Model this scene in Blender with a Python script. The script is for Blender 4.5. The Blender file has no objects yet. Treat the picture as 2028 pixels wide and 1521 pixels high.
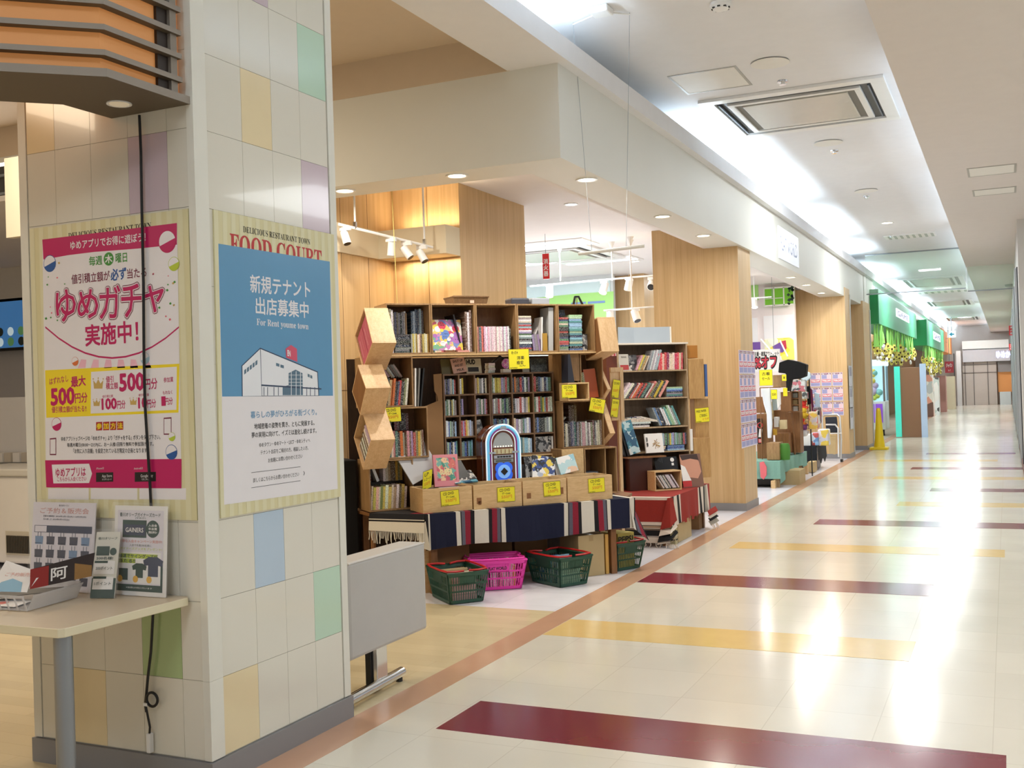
import bpy, math, random
import numpy as np
from mathutils import Matrix, Vector

random.seed(7)
SC = bpy.context.scene
COL = SC.collection

# ---------------------------------------------------------------- camera
CAMH = 1.5
FPX = 2120.24
CR = np.array([[0.9070903529206038, 0.41974809091030946, -0.031601136301169286],
               [-0.03146263508512601, -0.007254843415785715, -0.9994785989907502],
               [-0.419758495127704, 0.9076116501148292, 0.006625582537580582]])
CPOS = np.array([0.0, 0.0, CAMH])
cam_d = bpy.data.cameras.new('camera')
cam = bpy.data.objects.new('camera', cam_d)
COL.objects.link(cam)
cam_d.sensor_width = 36.0
cam_d.lens = FPX / 2028 * 36.0
cam_d.clip_end = 300
mw = Matrix.Identity(4)
for i in range(3):
    mw[i][0] = CR[0][i]
    mw[i][1] = -CR[1][i]
    mw[i][2] = -CR[2][i]
    mw[i][3] = CPOS[i]
cam.matrix_world = mw
SC.camera = cam

# ---------------------------------------------------------------- exposure, world
SC.view_settings.view_transform = 'Standard'
SC.view_settings.look = 'None'
SC.view_settings.gamma = 1.0
SC.view_settings.use_curve_mapping = False
SC.view_settings.exposure = 0.32
wd = bpy.data.worlds.new('world')
SC.world = wd
wd.use_nodes = True
bg = wd.node_tree.nodes['Background']
bg.inputs[0].default_value = (0.94, 0.97, 1.0, 1)
bg.inputs[1].default_value = 0.33

# ---------------------------------------------------------------- area lights: mall ceiling lamps and added fill
def area(name, loc, sx, sy, power, col=(1, 1, 1), rot=(0, 0, 0), spread=180):
    l = bpy.data.lights.new(name, 'AREA')
    l.shape = 'RECTANGLE'
    l.size, l.size_y = sx, sy
    l.energy = power
    l.color = col
    l.spread = math.radians(spread)
    o = bpy.data.objects.new(name, l)
    o.location = loc
    o.rotation_euler = rot
    COL.objects.link(o)
    return o
COOL = (0.70, 0.86, 1.0)
NEUT = (0.94, 0.98, 1.0)
WARM = (1.0, 0.80, 0.55)
UP = (math.pi, 0, 0)
# cove tubes in the two troughs of the raised corridor ceiling (one row has a dead tube)
for (ya, yb) in ((-3.0, 1.0), (1.2, 4.4), (4.6, 7.0), (10.6, 13.2), (13.5, 16.0), (17.0, 20.5), (21.5, 23.5), (25, 30), (31, 37), (38, 45), (46, 54), (55, 62)):
    area('cove_tube_light', (-2.93, (ya + yb) / 2, 3.86), 0.06, yb - ya, 13.0 * (yb - ya), COOL, UP)
for (ya, yb) in ((-3.0, 2.0), (2.2, 7.6), (9.4, 14), (14.5, 20), (21, 30), (31, 42), (43, 62)):
    area('cove_tube_light', (-0.47, (ya + yb) / 2, 3.86), 0.06, yb - ya, 2.6 * (yb - ya), COOL, UP)
# added corridor fill lights, behind and beside the viewpoint and down its length
area('corridor_fill_light', (-1.6, -1.0, 4.16), 1.2, 1.2, 50, NEUT)
area('corridor_fill_light', (2.2, 5.0, 3.78), 1.2, 3.0, 120, NEUT)
area('corridor_fill_light', (1.6, 11.0, 3.78), 1.2, 3.0, 65, NEUT)
for y, pw in ((14.0, 42), (20.0, 55), (27.0, 85), (35.0, 105), (44.0, 115), (52.0, 110), (58.0, 100)):
    area('corridor_fill_light', (-1.65, y, 4.17), 0.5, 0.5, pw, NEUT)
# shop interior: fill lights added besides the troffers
area('shop_fill_light', (-6.6, 14.4, 3.38), 1.1, .5, 80, NEUT)
area('shop_fill_light', (-4.8, 18.6, 3.38), .6, .6, 22, NEUT)
area('shop_fill_light', (-8.6, 14.0, 3.38), 1.1, .8, 70, NEUT)
area('shop_fill_light', (-4.6, 28.0, 3.3), 1.6, 4.0, 120, NEUT)
area('shop_fill_light', (-4.6, 40.0, 3.3), 1.6, 4.0, 120, NEUT)
# food court
area('food_court_light', (-6.5, 5.0, 4.0), 1.5, 1.5, 80, (1.0, .84, .62))
area('food_court_light', (-8.3, 7.8, 3.9), 1.5, 1.0, 70, (1.0, .97, .92))
area('food_court_light', (-6.0, 0.5, 3.7), 1.2, 1.2, 48, (1.0, .80, .56))

# ---------------------------------------------------------------- pixel -> place
def ray(x, y):
    return CR.T @ np.array([(x - 1014) / FPX, (y - 760.5) / FPX, 1.0])
def gz(x, y, z=0.0):
    d = ray(x, y); return CPOS + d * ((z - CAMH) / d[2])
def onX(x, y, X):
    d = ray(x, y); return CPOS + d * (X / d[0])
def onY(x, y, Y):
    d = ray(x, y); return CPOS + d * (Y / d[1])

# ---------------------------------------------------------------- materials
MATS = {}
def lin(c):
    return tuple(((v / 255) / 12.92 if v / 255 <= 0.04045 else ((v / 255 + 0.055) / 1.055) ** 2.4) for v in c)
def mat(name, rgb=(200, 200, 200), rough=0.5, metal=0.0, emit=0.0, emit_rgb=None, coat=0.0, alpha=1.0, trans=0.0, noise=0.0, nscale=8.0, spec=0.5):
    if name in MATS:
        return MATS[name]
    m = bpy.data.materials.new(name)
    m.use_nodes = True
    nt = m.node_tree
    b = nt.nodes['Principled BSDF']
    c = lin(rgb)
    b.inputs['Base Color'].default_value = (*c, 1)
    b.inputs['Roughness'].default_value = rough
    b.inputs['Metallic'].default_value = metal
    b.inputs['Coat Weight'].default_value = coat
    b.inputs['Alpha'].default_value = alpha
    b.inputs['Transmission Weight'].default_value = trans
    b.inputs['Specular IOR Level'].default_value = spec
    if emit:
        b.inputs['Emission Color'].default_value = (*lin(emit_rgb or rgb), 1)
        b.inputs['Emission Strength'].default_value = emit
    # a faint procedural unevenness on everything
    tc = nt.nodes.new('ShaderNodeTexCoord')
    n = nt.nodes.new('ShaderNodeTexNoise')
    n.inputs['Scale'].default_value = nscale
    n.inputs['Detail'].default_value = 4
    nt.links.new(tc.outputs['Object'], n.inputs['Vector'])
    mx = nt.nodes.new('ShaderNodeMixRGB')
    mx.blend_type = 'MULTIPLY'
    mx.inputs[0].default_value = noise if noise else 0.06
    mx.inputs[1].default_value = (*c, 1)
    nt.links.new(n.outputs['Fac'], mx.inputs[2])
    nt.links.new(mx.outputs[0], b.inputs['Base Color'])
    MATS[name] = m
    return m

def wood(name, light, dark, sc=(30, 30, 1.2), rough=0.45, plank=0.0, fine=0.5):
    if name in MATS:
        return MATS[name]
    m = bpy.data.materials.new(name)
    m.use_nodes = True
    nt = m.node_tree
    N, L = nt.nodes, nt.links
    b = N['Principled BSDF']
    b.inputs['Roughness'].default_value = rough
    tc = N.new('ShaderNodeTexCoord')
    mp = N.new('ShaderNodeMapping')
    mp.inputs['Scale'].default_value = sc
    L.new(tc.outputs['Object'], mp.inputs['Vector'])
    oi = N.new('ShaderNodeObjectInfo')
    ad = N.new('ShaderNodeVectorMath'); ad.operation = 'ADD'
    L.new(mp.outputs[0], ad.inputs[0]); L.new(oi.outputs['Random'], ad.inputs[1])
    n1 = N.new('ShaderNodeTexNoise'); n1.inputs['Scale'].default_value = 1.0; n1.inputs['Detail'].default_value = 6; n1.inputs['Distortion'].default_value = 0.6
    L.new(ad.outputs[0], n1.inputs['Vector'])
    n2 = N.new('ShaderNodeTexNoise'); n2.inputs['Scale'].default_value = 5.0; n2.inputs['Detail'].default_value = 3
    L.new(ad.outputs[0], n2.inputs['Vector'])
    mm = N.new('ShaderNodeMath'); mm.operation = 'MULTIPLY_ADD'; mm.inputs[1].default_value = fine
    L.new(n2.outputs['Fac'], mm.inputs[0]); 
    m2 = N.new('ShaderNodeMath'); m2.operation = 'MULTIPLY'; m2.inputs[1].default_value = 1 - fine
    L.new(n1.outputs['Fac'], m2.inputs[0]); L.new(m2.outputs[0], mm.inputs[2])
    r = N.new('ShaderNodeValToRGB')
    r.color_ramp.elements[0].position = 0.33; r.color_ramp.elements[0].color = (*lin(dark), 1)
    r.color_ramp.elements[1].position = 0.67; r.color_ramp.elements[1].color = (*lin(light), 1)
    L.new(mm.outputs[0], r.inputs[0])
    L.new(r.outputs[0], b.inputs['Base Color'])
    MATS[name] = m
    return m

def floor_tile(name, rgb, line, size=0.4575, rough=0.16, mort=0.004, wide=None, var=0.04):
    m = bpy.data.materials.new(name)
    m.use_nodes = True
    nt = m.node_tree; N, L = nt.nodes, nt.links
    b = N['Principled BSDF']
    tc = N.new('ShaderNodeTexCoord')
    mp = N.new('ShaderNodeMapping')
    mp.inputs['Location'].default_value = (0.1, 0.025, 0)
    L.new(tc.outputs['Object'], mp.inputs['Vector'])
    br = N.new('ShaderNodeTexBrick')
    br.offset = 0.0 if wide is None else 0.5
    br.inputs['Scale'].default_value = 1.0
    br.inputs['Brick Width'].default_value = wide or size
    br.inputs['Row Height'].default_value = size
    br.inputs['Mortar Size'].default_value = mort
    br.inputs['Mortar Smooth'].default_value = 0.3
    br.inputs['Bias'].default_value = 0.0
    c = lin(rgb)
    br.inputs['Color1'].default_value = (*[v * (1 - var) for v in c], 1)
    br.inputs['Color2'].default_value = (*[min(1, v * (1 + var)) for v in c], 1)
    br.inputs['Mortar'].default_value = (*lin(line), 1)
    L.new(mp.outputs[0], br.inputs['Vector'])
    n = N.new('ShaderNodeTexNoise'); n.inputs['Scale'].default_value = 2.5; n.inputs['Detail'].default_value = 6
    L.new(tc.outputs['Object'], n.inputs['Vector'])
    mx = N.new('ShaderNodeMixRGB'); mx.blend_type = 'MULTIPLY'; mx.inputs[0].default_value = 0.10
    L.new(br.outputs['Color'], mx.inputs[1]); L.new(n.outputs['Fac'], mx.inputs[2])
    L.new(mx.outputs[0], b.inputs['Base Color'])
    mr = N.new('ShaderNodeMapRange'); mr.inputs[3].default_value = rough * 0.8; mr.inputs[4].default_value = rough * 1.25
    L.new(n.outputs['Fac'], mr.inputs[0]); L.new(mr.outputs[0], b.inputs['Roughness'])
    MATS[name] = m
    return m

def book_mat(name, rough, cd=False):
    """cover colour from the object, a band of print on the spine, a little variation per copy"""
    m = bpy.data.materials.new(name)
    m.use_nodes = True
    nt = m.node_tree; N, L = nt.nodes, nt.links
    b = N['Principled BSDF']
    b.inputs['Roughness'].default_value = rough
    oi = N.new('ShaderNodeObjectInfo')
    tc = N.new('ShaderNodeTexCoord')
    sep = N.new('ShaderNodeSeparateXYZ')
    L.new(tc.outputs['Generated'], sep.inputs[0])
    # print: noise bars along the spine height, moved by the copy's random number
    cmb = N.new('ShaderNodeCombineXYZ')
    s1 = N.new('ShaderNodeMath'); s1.operation = 'MULTIPLY'; s1.inputs[1].default_value = 26.0
    L.new(sep.outputs[2], s1.inputs[0])
    s2 = N.new('ShaderNodeMath'); s2.operation = 'MULTIPLY'; s2.inputs[1].default_value = 60.0
    L.new(oi.outputs['Random'], s2.inputs[0])
    s3 = N.new('ShaderNodeMath'); s3.operation = 'MULTIPLY'; s3.inputs[1].default_value = 3.0
    L.new(sep.outputs[0], s3.inputs[0])
    L.new(s3.outputs[0], cmb.inputs[0]); L.new(s2.outputs[0], cmb.inputs[1]); L.new(s1.outputs[0], cmb.inputs[2])
    n = N.new('ShaderNodeTexNoise'); n.inputs['Scale'].default_value = 1.0; n.inputs['Detail'].default_value = 1
    L.new(cmb.outputs[0], n.inputs['Vector'])
    gt = N.new('ShaderNodeMath'); gt.operation = 'GREATER_THAN'; gt.inputs[1].default_value = 0.56
    L.new(n.outputs['Fac'], gt.inputs[0])
    bc = N.new('ShaderNodeRGBToBW'); L.new(oi.outputs['Color'], bc.inputs[0])
    lt = N.new('ShaderNodeMath'); lt.operation = 'LESS_THAN'; lt.inputs[1].default_value = 0.25
    L.new(bc.outputs[0], lt.inputs[0])
    ink = N.new('ShaderNodeMixRGB')
    ink.inputs[1].default_value = (0.05, 0.04, 0.05, 1); ink.inputs[2].default_value = (0.75, 0.72, 0.66, 1)
    L.new(lt.outputs[0], ink.inputs[0])
    mx = N.new('ShaderNodeMixRGB')
    fm = N.new('ShaderNodeMath'); fm.operation = 'MULTIPLY'; fm.inputs[1].default_value = 0.42
    L.new(gt.outputs[0], fm.inputs[0]); L.new(fm.outputs[0], mx.inputs[0])
    L.new(oi.outputs['Color'], mx.inputs[1]); L.new(ink.outputs[0], mx.inputs[2])
    L.new(mx.outputs[0], b.inputs['Base Color'])
    if cd:
        b.inputs['Coat Weight'].default_value = 0.4
    MATS[name] = m
    return m

def art_mat(name, cols, scale=9.0, rough=0.4):
    """generic colourful printed cover"""
    m = bpy.data.materials.new(name)
    m.use_nodes = True
    nt = m.node_tree; N, L = nt.nodes, nt.links
    b = N['Principled BSDF']; b.inputs['Roughness'].default_value = rough
    tc = N.new('ShaderNodeTexCoord')
    oi = N.new('ShaderNodeObjectInfo')
    ad = N.new('ShaderNodeVectorMath'); ad.operation = 'ADD'
    L.new(tc.outputs['Object'], ad.inputs[0]); L.new(oi.outputs['Random'], ad.inputs[1])
    v = N.new('ShaderNodeTexVoronoi'); v.inputs['Scale'].default_value = scale
    nz = N.new('ShaderNodeTexNoise'); nz.inputs['Scale'].default_value = scale * 1.5
    L.new(ad.outputs[0], nz.inputs['Vector'])
    ad2 = N.new('ShaderNodeVectorMath'); ad2.operation = 'MULTIPLY_ADD'
    ad2.inputs[1].default_value = (0.08, 0.08, 0.08)
    L.new(nz.outputs['Color'], ad2.inputs[0]); L.new(ad.outputs[0], ad2.inputs[2])
    L.new(ad2.outputs[0], v.inputs['Vector'])
    sp = N.new('ShaderNodeSeparateXYZ'); L.new(v.outputs['Color'], sp.inputs[0])
    r = N.new('ShaderNodeValToRGB'); r.color_ramp.interpolation = 'CONSTANT'
    k = len(cols)
    while len(r.color_ramp.elements) < k:
        r.color_ramp.elements.new(0.5)
    for i, c in enumerate(cols):
        r.color_ramp.elements[i].position = i / k
        r.color_ramp.elements[i].color = (*lin(c), 1)
    L.new(sp.outputs[0], r.inputs[0])
    L.new(r.outputs[0], b.inputs['Base Color'])
    MATS[name] = m
    return m

PINE = wood('pine_crate', (226, 194, 144), (200, 162, 112), (6, 60, 60), 0.5)
PINEV = wood('pine_crate_upright', (178, 142, 98), (134, 101, 64), (50, 50, 4), 0.5)
DARKW = wood('dark_shelf_wood', (136, 104, 74), (100, 74, 52), (50, 50, 5), 0.5)
PANEL = wood('oak_wall_panel', (214, 182, 134), (192, 157, 108), (22, 22, 0.5), 0.42, fine=0.35)
BROWNW = wood('brown_wood', (150, 104, 62), (118, 78, 44), (40, 40, 3), 0.5)
WHITEP = mat('white_paint', (236, 234, 228), 0.6)
CEIL = mat('ceiling_white', (234, 234, 236), 0.75)
CEILR = mat('ceiling_right', (222, 215, 211), 0.75)
TAUPE = mat('recess_paint', (214, 196, 172), 0.75)
GREYB = mat('grey_skirting', (142, 141, 142), 0.45)
BLACK = mat('black_plastic', (18, 18, 20), 0.4)
CHROME = mat('chrome', (225, 225, 225), 0.12, 1.0)
STEEL = mat('steel_grey', (150, 155, 160), 0.3, 0.7)
WHITEPL = mat('white_plastic', (238, 238, 236), 0.35)
CARD = mat('cardboard', (196, 172, 126), 0.8, noise=0.15)
CARDD = mat('cardboard_brown', (150, 112, 72), 0.8, noise=0.15)
YELLOW = mat('price_card_yellow', (244, 232, 40), 0.5)
INK = mat('black_ink', (28, 24, 22), 0.6)
ORANGEINK = mat('orange_ink', (226, 130, 30), 0.6)
PAPER = mat('paper_white', (240, 238, 236), 0.55)
PAGES = mat('page_block', (226, 218, 200), 0.8)
BOOK = book_mat('book_cover', 0.4)
CDM = book_mat('disc_case', 0.22, True)
LAMP = mat('lamp_glow', (255, 252, 245), 0.4, emit=9.0)
LAMPW = mat('lamp_glow_warm', (255, 236, 200), 0.4, emit=10.0)
ART1 = art_mat('cover_art_pastel', [(240, 220, 90), (200, 130, 190), (120, 180, 140), (250, 245, 240), (200, 80, 110), (120, 140, 200), (240, 200, 110)], 22)
ART2 = art_mat('cover_art_mono', [(30, 30, 34), (200, 196, 190), (90, 90, 94), (50, 50, 56), (150, 150, 150)], 28)
ART3 = art_mat('cover_art_warm', [(210, 110, 110), (70, 140, 130), (230, 180, 150), (240, 225, 200), (150, 90, 120)], 26)
ART4 = art_mat('cover_art_blue', [(110, 170, 190), (60, 100, 130), (190, 215, 220), (80, 140, 160), (220, 225, 225)], 16)

# ---------------------------------------------------------------- mesh builder
class MB:
    def __init__(self):
        self.v = []; self.f = []; self.m = []; self.X = None
    def put(self, verts, faces, mi=0):
        n = len(self.v)
        for p in verts:
            p = Vector(p)
            if self.X is not None:
                p = self.X @ p
            self.v.append(p)
        for f in faces:
            self.f.append(tuple(n + i for i in f)); self.m.append(mi)
        return self
    def box(self, x0, y0, z0, x1, y1, z1, mi=0):
        if x0 > x1: x0, x1 = x1, x0
        if y0 > y1: y0, y1 = y1, y0
        if z0 > z1: z0, z1 = z1, z0
        return self.put([(x0, y0, z0), (x1, y0, z0), (x1, y1, z0), (x0, y1, z0), (x0, y0, z1), (x1, y0, z1), (x1, y1, z1), (x0, y1, z1)],
                        [(0, 3, 2, 1), (4, 5, 6, 7), (0, 1, 5, 4), (1, 2, 6, 5), (2, 3, 7, 6), (3, 0, 4, 7)], mi)
    def hexa(self, b, t, mi=0):
        """bottom quad and top quad, four points each"""
        return self.put(list(b) + list(t), [(0, 3, 2, 1), (4, 5, 6, 7), (0, 1, 5, 4), (1, 2, 6, 5), (2, 3, 7, 6), (3, 0, 4, 7)], mi)
    def prism(self, pts, d, mi=0, cap=None):
        """planar polygon pts (3d) extruded by vector d"""
        n = len(pts); d = Vector(d)
        P = [Vector(p) for p in pts]
        self.put(P + [p + d for p in P], [tuple(range(n - 1, -1, -1)), tuple(range(n, 2 * n))], mi if cap is None else cap)
        k = len(self.v) - 2 * n
        for i in range(n):
            j = (i + 1) % n
            self.f.append((k + i, k + j, k + n + j, k + n + i)); self.m.append(mi)
        return self
    def poly(self, pts, mi=0):
        return self.put(pts, [tuple(range(len(pts)))], mi)
    def cyl(self, p0, p1, r0, r1=None, n=16, mi=0, capmi=None):
        r1 = r0 if r1 is None else r1
        p0, p1 = Vector(p0), Vector(p1)
        a = (p1 - p0).normalized()
        t = Vector((1, 0, 0)) if abs(a.x) < 0.9 else Vector((0, 1, 0))
        e1 = a.cross(t).normalized(); e2 = a.cross(e1)
        A = [p0 + (e1 * math.cos(2 * math.pi * i / n) + e2 * math.sin(2 * math.pi * i / n)) * r0 for i in range(n)]
        B = [p1 + (e1 * math.cos(2 * math.pi * i / n) + e2 * math.sin(2 * math.pi * i / n)) * r1 for i in range(n)]
        k = len(self.v)
        self.put(A + B, [tuple(range(n - 1, -1, -1)), tuple(range(n, 2 * n))], mi if capmi is None else capmi)
        for i in range(n):
            j = (i + 1) % n
            self.f.append((k + i, k + j, k + n + j, k + n + i)); self.m.append(mi)
        return self
    def tube(self, path, r, n=8, mi=0, closed=False):
        P = [Vector(p) for p in path]
        k = len(self.v); rings = []
        prev = None
        for i, p in enumerate(P):
            if closed:
                a = (P[(i + 1) % len(P)] - P[i - 1])
            else:
                a = P[min(i + 1, len(P) - 1)] - P[max(i - 1, 0)]
            a.normalize()
            if prev is None:
                t = Vector((0, 0, 1)) if abs(a.z) < 0.9 else Vector((1, 0, 0))
                e1 = a.cross(t).normalized()
            else:
                e1 = (prev - a * prev.dot(a)).normalized()
            prev = e1
            e2 = a.cross(e1)
            rings.append([p + (e1 * math.cos(2 * math.pi * j / n) + e2 * math.sin(2 * math.pi * j / n)) * r for j in range(n)])
        self.put([q for R_ in rings for q in R_], [], mi)
        m = len(P)
        for i in range(m if closed else m - 1):
            i2 = (i + 1) % m
            for j in range(n):
                j2 = (j + 1) % n
                self.f.append((k + i * n + j, k + i * n + j2, k + i2 * n + j2, k + i2 * n + j)); self.m.append(mi)
        if not closed:
            self.f.append(tuple(k + j for j in range(n - 1, -1, -1))); self.m.append(mi)
            self.f.append(tuple(k + (m - 1) * n + j for j in range(n))); self.m.append(mi)
        return self
    def lathe(self, prof, c=(0, 0, 0), n=20, mi=0):
        k = len(self.v); c = Vector(c)
        self.put([c + Vector((r * math.cos(2 * math.pi * i / n), r * math.sin(2 * math.pi * i / n), z)) for r, z in prof for i in range(n)], [], mi)
        for a in range(len(prof) - 1):
            for i in range(n):
                j = (i + 1) % n
                self.f.append((k + a * n + i, k + a * n + j, k + (a + 1) * n + j, k + (a + 1) * n + i)); self.m.append(mi)
        self.f.append(tuple(k + i for i in range(n - 1, -1, -1))); self.m.append(mi)
        q = k + (len(prof) - 1) * n
        self.f.append(tuple(q + i for i in range(n))); self.m.append(mi)
        return self
    def ball(self, c, r, n=12, m=8, mi=0, s=(1, 1, 1)):
        prof = [(max(1e-4, math.sin(math.pi * i / m)), -math.cos(math.pi * i / m)) for i in range(m + 1)]
        k = len(self.v); c = Vector(c)
        self.put([c + Vector((r * s[0] * a * math.cos(2 * math.pi * i / n), r * s[1] * a * math.sin(2 * math.pi * i / n), r * s[2] * z)) for a, z in prof for i in range(n)], [], mi)
        for a in range(m):
            for i in range(n):
                j = (i + 1) % n
                self.f.append((k + a * n + i, k + a * n + j, k + (a + 1) * n + j, k + (a + 1) * n + i)); self.m.append(mi)
        return self

WM = {}   # world matrix of every root
def mesh_of(mb, name, mats, M=None, smooth=False):
    inv = M.inverted() if M is not None else None
    me = bpy.data.meshes.new(name)
    me.from_pydata([tuple(inv @ p) if inv is not None else tuple(p) for p in mb.v], [], mb.f)
    for m in (mats if isinstance(mats, (list, tuple)) else [mats]):
        me.materials.append(m)
    for i, p in enumerate(me.polygons):
        p.material_index = mb.m[i]
        p.use_smooth = smooth
    me.update()
    return me
def finish(o, bevel=0.0, smooth=False):
    if bevel:
        b = o.modifiers.new('bevel', 'BEVEL'); b.width = bevel; b.segments = 2; b.limit_method = 'ANGLE'; b.angle_limit = math.radians(40)
    if smooth:
        try:
            o.data.set_sharp_from_angle(angle=math.radians(38))
        except Exception:
            pass
def tag(o, label, cat, group=None, kind=None):
    o['label'] = label; o['category'] = cat
    if group: o['group'] = group
    if kind: o['kind'] = kind
def thing(name, label, cat, loc, rz=0.0, group=None):
    o = bpy.data.objects.new(name, None)
    o.empty_display_size = 0.1
    COL.objects.link(o)
    o.location = tuple(float(v) for v in loc); o.rotation_euler = (0, 0, rz)
    WM[o.name] = Matrix.Translation(o.location) @ Matrix.Rotation(rz, 4, 'Z')
    tag(o, label, cat, group)
    return o
def root_of(o):
    while o.parent is not None:
        o = o.parent
    return o
def part(mb, name, mats, parent, label=None, bevel=0.0, smooth=False):
    M = WM[root_of(parent).name]
    o = bpy.data.objects.new(name, mesh_of(mb, name, mats, M, smooth))
    COL.objects.link(o)
    o.parent = parent
    if label: o['label'] = label
    finish(o, bevel, smooth)
    return o
def solo(mb, name, mats, label, cat, group=None, kind=None, bevel=0.0, smooth=False, loc=None):
    if loc is None:
        xs = [p.x for p in mb.v]; ys = [p.y for p in mb.v]; zs = [p.z for p in mb.v]
        loc = ((min(xs) + max(xs)) / 2, (min(ys) + max(ys)) / 2, min(zs))
    M = Matrix.Translation(Vector(loc))
    o = bpy.data.objects.new(name, mesh_of(mb, name, mats, M, smooth))
    COL.objects.link(o)
    o.location = loc
    WM[o.name] = M
    tag(o, label, cat, group, kind)
    finish(o, bevel, smooth)
    return o
def struct(mb, name, mats, bevel=0.0):
    o = bpy.data.objects.new(name, mesh_of(mb, name, mats))
    COL.objects.link(o)
    o['kind'] = 'structure'
    finish(o, bevel)
    return o

# ---------------------------------------------------------------- lettering
_TX = {}
def glyphs(s, bold):
    k = (s, bold)
    if k not in _TX:
        c = bpy.data.curves.new('lettering', 'FONT')
        c.body = s; c.size = 1.0; c.offset = bold; c.resolution_u = 2
        o = bpy.data.objects.new('lettering', c)
        me = bpy.data.meshes.new_from_object(o)
        V = [v.co.copy() for v in me.vertices]; F = [tuple(p.vertices) for p in me.polygons]
        bpy.data.objects.remove(o); bpy.data.curves.remove(c); bpy.data.meshes.remove(me)
        _TX[k] = (V, F)
    return _TX[k]
def put_text(mb, s, O, U, V, x0, x1, yc, h, mi=0, bold=0.0, off=0.0, slant=0.0):
    """lettering s fitted to x0..x1 and height h about yc in the plane O + x U + y V; off lifts it off the plane; slant = rise over the run; bold thickens the strokes"""
    Vv, F = glyphs(s, 0.0)
    if not Vv: return
    ax = min(v.x for v in Vv); bx = max(v.x for v in Vv); ay = min(v.y for v in Vv); by = max(v.y for v in Vv)
    O = Vector(O); U = Vector(U); V = Vector(V); Nn = U.cross(V).normalized()
    sx_ = (x1 - x0) / max(1e-6, bx - ax); sy_ = h / max(1e-6, by - ay)
    n = 0 if bold <= 0.004 else (4 if bold <= .03 else 10)
    shifts = [(0, 0)] + [(bold * math.cos(2 * math.pi * k / n + .78), bold * math.sin(2 * math.pi * k / n + .78)) for k in range(n)] if n else [(0, 0)]
    for q, (du, dv) in enumerate(shifts):
        P = []
        for v in Vv:
            t = (v.x - ax) / max(1e-6, bx - ax)
            x = x0 + t * (x1 - x0) + du * sx_
            y = yc + ((v.y - ay) / max(1e-6, by - ay) - 0.5) * h + slant * (t - .5) * (x1 - x0) + dv * sy_
            P.append(O + U * x + V * y + Nn * (off + q * 4e-6))
        mb.put(P, F, mi)
def rect(mb, O, U, V, x0, y0, x1, y1, mi=0, off=0.0):
    O = Vector(O); U = Vector(U); V = Vector(V); N = U.cross(V).normalized()
    mb.poly([O + U * x + V * y + N * off for x, y in ((x0, y0), (x1, y0), (x1, y1), (x0, y1))], mi)
def disc(mb, O, U, V, x, y, r, mi=0, off=0.0, n=24, a0=0, a1=2 * math.pi):
    O = Vector(O); U = Vector(U); V = Vector(V); N = U.cross(V).normalized()
    mb.poly([O + U * (x + r * math.cos(a0 + (a1 - a0) * i / n)) + V * (y + r * math.sin(a0 + (a1 - a0) * i / n)) + N * off for i in range(n)], mi)

ORD = ['first', 'second', 'third', 'fourth', 'fifth', 'sixth', 'seventh', 'eighth', 'ninth', 'tenth', 'eleventh', 'twelfth', 'thirteenth', 'fourteenth',
       'fifteenth', 'sixteenth', 'seventeenth', 'eighteenth', 'nineteenth', 'twentieth', 'twenty-first', 'twenty-second', 'twenty-third', 'twenty-fourth',
       'twenty-fifth', 'twenty-sixth', 'twenty-seventh', 'twenty-eighth', 'twenty-ninth', 'thirtieth', 'thirty-first', 'thirty-second']

# ================================================================ the setting
# ---- floor
T_CREAM = floor_tile('floor_tile_cream', (223, 217, 201), (209, 202, 185), 0.4575, 0.15, 0.0025, var=0.025)
T_WHITE = floor_tile('floor_tile_white', (232, 231, 238), (205, 204, 212), 0.4575, 0.22, 0.002)
T_WOOD = floor_tile('floor_vinyl_wood', (214, 197, 160), (196, 178, 140), 0.11, 0.22, 0.0012, wide=0.95, var=0.05)
T_PEACH = mat('floor_strip_peach', (208, 164, 134), 0.2, noise=0.25, nscale=3)
T_MAROON = mat('floor_stripe_maroon', (122, 40, 56), 0.15, noise=0.08)
T_YELLOW = mat('floor_stripe_yellow', (232, 200, 132), 0.15, noise=0.12)
b = MB()
b.box(-2.73, -6, -0.12, 6.5, 66, 0, 0)
b.box(-14, -6, -0.12, -2.73, 6.69, 0, 1)
b.box(-14, 6.69, -0.12, -2.73, 24.3, 0, 2)
b.box(-14, 24.3, -0.12, -2.73, 66, 0, 0)
b.box(-2.825, -6, -0.05, -2.64, 62, 0.0012, 3)
for (y0, y1, x0, x1, mi) in ((4.196, 4.645, -2.37, -0.05, 4), (6.03, 6.49, -2.635, -0.52, 5), (7.87, 8.32, -2.635, -0.53, 4), (9.72, 10.13, -2.36, -0.065, 5),
                             (11.53, 11.97, -1.9, 0.42, 4), (13.4, 13.85, -1.24, 0.2, 5), (15.17, 15.6, -0.98, 0.2, 4), (16.95, 17.4, -1.9, 0.2, 5),
                             (18.8, 19.25, -1.5, 0.2, 4), (20.6, 21.05, -2.2, -0.2, 5), (22.5, 22.9, -1.5, 0.1, 4), (2.3, 2.75, -1.5, 0.9, 5), (0.5, 0.95, -2.3, -0.2, 4)):
    b.box(x0, y0, -0.05, x1, y1, 0.0012, mi)
struct(b, 'floor', [T_CREAM, T_WOOD, T_WHITE, T_PEACH, T_MAROON, T_YELLOW])

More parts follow.
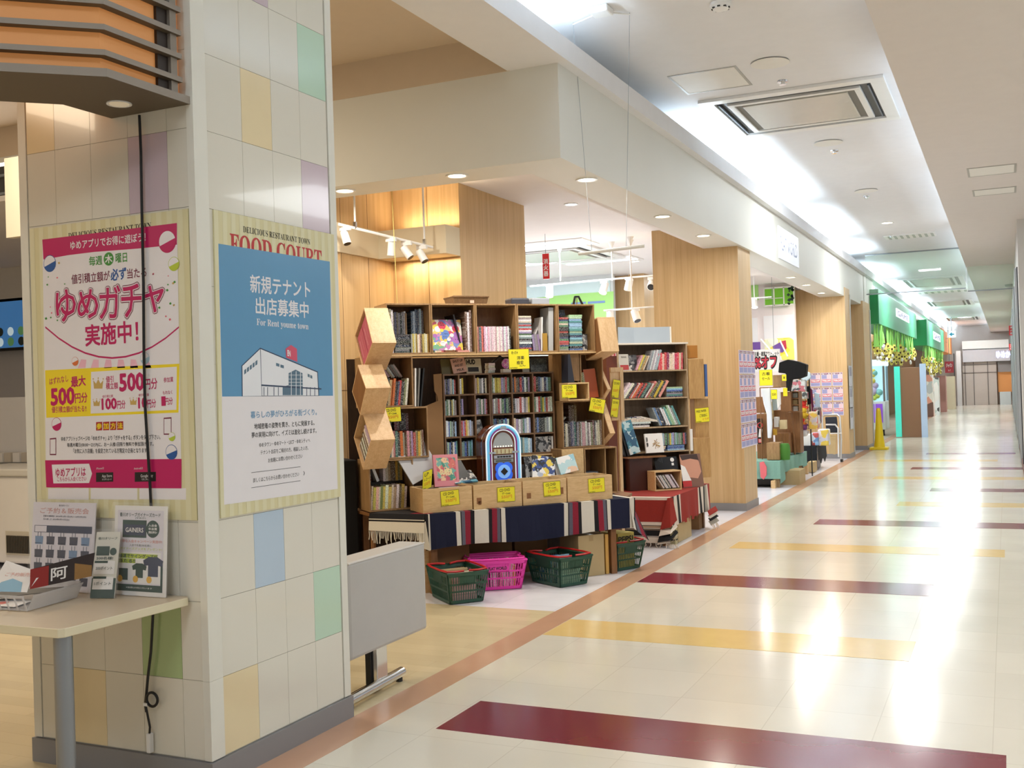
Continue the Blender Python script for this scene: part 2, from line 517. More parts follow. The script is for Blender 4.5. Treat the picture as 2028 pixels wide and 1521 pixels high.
# ---- tiled pillar
tile_cols = dict(c=mat('tile_cream', (229, 225, 211), 0.14, coat=0.3, nscale=2), y=mat('tile_yellow', (238, 220, 178), 0.14, coat=0.3), v=mat('tile_lilac', (208, 190, 200), 0.14, coat=0.3),
                 g=mat('tile_mint', (194, 224, 200), 0.14, coat=0.3), o=mat('tile_green', (172, 196, 140), 0.14, coat=0.3), b=mat('tile_blue', (188, 208, 226), 0.14, coat=0.3))
TK = list(tile_cols)
GROUT = mat('tile_grout', (212, 206, 190), 0.8)
TRIMW = mat('pillar_trim_white', (232, 230, 218), 0.4)
PX, PY, PXL, PYB = -2.835, 3.259, -3.778, 4.215
b = MB()
b.box(PXL + .006, PY + .006, 0, PX - .006, PYB - .006, 4.3, 6)
rows = [0.105 + 0.3075 * k for k in range(14)]
lc = [-3.735, -3.574, -3.374, -3.172, -2.969, -2.866]
rc = [3.335, 3.552, 3.752, 3.957, 4.165]
lcol = {(0, 8): 'y', (3, 7): 'v', (3, 1): 'o', (1, 0): 'y', (1, 4): 'b'}
rcol = {(3, 9): 'g', (1, 8): 'y', (3, 7): 'v', (1, 2): 'b', (3, 1): 'g', (0, 0): 'y', (1, 10): 'v', (2, 12): 'b'}
e = 0.0008
for k in range(13):
    z0, z1 = rows[k] + e, rows[k + 1] - e
    for i in range(5):
        b.box(lc[i] + e, PY, z0, lc[i + 1] - e, PY + .01, z1, TK.index(lcol.get((i, k), 'c')))
    for i in range(4):
        b.box(PX - .01, rc[i] + e, z0, PX, rc[i + 1] - e, z1, TK.index(rcol.get((i, k), 'c')))
    for zz0, zz1 in ((z0, z1),):
        b.box(PX - .03, PY - .004, z0 if k in (1,) else rows[k], PX + .004, PY + .074, rows[k + 1], 7)
        b.box(PX - .02, 4.17, rows[k], PX + .004, PYB + .004, rows[k + 1], 7)
        b.box(PXL - .004, PY - .004, rows[k], -3.738, PY + .05, rows[k + 1], 7)
b.box(PXL - .012, PY - .012, 0, PX + .012, PYB + .012, 0.1, 8)
struct(b, 'pillar_tiled', [tile_cols[k] for k in TK] + [GROUT, TRIMW, GREYB])

# ---- ceilings
ZL, ZC, XE = 3.8, 4.2, -2.72
zin = float(onY(663, 130, 6.99)[2])
b = MB()
b.box(-3.17, -6, ZL, XE, 6.99, ZL + .02)            # soffit beside the corridor
b.box(-2.9, 6.99, ZL, XE, 62, ZL + .02)
b.box(XE - .02, -6, ZL + .02, XE, 62, 3.955)              # upstand of the light trough
b.box(-3.19, -6, ZL + .001, -3.171, 6.99, 4.3)
b.box(-3.2, -6, ZL + .02, -3.15, 62, ZC + .02)
b.box(-3.2, -6, ZC, -0.2, 62, ZC + .05)             # raised corridor ceiling
b.box(-0.712, -6, ZL + .02, -0.69, 62, 3.955, 1)
b.box(-0.712, -6, ZL, 6.5, 62, ZL + .02, 1)
b.box(-0.25, -6, ZL + .021, -0.2, 62, ZC, 1)
b.box(-14, -6, zin, -3.19, 6.99, zin + .05, 2)      # recess over the food court
b.box(-14, 6.985, ZL, -3.17, 7.0, zin + .04, 2)
b.box(-14, 7.0, 3.4, -3.2, 26.3, 3.45, 3)           # shop ceiling
b.box(-3.25, 7.395, 3.131, -3.201, 26.3, 3.45, 3)
b.box(-14, 26.3, 3.62, -2.9, 62, 3.66, 3)
struct(b, 'ceiling', [CEIL, CEILR, TAUPE, mat('shop_ceiling', (236, 230, 226), 0.75)])

# ---- fascia beam round the shop corner
FASC = mat('fascia_white', (228, 228, 220), 0.55, nscale=1.5)
b = MB()
b.prism([(-2.8, 6.99, 3.13), (-2.8, 24.55, 3.13), (-3.2, 24.55, 3.13), (-3.2, 7.39, 3.13), (-6.3, 7.39, 3.13), (-6.3, 6.99, 3.13)], (0, 0, 0.68))
b.box(-2.79, 24.57, 3.06, -3.2, 26.3, 3.86)
b.box(-14, 6.99, 3.75, -6.3, 7.1, 3.82)
struct(b, 'beam_fascia', FASC, bevel=.003)

# ---- oak clad walls
XW, YW, XC = float(onY(780, 600, 8.6)[0]), 8.6, -4.45
b = MB()
b.prism([(XW, 7.4, 0), (XW, YW, 0), (XC, YW, 0), (XC, 10.05, 0), (-6.3, 10.05, 0), (-6.3, 7.4, 0)], (0, 0, 3.42), 0)
for zz in (1.55, ):
    b.box(XW - .002, 7.4, zz, XW + .0015, YW, zz + .004, 1)
for yy in (7.75, 8.18):
    b.box(XW - .002, yy, 0, XW + .0015, yy + .004, 3.4, 1)
for xx in (XW + .38,):
    b.box(xx, YW - .0015, 0, xx + .004, YW + .002, 3.4, 1)
struct(b, 'wall_left', [PANEL, mat('panel_joint', (120, 86, 50), 0.7)])
b = MB()
b.box(-3.886, 12.6, 0.09, -3.2, 13.26, 3.42, 0); b.box(-3.2, 12.6, 0.09, -2.84, 13.26, 3.14, 0); b.box(-3.9, 12.59, 0, -2.83, 13.27, 0.09, 1)
struct(b, 'wall_pillar_oak', [PANEL, GREYB])
b = MB()
b.box(-3.74, 21.4, 0.09, -2.79, 22.11, 3.3, 0); b.box(-3.75, 21.39, 0, -2.78, 22.12, 0.09, 1); b.box(-2.789, 22.06, .09, -2.775, 22.12, 3.2, 2)
b.box(-3.6, 24.0, 0.09, -2.76, 25.2, 3.2, 0); b.box(-3.61, 23.99, 0, -2.75, 25.21, 0.09, 1)
b.box(-2.76, 25.1, 0, -2.74, 25.2, 3.06, 2)
struct(b, 'wall_pillar_far', [PANEL, GREYB, mat('metal_edge_trim', (190, 190, 184), 0.4)])
pc = gz(1199, 549, 3.4)
b = MB()
w_ = float(onY(1300, 600, pc[1])[0]) + .3
b.box(float(pc[0]), float(pc[1]), 0, float(onY(1252, 600, pc[1])[0]), float(pc[1]) + .8, 3.42)
b.box(float(onY(1252, 600, pc[1])[0]), float(pc[1]) - .15, 0, float(onY(1282, 600, pc[1])[0]), float(pc[1]) + .8, 3.42)
struct(b, 'wall_column_shop', PANEL)
YMUR = 16.9
b = MB()
b.box(-14, YMUR, 0, float(onY(1215, 600, YMUR)[0]), YMUR + .1, 3.4, 0)
struct(b, 'wall_mural', mat('mural_wall_base', (226, 232, 232), 0.7))
# ---- shop back wall and the rest of the far walls
b = MB()
b.box(-14, 20.8, 0, float(onY(1576, 700, 20.8)[0]), 20.95, 3.4, 0)
struct(b, 'wall_back', mat('shop_wall_pinkwhite', (236, 226, 226), 0.7))
b = MB()
b.box(-14.1, 6.9, 0, -14, 26, 3.5); b.box(-14.1, -6, 0, -14, 6.9, 4.3)
struct(b, 'wall_outer_left', mat('wall_beige', (224, 214, 196), 0.7))
b = MB()
b.box(-14, 10.6, 0, -6.0, 10.7, 4.2, 0)
struct(b, 'wall_food_court', mat('food_court_wall', (206, 204, 204), 0.6))
b = MB()
b.box(-14, 23.0, 0, -3.6, 23.1, 3.4)
struct(b, 'wall_partition', mat('wall_beige_far', (222, 208, 186), 0.7))
b = MB()
b.box(-4.6, 25.2, 0, -4.5, 62, 3.66, 0); b.box(-14, 25.2, 0, -4.6, 25.3, 3.6)
struct(b, 'wall_arcade', mat('wall_brown', (170, 138, 100), 0.6))
b = MB()
b.box(0.2, 17.5, 0, 0.35, 62, 3.8, 0)
for y in (18.6, 21.5, 27, 34, 43):
    b.box(0.185, y, 0.1, 0.2, y + 0.07, 3.2, 1)
for y in (19.9, 24, 28, 32, 37, 42, 50):
    b.box(0.165, y, 0.02, 0.2, y + 0.5, 3.3, 2)
b.box(0.18, 17.5, 0, 0.2, 62, .1, 3)
struct(b, 'wall_right', [mat('wall_right_grey', (206, 202, 196), 0.5), mat('shopfront_frame_dark', (44, 46, 54), 0.4), mat('shopfront_frame_silver', (176, 180, 184), 0.35, .4), mat('skirting_redbrown', (120, 84, 76), 0.5)])
b = MB()
b.box(-5, 62, 0, 6.5, 62.15, 4.2, 0)
struct(b, 'wall_end', mat('end_wall', (206, 200, 192), 0.6))
# smoke barrier glass hung under the raised ceiling
b = MB()
b.box(-2.70, 24.2, 3.35, -0.72, 24.206, ZC - .01, 0); b.box(-0.69, 24.4, 3.3, 0.2, 24.406, 3.8, 0)
b.box(-2.70, 24.19, 3.33, -0.72, 24.22, 3.352, 1); b.box(-0.69, 24.39, 3.28, .2, 24.42, 3.302, 1); b.box(-2.7, 24.19, ZC - .025, -.72, 24.22, ZC, 1)
o = solo(b, 'smoke_barrier', [mat('barrier_glass', (214, 240, 226), 0.02, alpha=0.22, spec=0.5), STEEL], 'clear greenish glass smoke barrier hanging across the corridor ceiling', 'glass barrier', loc=(-1.3, 24.2, 3.3))

# ---- cornice light box on the oak wall
BEIGE = mat('light_box_beige', (228, 216, 188), 0.6)
b = MB()
yb, xb = YW - .27, XW + .02
b.prism([(XW - .0, 7.45, 2.735), (XW, YW, 2.735), (XC, YW, 2.735), (XC, yb, 2.735), (xb, yb, 2.735), (xb, 7.45, 2.735)], (0, 0, .255))
solo(b, 'cornice_light_box', BEIGE, 'beige cornice light box wrapped round the inside corner of the oak wall', 'light box', bevel=.003)
area('cornice_light', ((XW + XC) / 2 + .1, YW - .1, 3.01), .6, .05, 2.6, WARM, (math.pi, 0, 0))
area('cornice_light', ((XW + XC) / 2 + .1, YW - .1, 2.72), .6, .05, 4.2, WARM, (0, 0, 0))

# ================================================================ ceiling fittings
def downlight(x, y, z, r, label, group, warm=True, power=0, tilt=True):
    t = thing('downlight', label, 'ceiling lamp', (x, y, z), 0, group)
    b = MB()
    n = 28
    k = len(b.v)
    pr = [(r, -.001), (r * .98, -.008), (r * .80, -.008), (r * .74, .0)]
    ring = []
    for rr, zz in pr:
        ring += [(x + rr * math.cos(2 * math.pi * i / n), y + rr * math.sin(2 * math.pi * i / n), z + zz) for i in range(n)]
    fs = []
    for a in range(len(pr) - 1):
        for i in range(n):
            j = (i + 1) % n
            fs.append((a * n + i, a * n + j, (a + 1) * n + j, (a + 1) * n + i))
    b.put(ring, fs)
    part(b, 'trim_ring', WHITEPL, t, smooth=True)
    b = MB()
    b.cyl((x, y, z - .0035), (x, y, z - .0005), r * .74, n=24)
    part(b, 'lens', LAMPW if warm else LAMP, t, 'glowing lens')
    if power:
        l = area('downlight_lamp', (x, y, z - .02), r * 1.2, r * 1.2, power, NEUT if not warm else (1, .93, .82))
        l.data.shape = 'DISK'
    return t
soff = [((905, 347), 'front of the shop beam, right of the tiled pillar'), ((683, 377), 'front of the shop beam, touching the tiled pillar edge')]
places = ['first', 'second', 'third', 'fourth', 'fifth', 'sixth', 'seventh', 'eighth']
downlight(*[float(v) for v in gz(905, 347, 3.13)[:2]], 3.129, .085, 'round recessed downlight in the beam underside facing the tiled pillar, right one', 'beam downlights', power=14)
downlight(*[float(v) for v in gz(683, 377, 3.13)[:2]], 3.129, .085, 'round recessed downlight in the beam underside touching the tiled pillar edge', 'beam downlights', power=14)
for i, p in enumerate(((1162, 355), (1312, 428), (1393, 466), (1566, 549), (1597, 564), (1627, 580))):
    q = gz(*p, 3.13)
    downlight(float(q[0]), float(q[1]), 3.129, .085, f'{places[i]} downlight along the corridor beam underside counted from the beam corner', 'beam downlights', power=16)
for i, (p, wm) in enumerate((((1757, 441), True), ((1800, 556), True), ((1813, 582), True), ((1823, 603), True), ((1832, 622), True))):
    q = gz(*p, ZC)
    downlight(float(q[0]), float(q[1]), ZC - .001, .11, f'{places[i]} lit downlight along the raised corridor ceiling from the viewer', 'corridor downlights', warm=wm)
for i, p in enumerate(((1525, 123), (1640, 282), (1715, 377))):
    q = gz(*p, ZC)
    b = MB(); b.lathe([(.155, -.006), (.16, -.012), (.14, -.014), (.02, -.013)], (float(q[0]), float(q[1]), ZC), 28)
    solo(b, 'ceiling_speaker', WHITEP, f'{("unlit flat white round disc nearest the viewer", "unlit flat white round disc just past the ceiling cassette", "unlit flat white round disc furthest along")[i]} on the raised ceiling', 'ceiling disc', 'round ceiling discs', smooth=True)
for i, p in enumerate(((1550, 160), (1652, 298), (1716, 388), (1764, 466))):
    q = gz(*p, ZC)
    b = MB(); b.lathe([(.05, -.002), (.048, -.012), (.02, -.014), (.018, -.035), (.03, -.037)], (float(q[0]), float(q[1]), ZC), 16)
    solo(b, 'sprinkler', [CHROME], f'{places[i]} small fire sprinkler head along the raised ceiling from the viewer', 'sprinkler', 'sprinkler heads', smooth=True)
q = gz(1427, 6, ZC)
t = thing('smoke_detector', 'white smoke detector at the top of the raised ceiling', 'smoke detector', (float(q[0]), float(q[1]), ZC))
b = MB(); b.lathe([(.075, -.001), (.075, -.02), (.06, -.03), (.055, -.045), (.03, -.052)], (float(q[0]), float(q[1]), ZC), 24); part(b, 'housing', WHITEPL, t, smooth=True)
b = MB()
for k in range(8):
    a = k * math.pi / 4
    b.box(q[0] + .055 * math.cos(a) - .01, q[1] + .055 * math.sin(a) - .01, ZC - .042, q[0] + .055 * math.cos(a) + .01, q[1] + .055 * math.sin(a) + .01, ZC - .034)
part(b, 'vent', BLACK, t)

def cassette(x0, y0, x1, y1, z, label, detail=True):
    if z == ZC:
        x0, y0, x1, y1 = [q * (ZC - 1.5) / 2.6 for q in (x0, y0, x1, y1)]
    """ceiling cassette air conditioner: frame, four dark slots with louvres, central panel"""
    t = thing('ceiling_cassette', label, 'air conditioner', ((x0 + x1) / 2, (y0 + y1) / 2, z), 0, 'ceiling cassettes')
    w, d = x1 - x0, y1 - y0
    b = MB()
    fw = .075 * w
    zz = z - .03
    for a in ((x0, y0, x1, y0 + fw), (x0, y1 - fw, x1, y1), (x0, y0 + fw, x0 + fw, y1 - fw), (x1 - fw, y0 + fw, x1, y1 - fw)):
        b.box(a[0], a[1], zz, a[2], a[3], z)
    part(b, 'frame', WHITEPL, t, bevel=.004)
    b = MB()
    b.box(x0 + fw, y0 + fw, z - .006, x1 - fw, y1 - fw, z - .001)
    part(b, 'air_slot', BLACK, t)
    g_ = .06 * w
    a0, b0, a1, b1 = x0 + fw + g_, y0 + fw + g_, x1 - fw - g_, y1 - fw - g_
    b = MB(); r_ = .035 * w
    for a in ((a0, b0, a1, b0 + r_), (a0, b1 - r_, a1, b1), (a0, b0 + r_, a0 + r_, b1 - r_), (a1 - r_, b0 + r_, a1, b1 - r_)):
        b.box(a[0], a[1], zz - .004, a[2], a[3], z - .008)
    part(b, 'inner_frame', WHITEPL, t, bevel=.004)
    b = MB(); b.box(a0 + .075 * w, b0 + .065 * w, zz - .006, a1 - .075 * w, b1 - .065 * w, z - .012)
    part(b, 'grille_panel', mat('cassette_panel', (206, 205, 198), 0.25), t, bevel=.004)
    b = MB()
    b.box(a0 + r_, b0 + r_, z - .02, a1 - r_, b1 - r_, z - .008)
    part(b, 'inner_recess', mat('cassette_recess', (120, 118, 112), 0.6), t)
    if detail:
        for (xa, ya, xb_, yb_) in ((x0 + fw + .1, y0 + fw + .012, x1 - fw - .1, y0 + fw + .02), (x1 - fw - .035, y0 + fw + .08, x1 - fw - .022, y1 - fw - .08), (x0 + fw + .022, y0 + fw + .08, x0 + fw + .035, y1 - fw - .08)):
            b = MB(); b.box(xa, ya, z - .028, xb_, yb_, z - .012)
            part(b, 'louvre', mat('louvre_grey', (96, 104, 116), 0.4), t)
    return t
cassette(-2.49, 9.62, -0.875, 11.25, ZC, 'large square ceiling air conditioner cassette nearest the viewer')
cassette(-2.52, 29.6, -0.95, 32.6, ZC, 'second ceiling air conditioner cassette along the corridor, beyond the glass barrier', False)
cassette(-2.52, 38.8, -0.98, 41.8, ZC, 'third ceiling air conditioner cassette along the corridor, near the green signs', False)
cassette(-2.45, 50.0, -0.98, 53.0, ZC, 'furthest ceiling air conditioner cassette, above the corridor end', False)

def hatch(x0, y0, x1, y1, z, label):
    if z == ZC:
        x0, y0, x1, y1 = [q * (ZC - 1.5) / 2.6 for q in (x0, y0, x1, y1)]
    t = thing('access_hatch', label, 'ceiling hatch', ((x0 + x1) / 2, (y0 + y1) / 2, z), 0, 'ceiling hatches')
    b = MB(); f = .022
    for a in ((x0, y0, x1, y0 + f), (x0, y1 - f, x1, y1), (x0, y0 + f, x0 + f, y1 - f), (x1 - f, y0 + f, x1, y1 - f)):
        b.box(a[0], a[1], z - .006, a[2], a[3], z)
    part(b, 'frame', mat('hatch_frame', (176, 174, 168), 0.5, .2), t)
    b = MB(); b.box(x0 + f, y0 + f, z - .004, x1 - f, y1 - f, z); part(b, 'panel', WHITEP, t)
hatch(-2.51, 8.72, -1.93, 9.35, ZC, 'square ceiling access hatch in front of the large cassette')
hatch(-0.335, 12.87, 0.165, 13.43, ZL, 'nearer access hatch of the two on the right low ceiling')
hatch(-0.32, 14.42, 0.175, 14.9, ZL, 'further access hatch of the two on the right low ceiling')
for p, l in (((1802, 466), 'pale slatted air vent on the raised ceiling before the glass barrier'), ((1864, 577), 'pale slatted air vent on the raised ceiling between two cassettes')):
    q = gz(*p, ZC); s = .45 if p[0] < 1850 else .8
    t = thing('air_vent', l, 'air vent', (float(q[0]), float(q[1]), ZC), 0, 'ceiling air vents')
    b = MB(); b.box(q[0] - s, q[1] - s * .6, ZC - .02, q[0] + s, q[1] + s * .6, ZC); part(b, 'frame', WHITEPL, t)
    b = MB()
    for k in range(8):
        xx = q[0] - s * .85 + k * s * .24
        b.box(xx, q[1] - s * .5, ZC - .026, xx + s * .1, q[1] + s * .5, ZC - .02)
    part(b, 'slat', mat('vent_slat', (176, 184, 176), 0.5), t)
q = gz(2004, 563, ZL)
b = MB(); b.lathe([(.17, -.001), (.16, -.05), (.09, -.09)], (float(q[0]), float(q[1]), ZL), 20)
solo(b, 'dome_camera', mat('dome_grey', (150, 148, 144), .3), 'small grey dome camera on the right low ceiling', 'camera', smooth=True)

# hanging banner bar on two wires
q1, q2 = gz(1135, 45, ZC), gz(1247, 25, ZC)
yb2 = float(q1[1])
p1, p2 = onY(1172, 496, yb2), onY(1274, 487, yb2)
t = thing('banner_bar', 'thin white banner bar hanging on two wires before the shop corner', 'banner bar', (float((p1[0] + p2[0]) / 2), yb2, float(p1[2])))
b = MB(); a0 = onY(1146, 503, yb2); a1 = onY(1276, 487, yb2)
b.cyl(tuple(a0), tuple(a1), .012); part(b, 'bar', WHITEP, t)
for qa, pb in ((q1, p1), (q2, onY(1240, 490, yb2))):
    b = MB(); b.cyl(tuple(qa), tuple(pb), .0016, n=6); part(b, 'wire', STEEL, t)
q3 = gz(1190, 15, ZC)
b = MB(); b.box(q3[0] - .07, q3[1] - .07, ZC - .05, q3[0] + .07, q3[1] + .07, ZC); part(b, 'ceiling_box', WHITEPL, t, bevel=.01)
b = MB(); b.tube([(q1[0], q1[1], ZC - .012), (q3[0], q3[1], ZC - .03), (q2[0], q2[1], ZC - .012)], .006, 6); part(b, 'bracket', WHITEP, t)

# shop name board on the fascia
b = MB(); b.box(-2.8, 14.9, 3.215, -2.785, 16.43, 3.66)
nb = solo(b, 'name_board', mat('name_board_white', (232, 236, 246), .3, emit=.25), 'white shop name board with pale blue letters on the corridor fascia', 'shop sign', loc=(-2.79, 15.66, 3.215))
b = MB()
put_text(b, 'FLAT WORLD', (-2.7845, 0, 0), (0, 1, 0), (0, 0, 1), 15.02, 16.3, 3.44, .2, off=.0, bold=.01)
part(b, 'lettering', mat('sign_blue_grey', (116, 132, 172), .4), nb)

# ================================================================ posters on the tiled pillar
POSTERBOARD = mat('poster_board_stripe', (222, 214, 168), .5)
# pale yellow-green striped board
def board(pts, U, V, nrm, label, extra=None):
    b = MB()
    N = Vector(nrm)
    P = [Vector(p) for p in pts]
    b.prism(P, N * .006, 0)
    u0 = (P[1] - P[0]); 
    n = 32
    for k in range(0, n, 2):
        a, c = k / n, (k + 1) / n
        lo0, lo1 = P[0].lerp(P[1], a), P[0].lerp(P[1], c); hi0, hi1 = P[3].lerp(P[2], a), P[3].lerp(P[2], c)
        b.poly([p + N * .0066 for p in (lo0, lo1, hi1, hi0)], 1)
    o = solo(b, 'poster_board', [POSTERBOARD, mat('poster_board_stripe_light', (228, 222, 184), .5)], label, 'poster board', 'pale yellow poster boards on the pillar', loc=tuple((P[0] + P[1]) / 2))
    return o
YP = PY - .0005
lp = [(-3.725, YP, 1.037), (-2.868, YP, 1.037), (-2.868, YP, 2.249), (-3.725, YP, 2.249)]
lb = board(lp, (1, 0, 0), (0, 0, 1), (0, -1, 0), 'pale yellow striped poster board behind the crimson poster on the pillar')
XP = PX + .0005
rp = [(XP, 3.345, 1.035), (XP, 4.18, 1.035), (XP, 4.19, 2.256), (XP, 3.355, 2.256)]
rb = board(rp, (0, 1, 0), (0, 0, 1), (1, 0, 0), 'pale yellow striped poster board behind the blue poster on the pillar')

def LP(zx, zy):            # a place on the left face of the pillar from the photo's enlargement
    p = onY(zx * .3946, 400 + zy * .3945, PY); return float(p[0]), float(p[2])
def RP(zx, zy):
    p = onX(zx * .3946, 400 + zy * .3945, PX); return float(p[1]), float(p[2])
class Flat:
    """one printed layer set on a vertical face"""
    def __init__(s, fn, O, U, sc):
        s.fn, s.O, s.U, s.V, s.sc = fn, O, U, (0, 0, 1), sc
    def text(s, mb, st, x0, y0, x1, y1, h, mi=0, bold=0.0, off=.001):
        a, za = s.fn(x0, y0); c, zc = s.fn(x1, y1)
        put_text(mb, st, s.O, s.U, s.V, a, c, (za + zc) / 2, h * s.sc, mi, bold, off, slant=(zc - za) / max(1e-6, c - a))
    def poly(s, mb, pts, mi=0, off=.0005):
        N = Vector(s.U).cross(Vector(s.V))
        mb.poly([Vector(s.O) + Vector(s.U) * s.fn(*p)[0] + Vector(s.V) * s.fn(*p)[1] + N * off for p in reversed(pts)], mi)
    def disc(s, mb, x, y, r, mi=0, off=.0006, a0=0, a1=2 * math.pi):
        a, z = s.fn(x, y)
        disc(mb, s.O, s.U, s.V, a, z, r * s.sc, mi, off, 28, a0, a1)
CRIM = mat('poster_crimson', (196, 26, 96), .35)
MAR = mat('poster_maroon', (120, 24, 60), .4)
PYEL = mat('poster_yellow', (250, 224, 40), .35)
PGRN = mat('poster_green', (70, 150, 60), .4)
PBLU = mat('poster_blue', (40, 90, 160), .4)
PPINK = mat('poster_pink', (244, 190, 206), .4)
PGOLD = mat('poster_gold', (206, 172, 96), .35)
PLIME = mat('poster_lime', (190, 208, 60), .4)
GLOSSW = mat('poster_white', (240, 236, 238), .3)

# crimson app poster
L = Flat(LP, (0, PY - .0075, 0), (1, 0, 0), 1 / 1075.0)
b = MB()
pl, pr = LP(220, 190), LP(905, 1435)
t = thing('app_poster', 'crimson and white app lottery poster with a yellow band on the pillar', 'poster', (-3.3, PY - .008, float(pr[1])))
b = MB()
corner = [(220, 190), (895, 107), (918, 1437), (240, 1432)]
P = [Vector((LP(*c)[0], PY - .0078, LP(*c)[1])) for c in corner]
b.prism(list(reversed(P)), (0, .0012, 0))
part(b, 'paper', GLOSSW, t)
b = MB(); L.poly(b, [(220, 190), (895, 107), (895, 215), (700, 235), (480, 252), (350, 268), (226, 290)]); part(b, 'header_band', CRIM, t)
b = MB(); L.poly(b, [(234, 845), (908, 812), (903, 1057), (240, 1083)]); part(b, 'prize_band', PYEL, t)
b = MB(); L.poly(b, [(465, 853), (895, 827), (893, 1043), (463, 1062)], off=.0008); part(b, 'prize_panel', GLOSSW, t)
b = MB(); L.poly(b, [(234, 1296), (918, 1289), (918, 1437), (240, 1432)]); part(b, 'footer_band', CRIM, t)
b = MB(); L.poly(b, [(268, 1318), (455, 1313), (470, 1363), (455, 1410), (276, 1412)], off=.0008); part(b, 'footer_tag', GLOSSW, t)
b = MB()
L.poly(b, [(490, 1358), (576, 1356), (576, 1403), (490, 1405)], off=.0008); part(b, 'store_badge', INK, t)
b = MB(); L.poly(b, [(684, 1356), (790, 1354), (790, 1401), (684, 1404)], off=.0008); part(b, 'store_badge', INK, t)
# pink rays and arc under the title
for k in range(6):
    b = MB(); x = 415 + k * 62
    L.poly(b, [(x, 790), (x + 26, 792), (x + 34 - (k - 3) * -4, 832), (x - 6 + (k - 3) * 4, 834)])
    part(b, 'ray', PPINK, t)
b = MB()
arc = [(235 + i * 67, 628 + 155 * (1 - ((i - 5) / 5) ** 2)) for i in range(11)]
for i in range(10):
    (xa, ya), (xb_, yb_) = arc[i], arc[i + 1]
    L.poly(b, [(xa, ya - 4), (xb_, yb_ - 4), (xb_, yb_ + 5), (xa, ya + 5)])
part(b, 'arc_line', CRIM, t)
for (x, y, r, m) in ((847, 200, 48, CRIM), (258, 310, 38, PBLU), (880, 312, 30, PLIME), (292, 1115, 30, CRIM), (868, 1255, 32, PBLU), (870, 1178, 19, PLIME), (385, 800, 20, mat('poster_orange', (226, 120, 60), .4)), (735, 785, 26, mat('poster_skyblue', (170, 200, 214), .4))):
    b = MB(); L.disc(b, x, y, r, 0, .0009); L.disc(b, x, y, r * .93, 1, .0012); L.disc(b, x, y, r * .93, 0, .0015, math.pi * 1.12, math.pi * 2.12)
    part(b, 'capsule_ball', [m, GLOSSW], t)
b = MB(); L.disc(b, 553, 287, 29, 0, .0008); part(b, 'day_disc', PGRN, t)
rr = random.Random(3)
b = MB()
for k in range(34):
    x = rr.choice([rr.uniform(232, 330), rr.uniform(770, 890)]); y = rr.uniform(280, 600)
    s = rr.uniform(4, 9); L.poly(b, [(x, y), (x + s, y - s * .6), (x + s * 1.5, y + s * .5), (x + s * .5, y + s)], rr.randrange(3), .0011)
part(b, 'confetti', [PGOLD, PGRN, mat('poster_pinkdot', (232, 110, 130), .4)], t)
for (x0, y0, x1, y1) in ((258, 1186, 290, 1270), (829, 1083, 868, 1168)):
    b = MB(); L.poly(b, [(x0, y0), (x1, y0 - 3), (x1, y1), (x0, y1)], 0, .0007); L.poly(b, [(x0 + 3, y0 + 6), (x1 - 3, y0 + 4), (x1 - 3, y1 - 6), (x0 + 3, y1 - 6)], 1, .001)
    part(b, 'phone_icon', [MAR, GLOSSW], t)
for (x, y, s) in ((501, 912, 25), (493, 1007, 17), (677, 1001, 17)):
    b = MB(); L.poly(b, [(x - s, y - s * .7), (x - s * .45, y), (x, y - s * .9), (x + s * .45, y), (x + s, y - s * .7), (x + s * .85, y + s), (x - s * .85, y + s)], 0, .0011)
    for dx in (-1, 0, 1):
        L.disc(b, x + dx * s, y - s * (1.1 if dx == 0 else .95), s * .14, 0, .0011)
    part(b, 'crown', PGOLD, t)
for k in range(4):
    b = MB(); x = 490 + k * 35; L.poly(b, [(x, 1105 - k), (x + 31, 1103 - k), (x + 31, 1146 - k), (x, 1147 - k)], 0, .0008)
    part(b, 'heading_box', mat('poster_brick', (176, 44, 40), .4), t)
b = MB()
L.text(b, 'ゆめアプリでお得に遊ぼう！', 362, 220, 738, 176, 38, 0, .02)
L.text(b, '木', 536, 289, 571, 285, 36, 0, .03, .0012)
for k, ch in enumerate('参加方法'):
    L.text(b, ch, 493 + k * 35, 1126 - k, 518 + k * 35, 1125 - k, 26, 1, .03, .0012)
L.text(b, 'App Store', 520, 1377, 570, 1375, 16, 0, 0, .0012); L.text(b, 'からダウンロード', 520, 1392, 568, 1391, 9, 0, 0, .0012)
L.text(b, 'Google Play', 714, 1377, 776, 1374, 17, 0, 0, .0012); L.text(b, 'で手に入れよう', 718, 1392, 760, 1390, 9, 0, 0, .0012)
L.text(b, 'iPhoneは', 492, 1337, 530, 1335, 10, 0, 0, .0012); L.text(b, 'Androidは', 680, 1337, 725, 1335, 10, 0, 0, .0012)
part(b, 'lettering', [GLOSSW, PYEL], t, 'white lettering')
b = MB()
L.text(b, '毎週', 455, 299, 520, 292, 40, 1, .02); L.text(b, '曜日', 588, 284, 645, 278, 40, 1, .02)
L.text(b, '値引積立額が', 367, 390, 558, 370, 42, 0, .015); L.text(b, '必ず', 564, 368, 641, 358, 50, 2, .03); L.text(b, '当たる', 646, 362, 742, 352, 42, 0, .015)
L.text(b, '実施中！', 437, 672, 700, 648, 92, 3, .03)
L.text(b, '最大', 365, 904, 437, 895, 46, 3, .03); L.text(b, '500', 265, 980, 380, 972, 72, 3, .04); L.text(b, '円分', 385, 985, 446, 980, 44, 3, .02)
L.text(b, '値引積立額が当たる!!', 268, 1043, 442, 1036, 28, 3, .015)
L.text(b, '値引', 540, 891, 578, 888, 28, 3, .02, .0013); L.text(b, '積立額', 540, 925, 600, 921, 28, 3, .02, .0013)
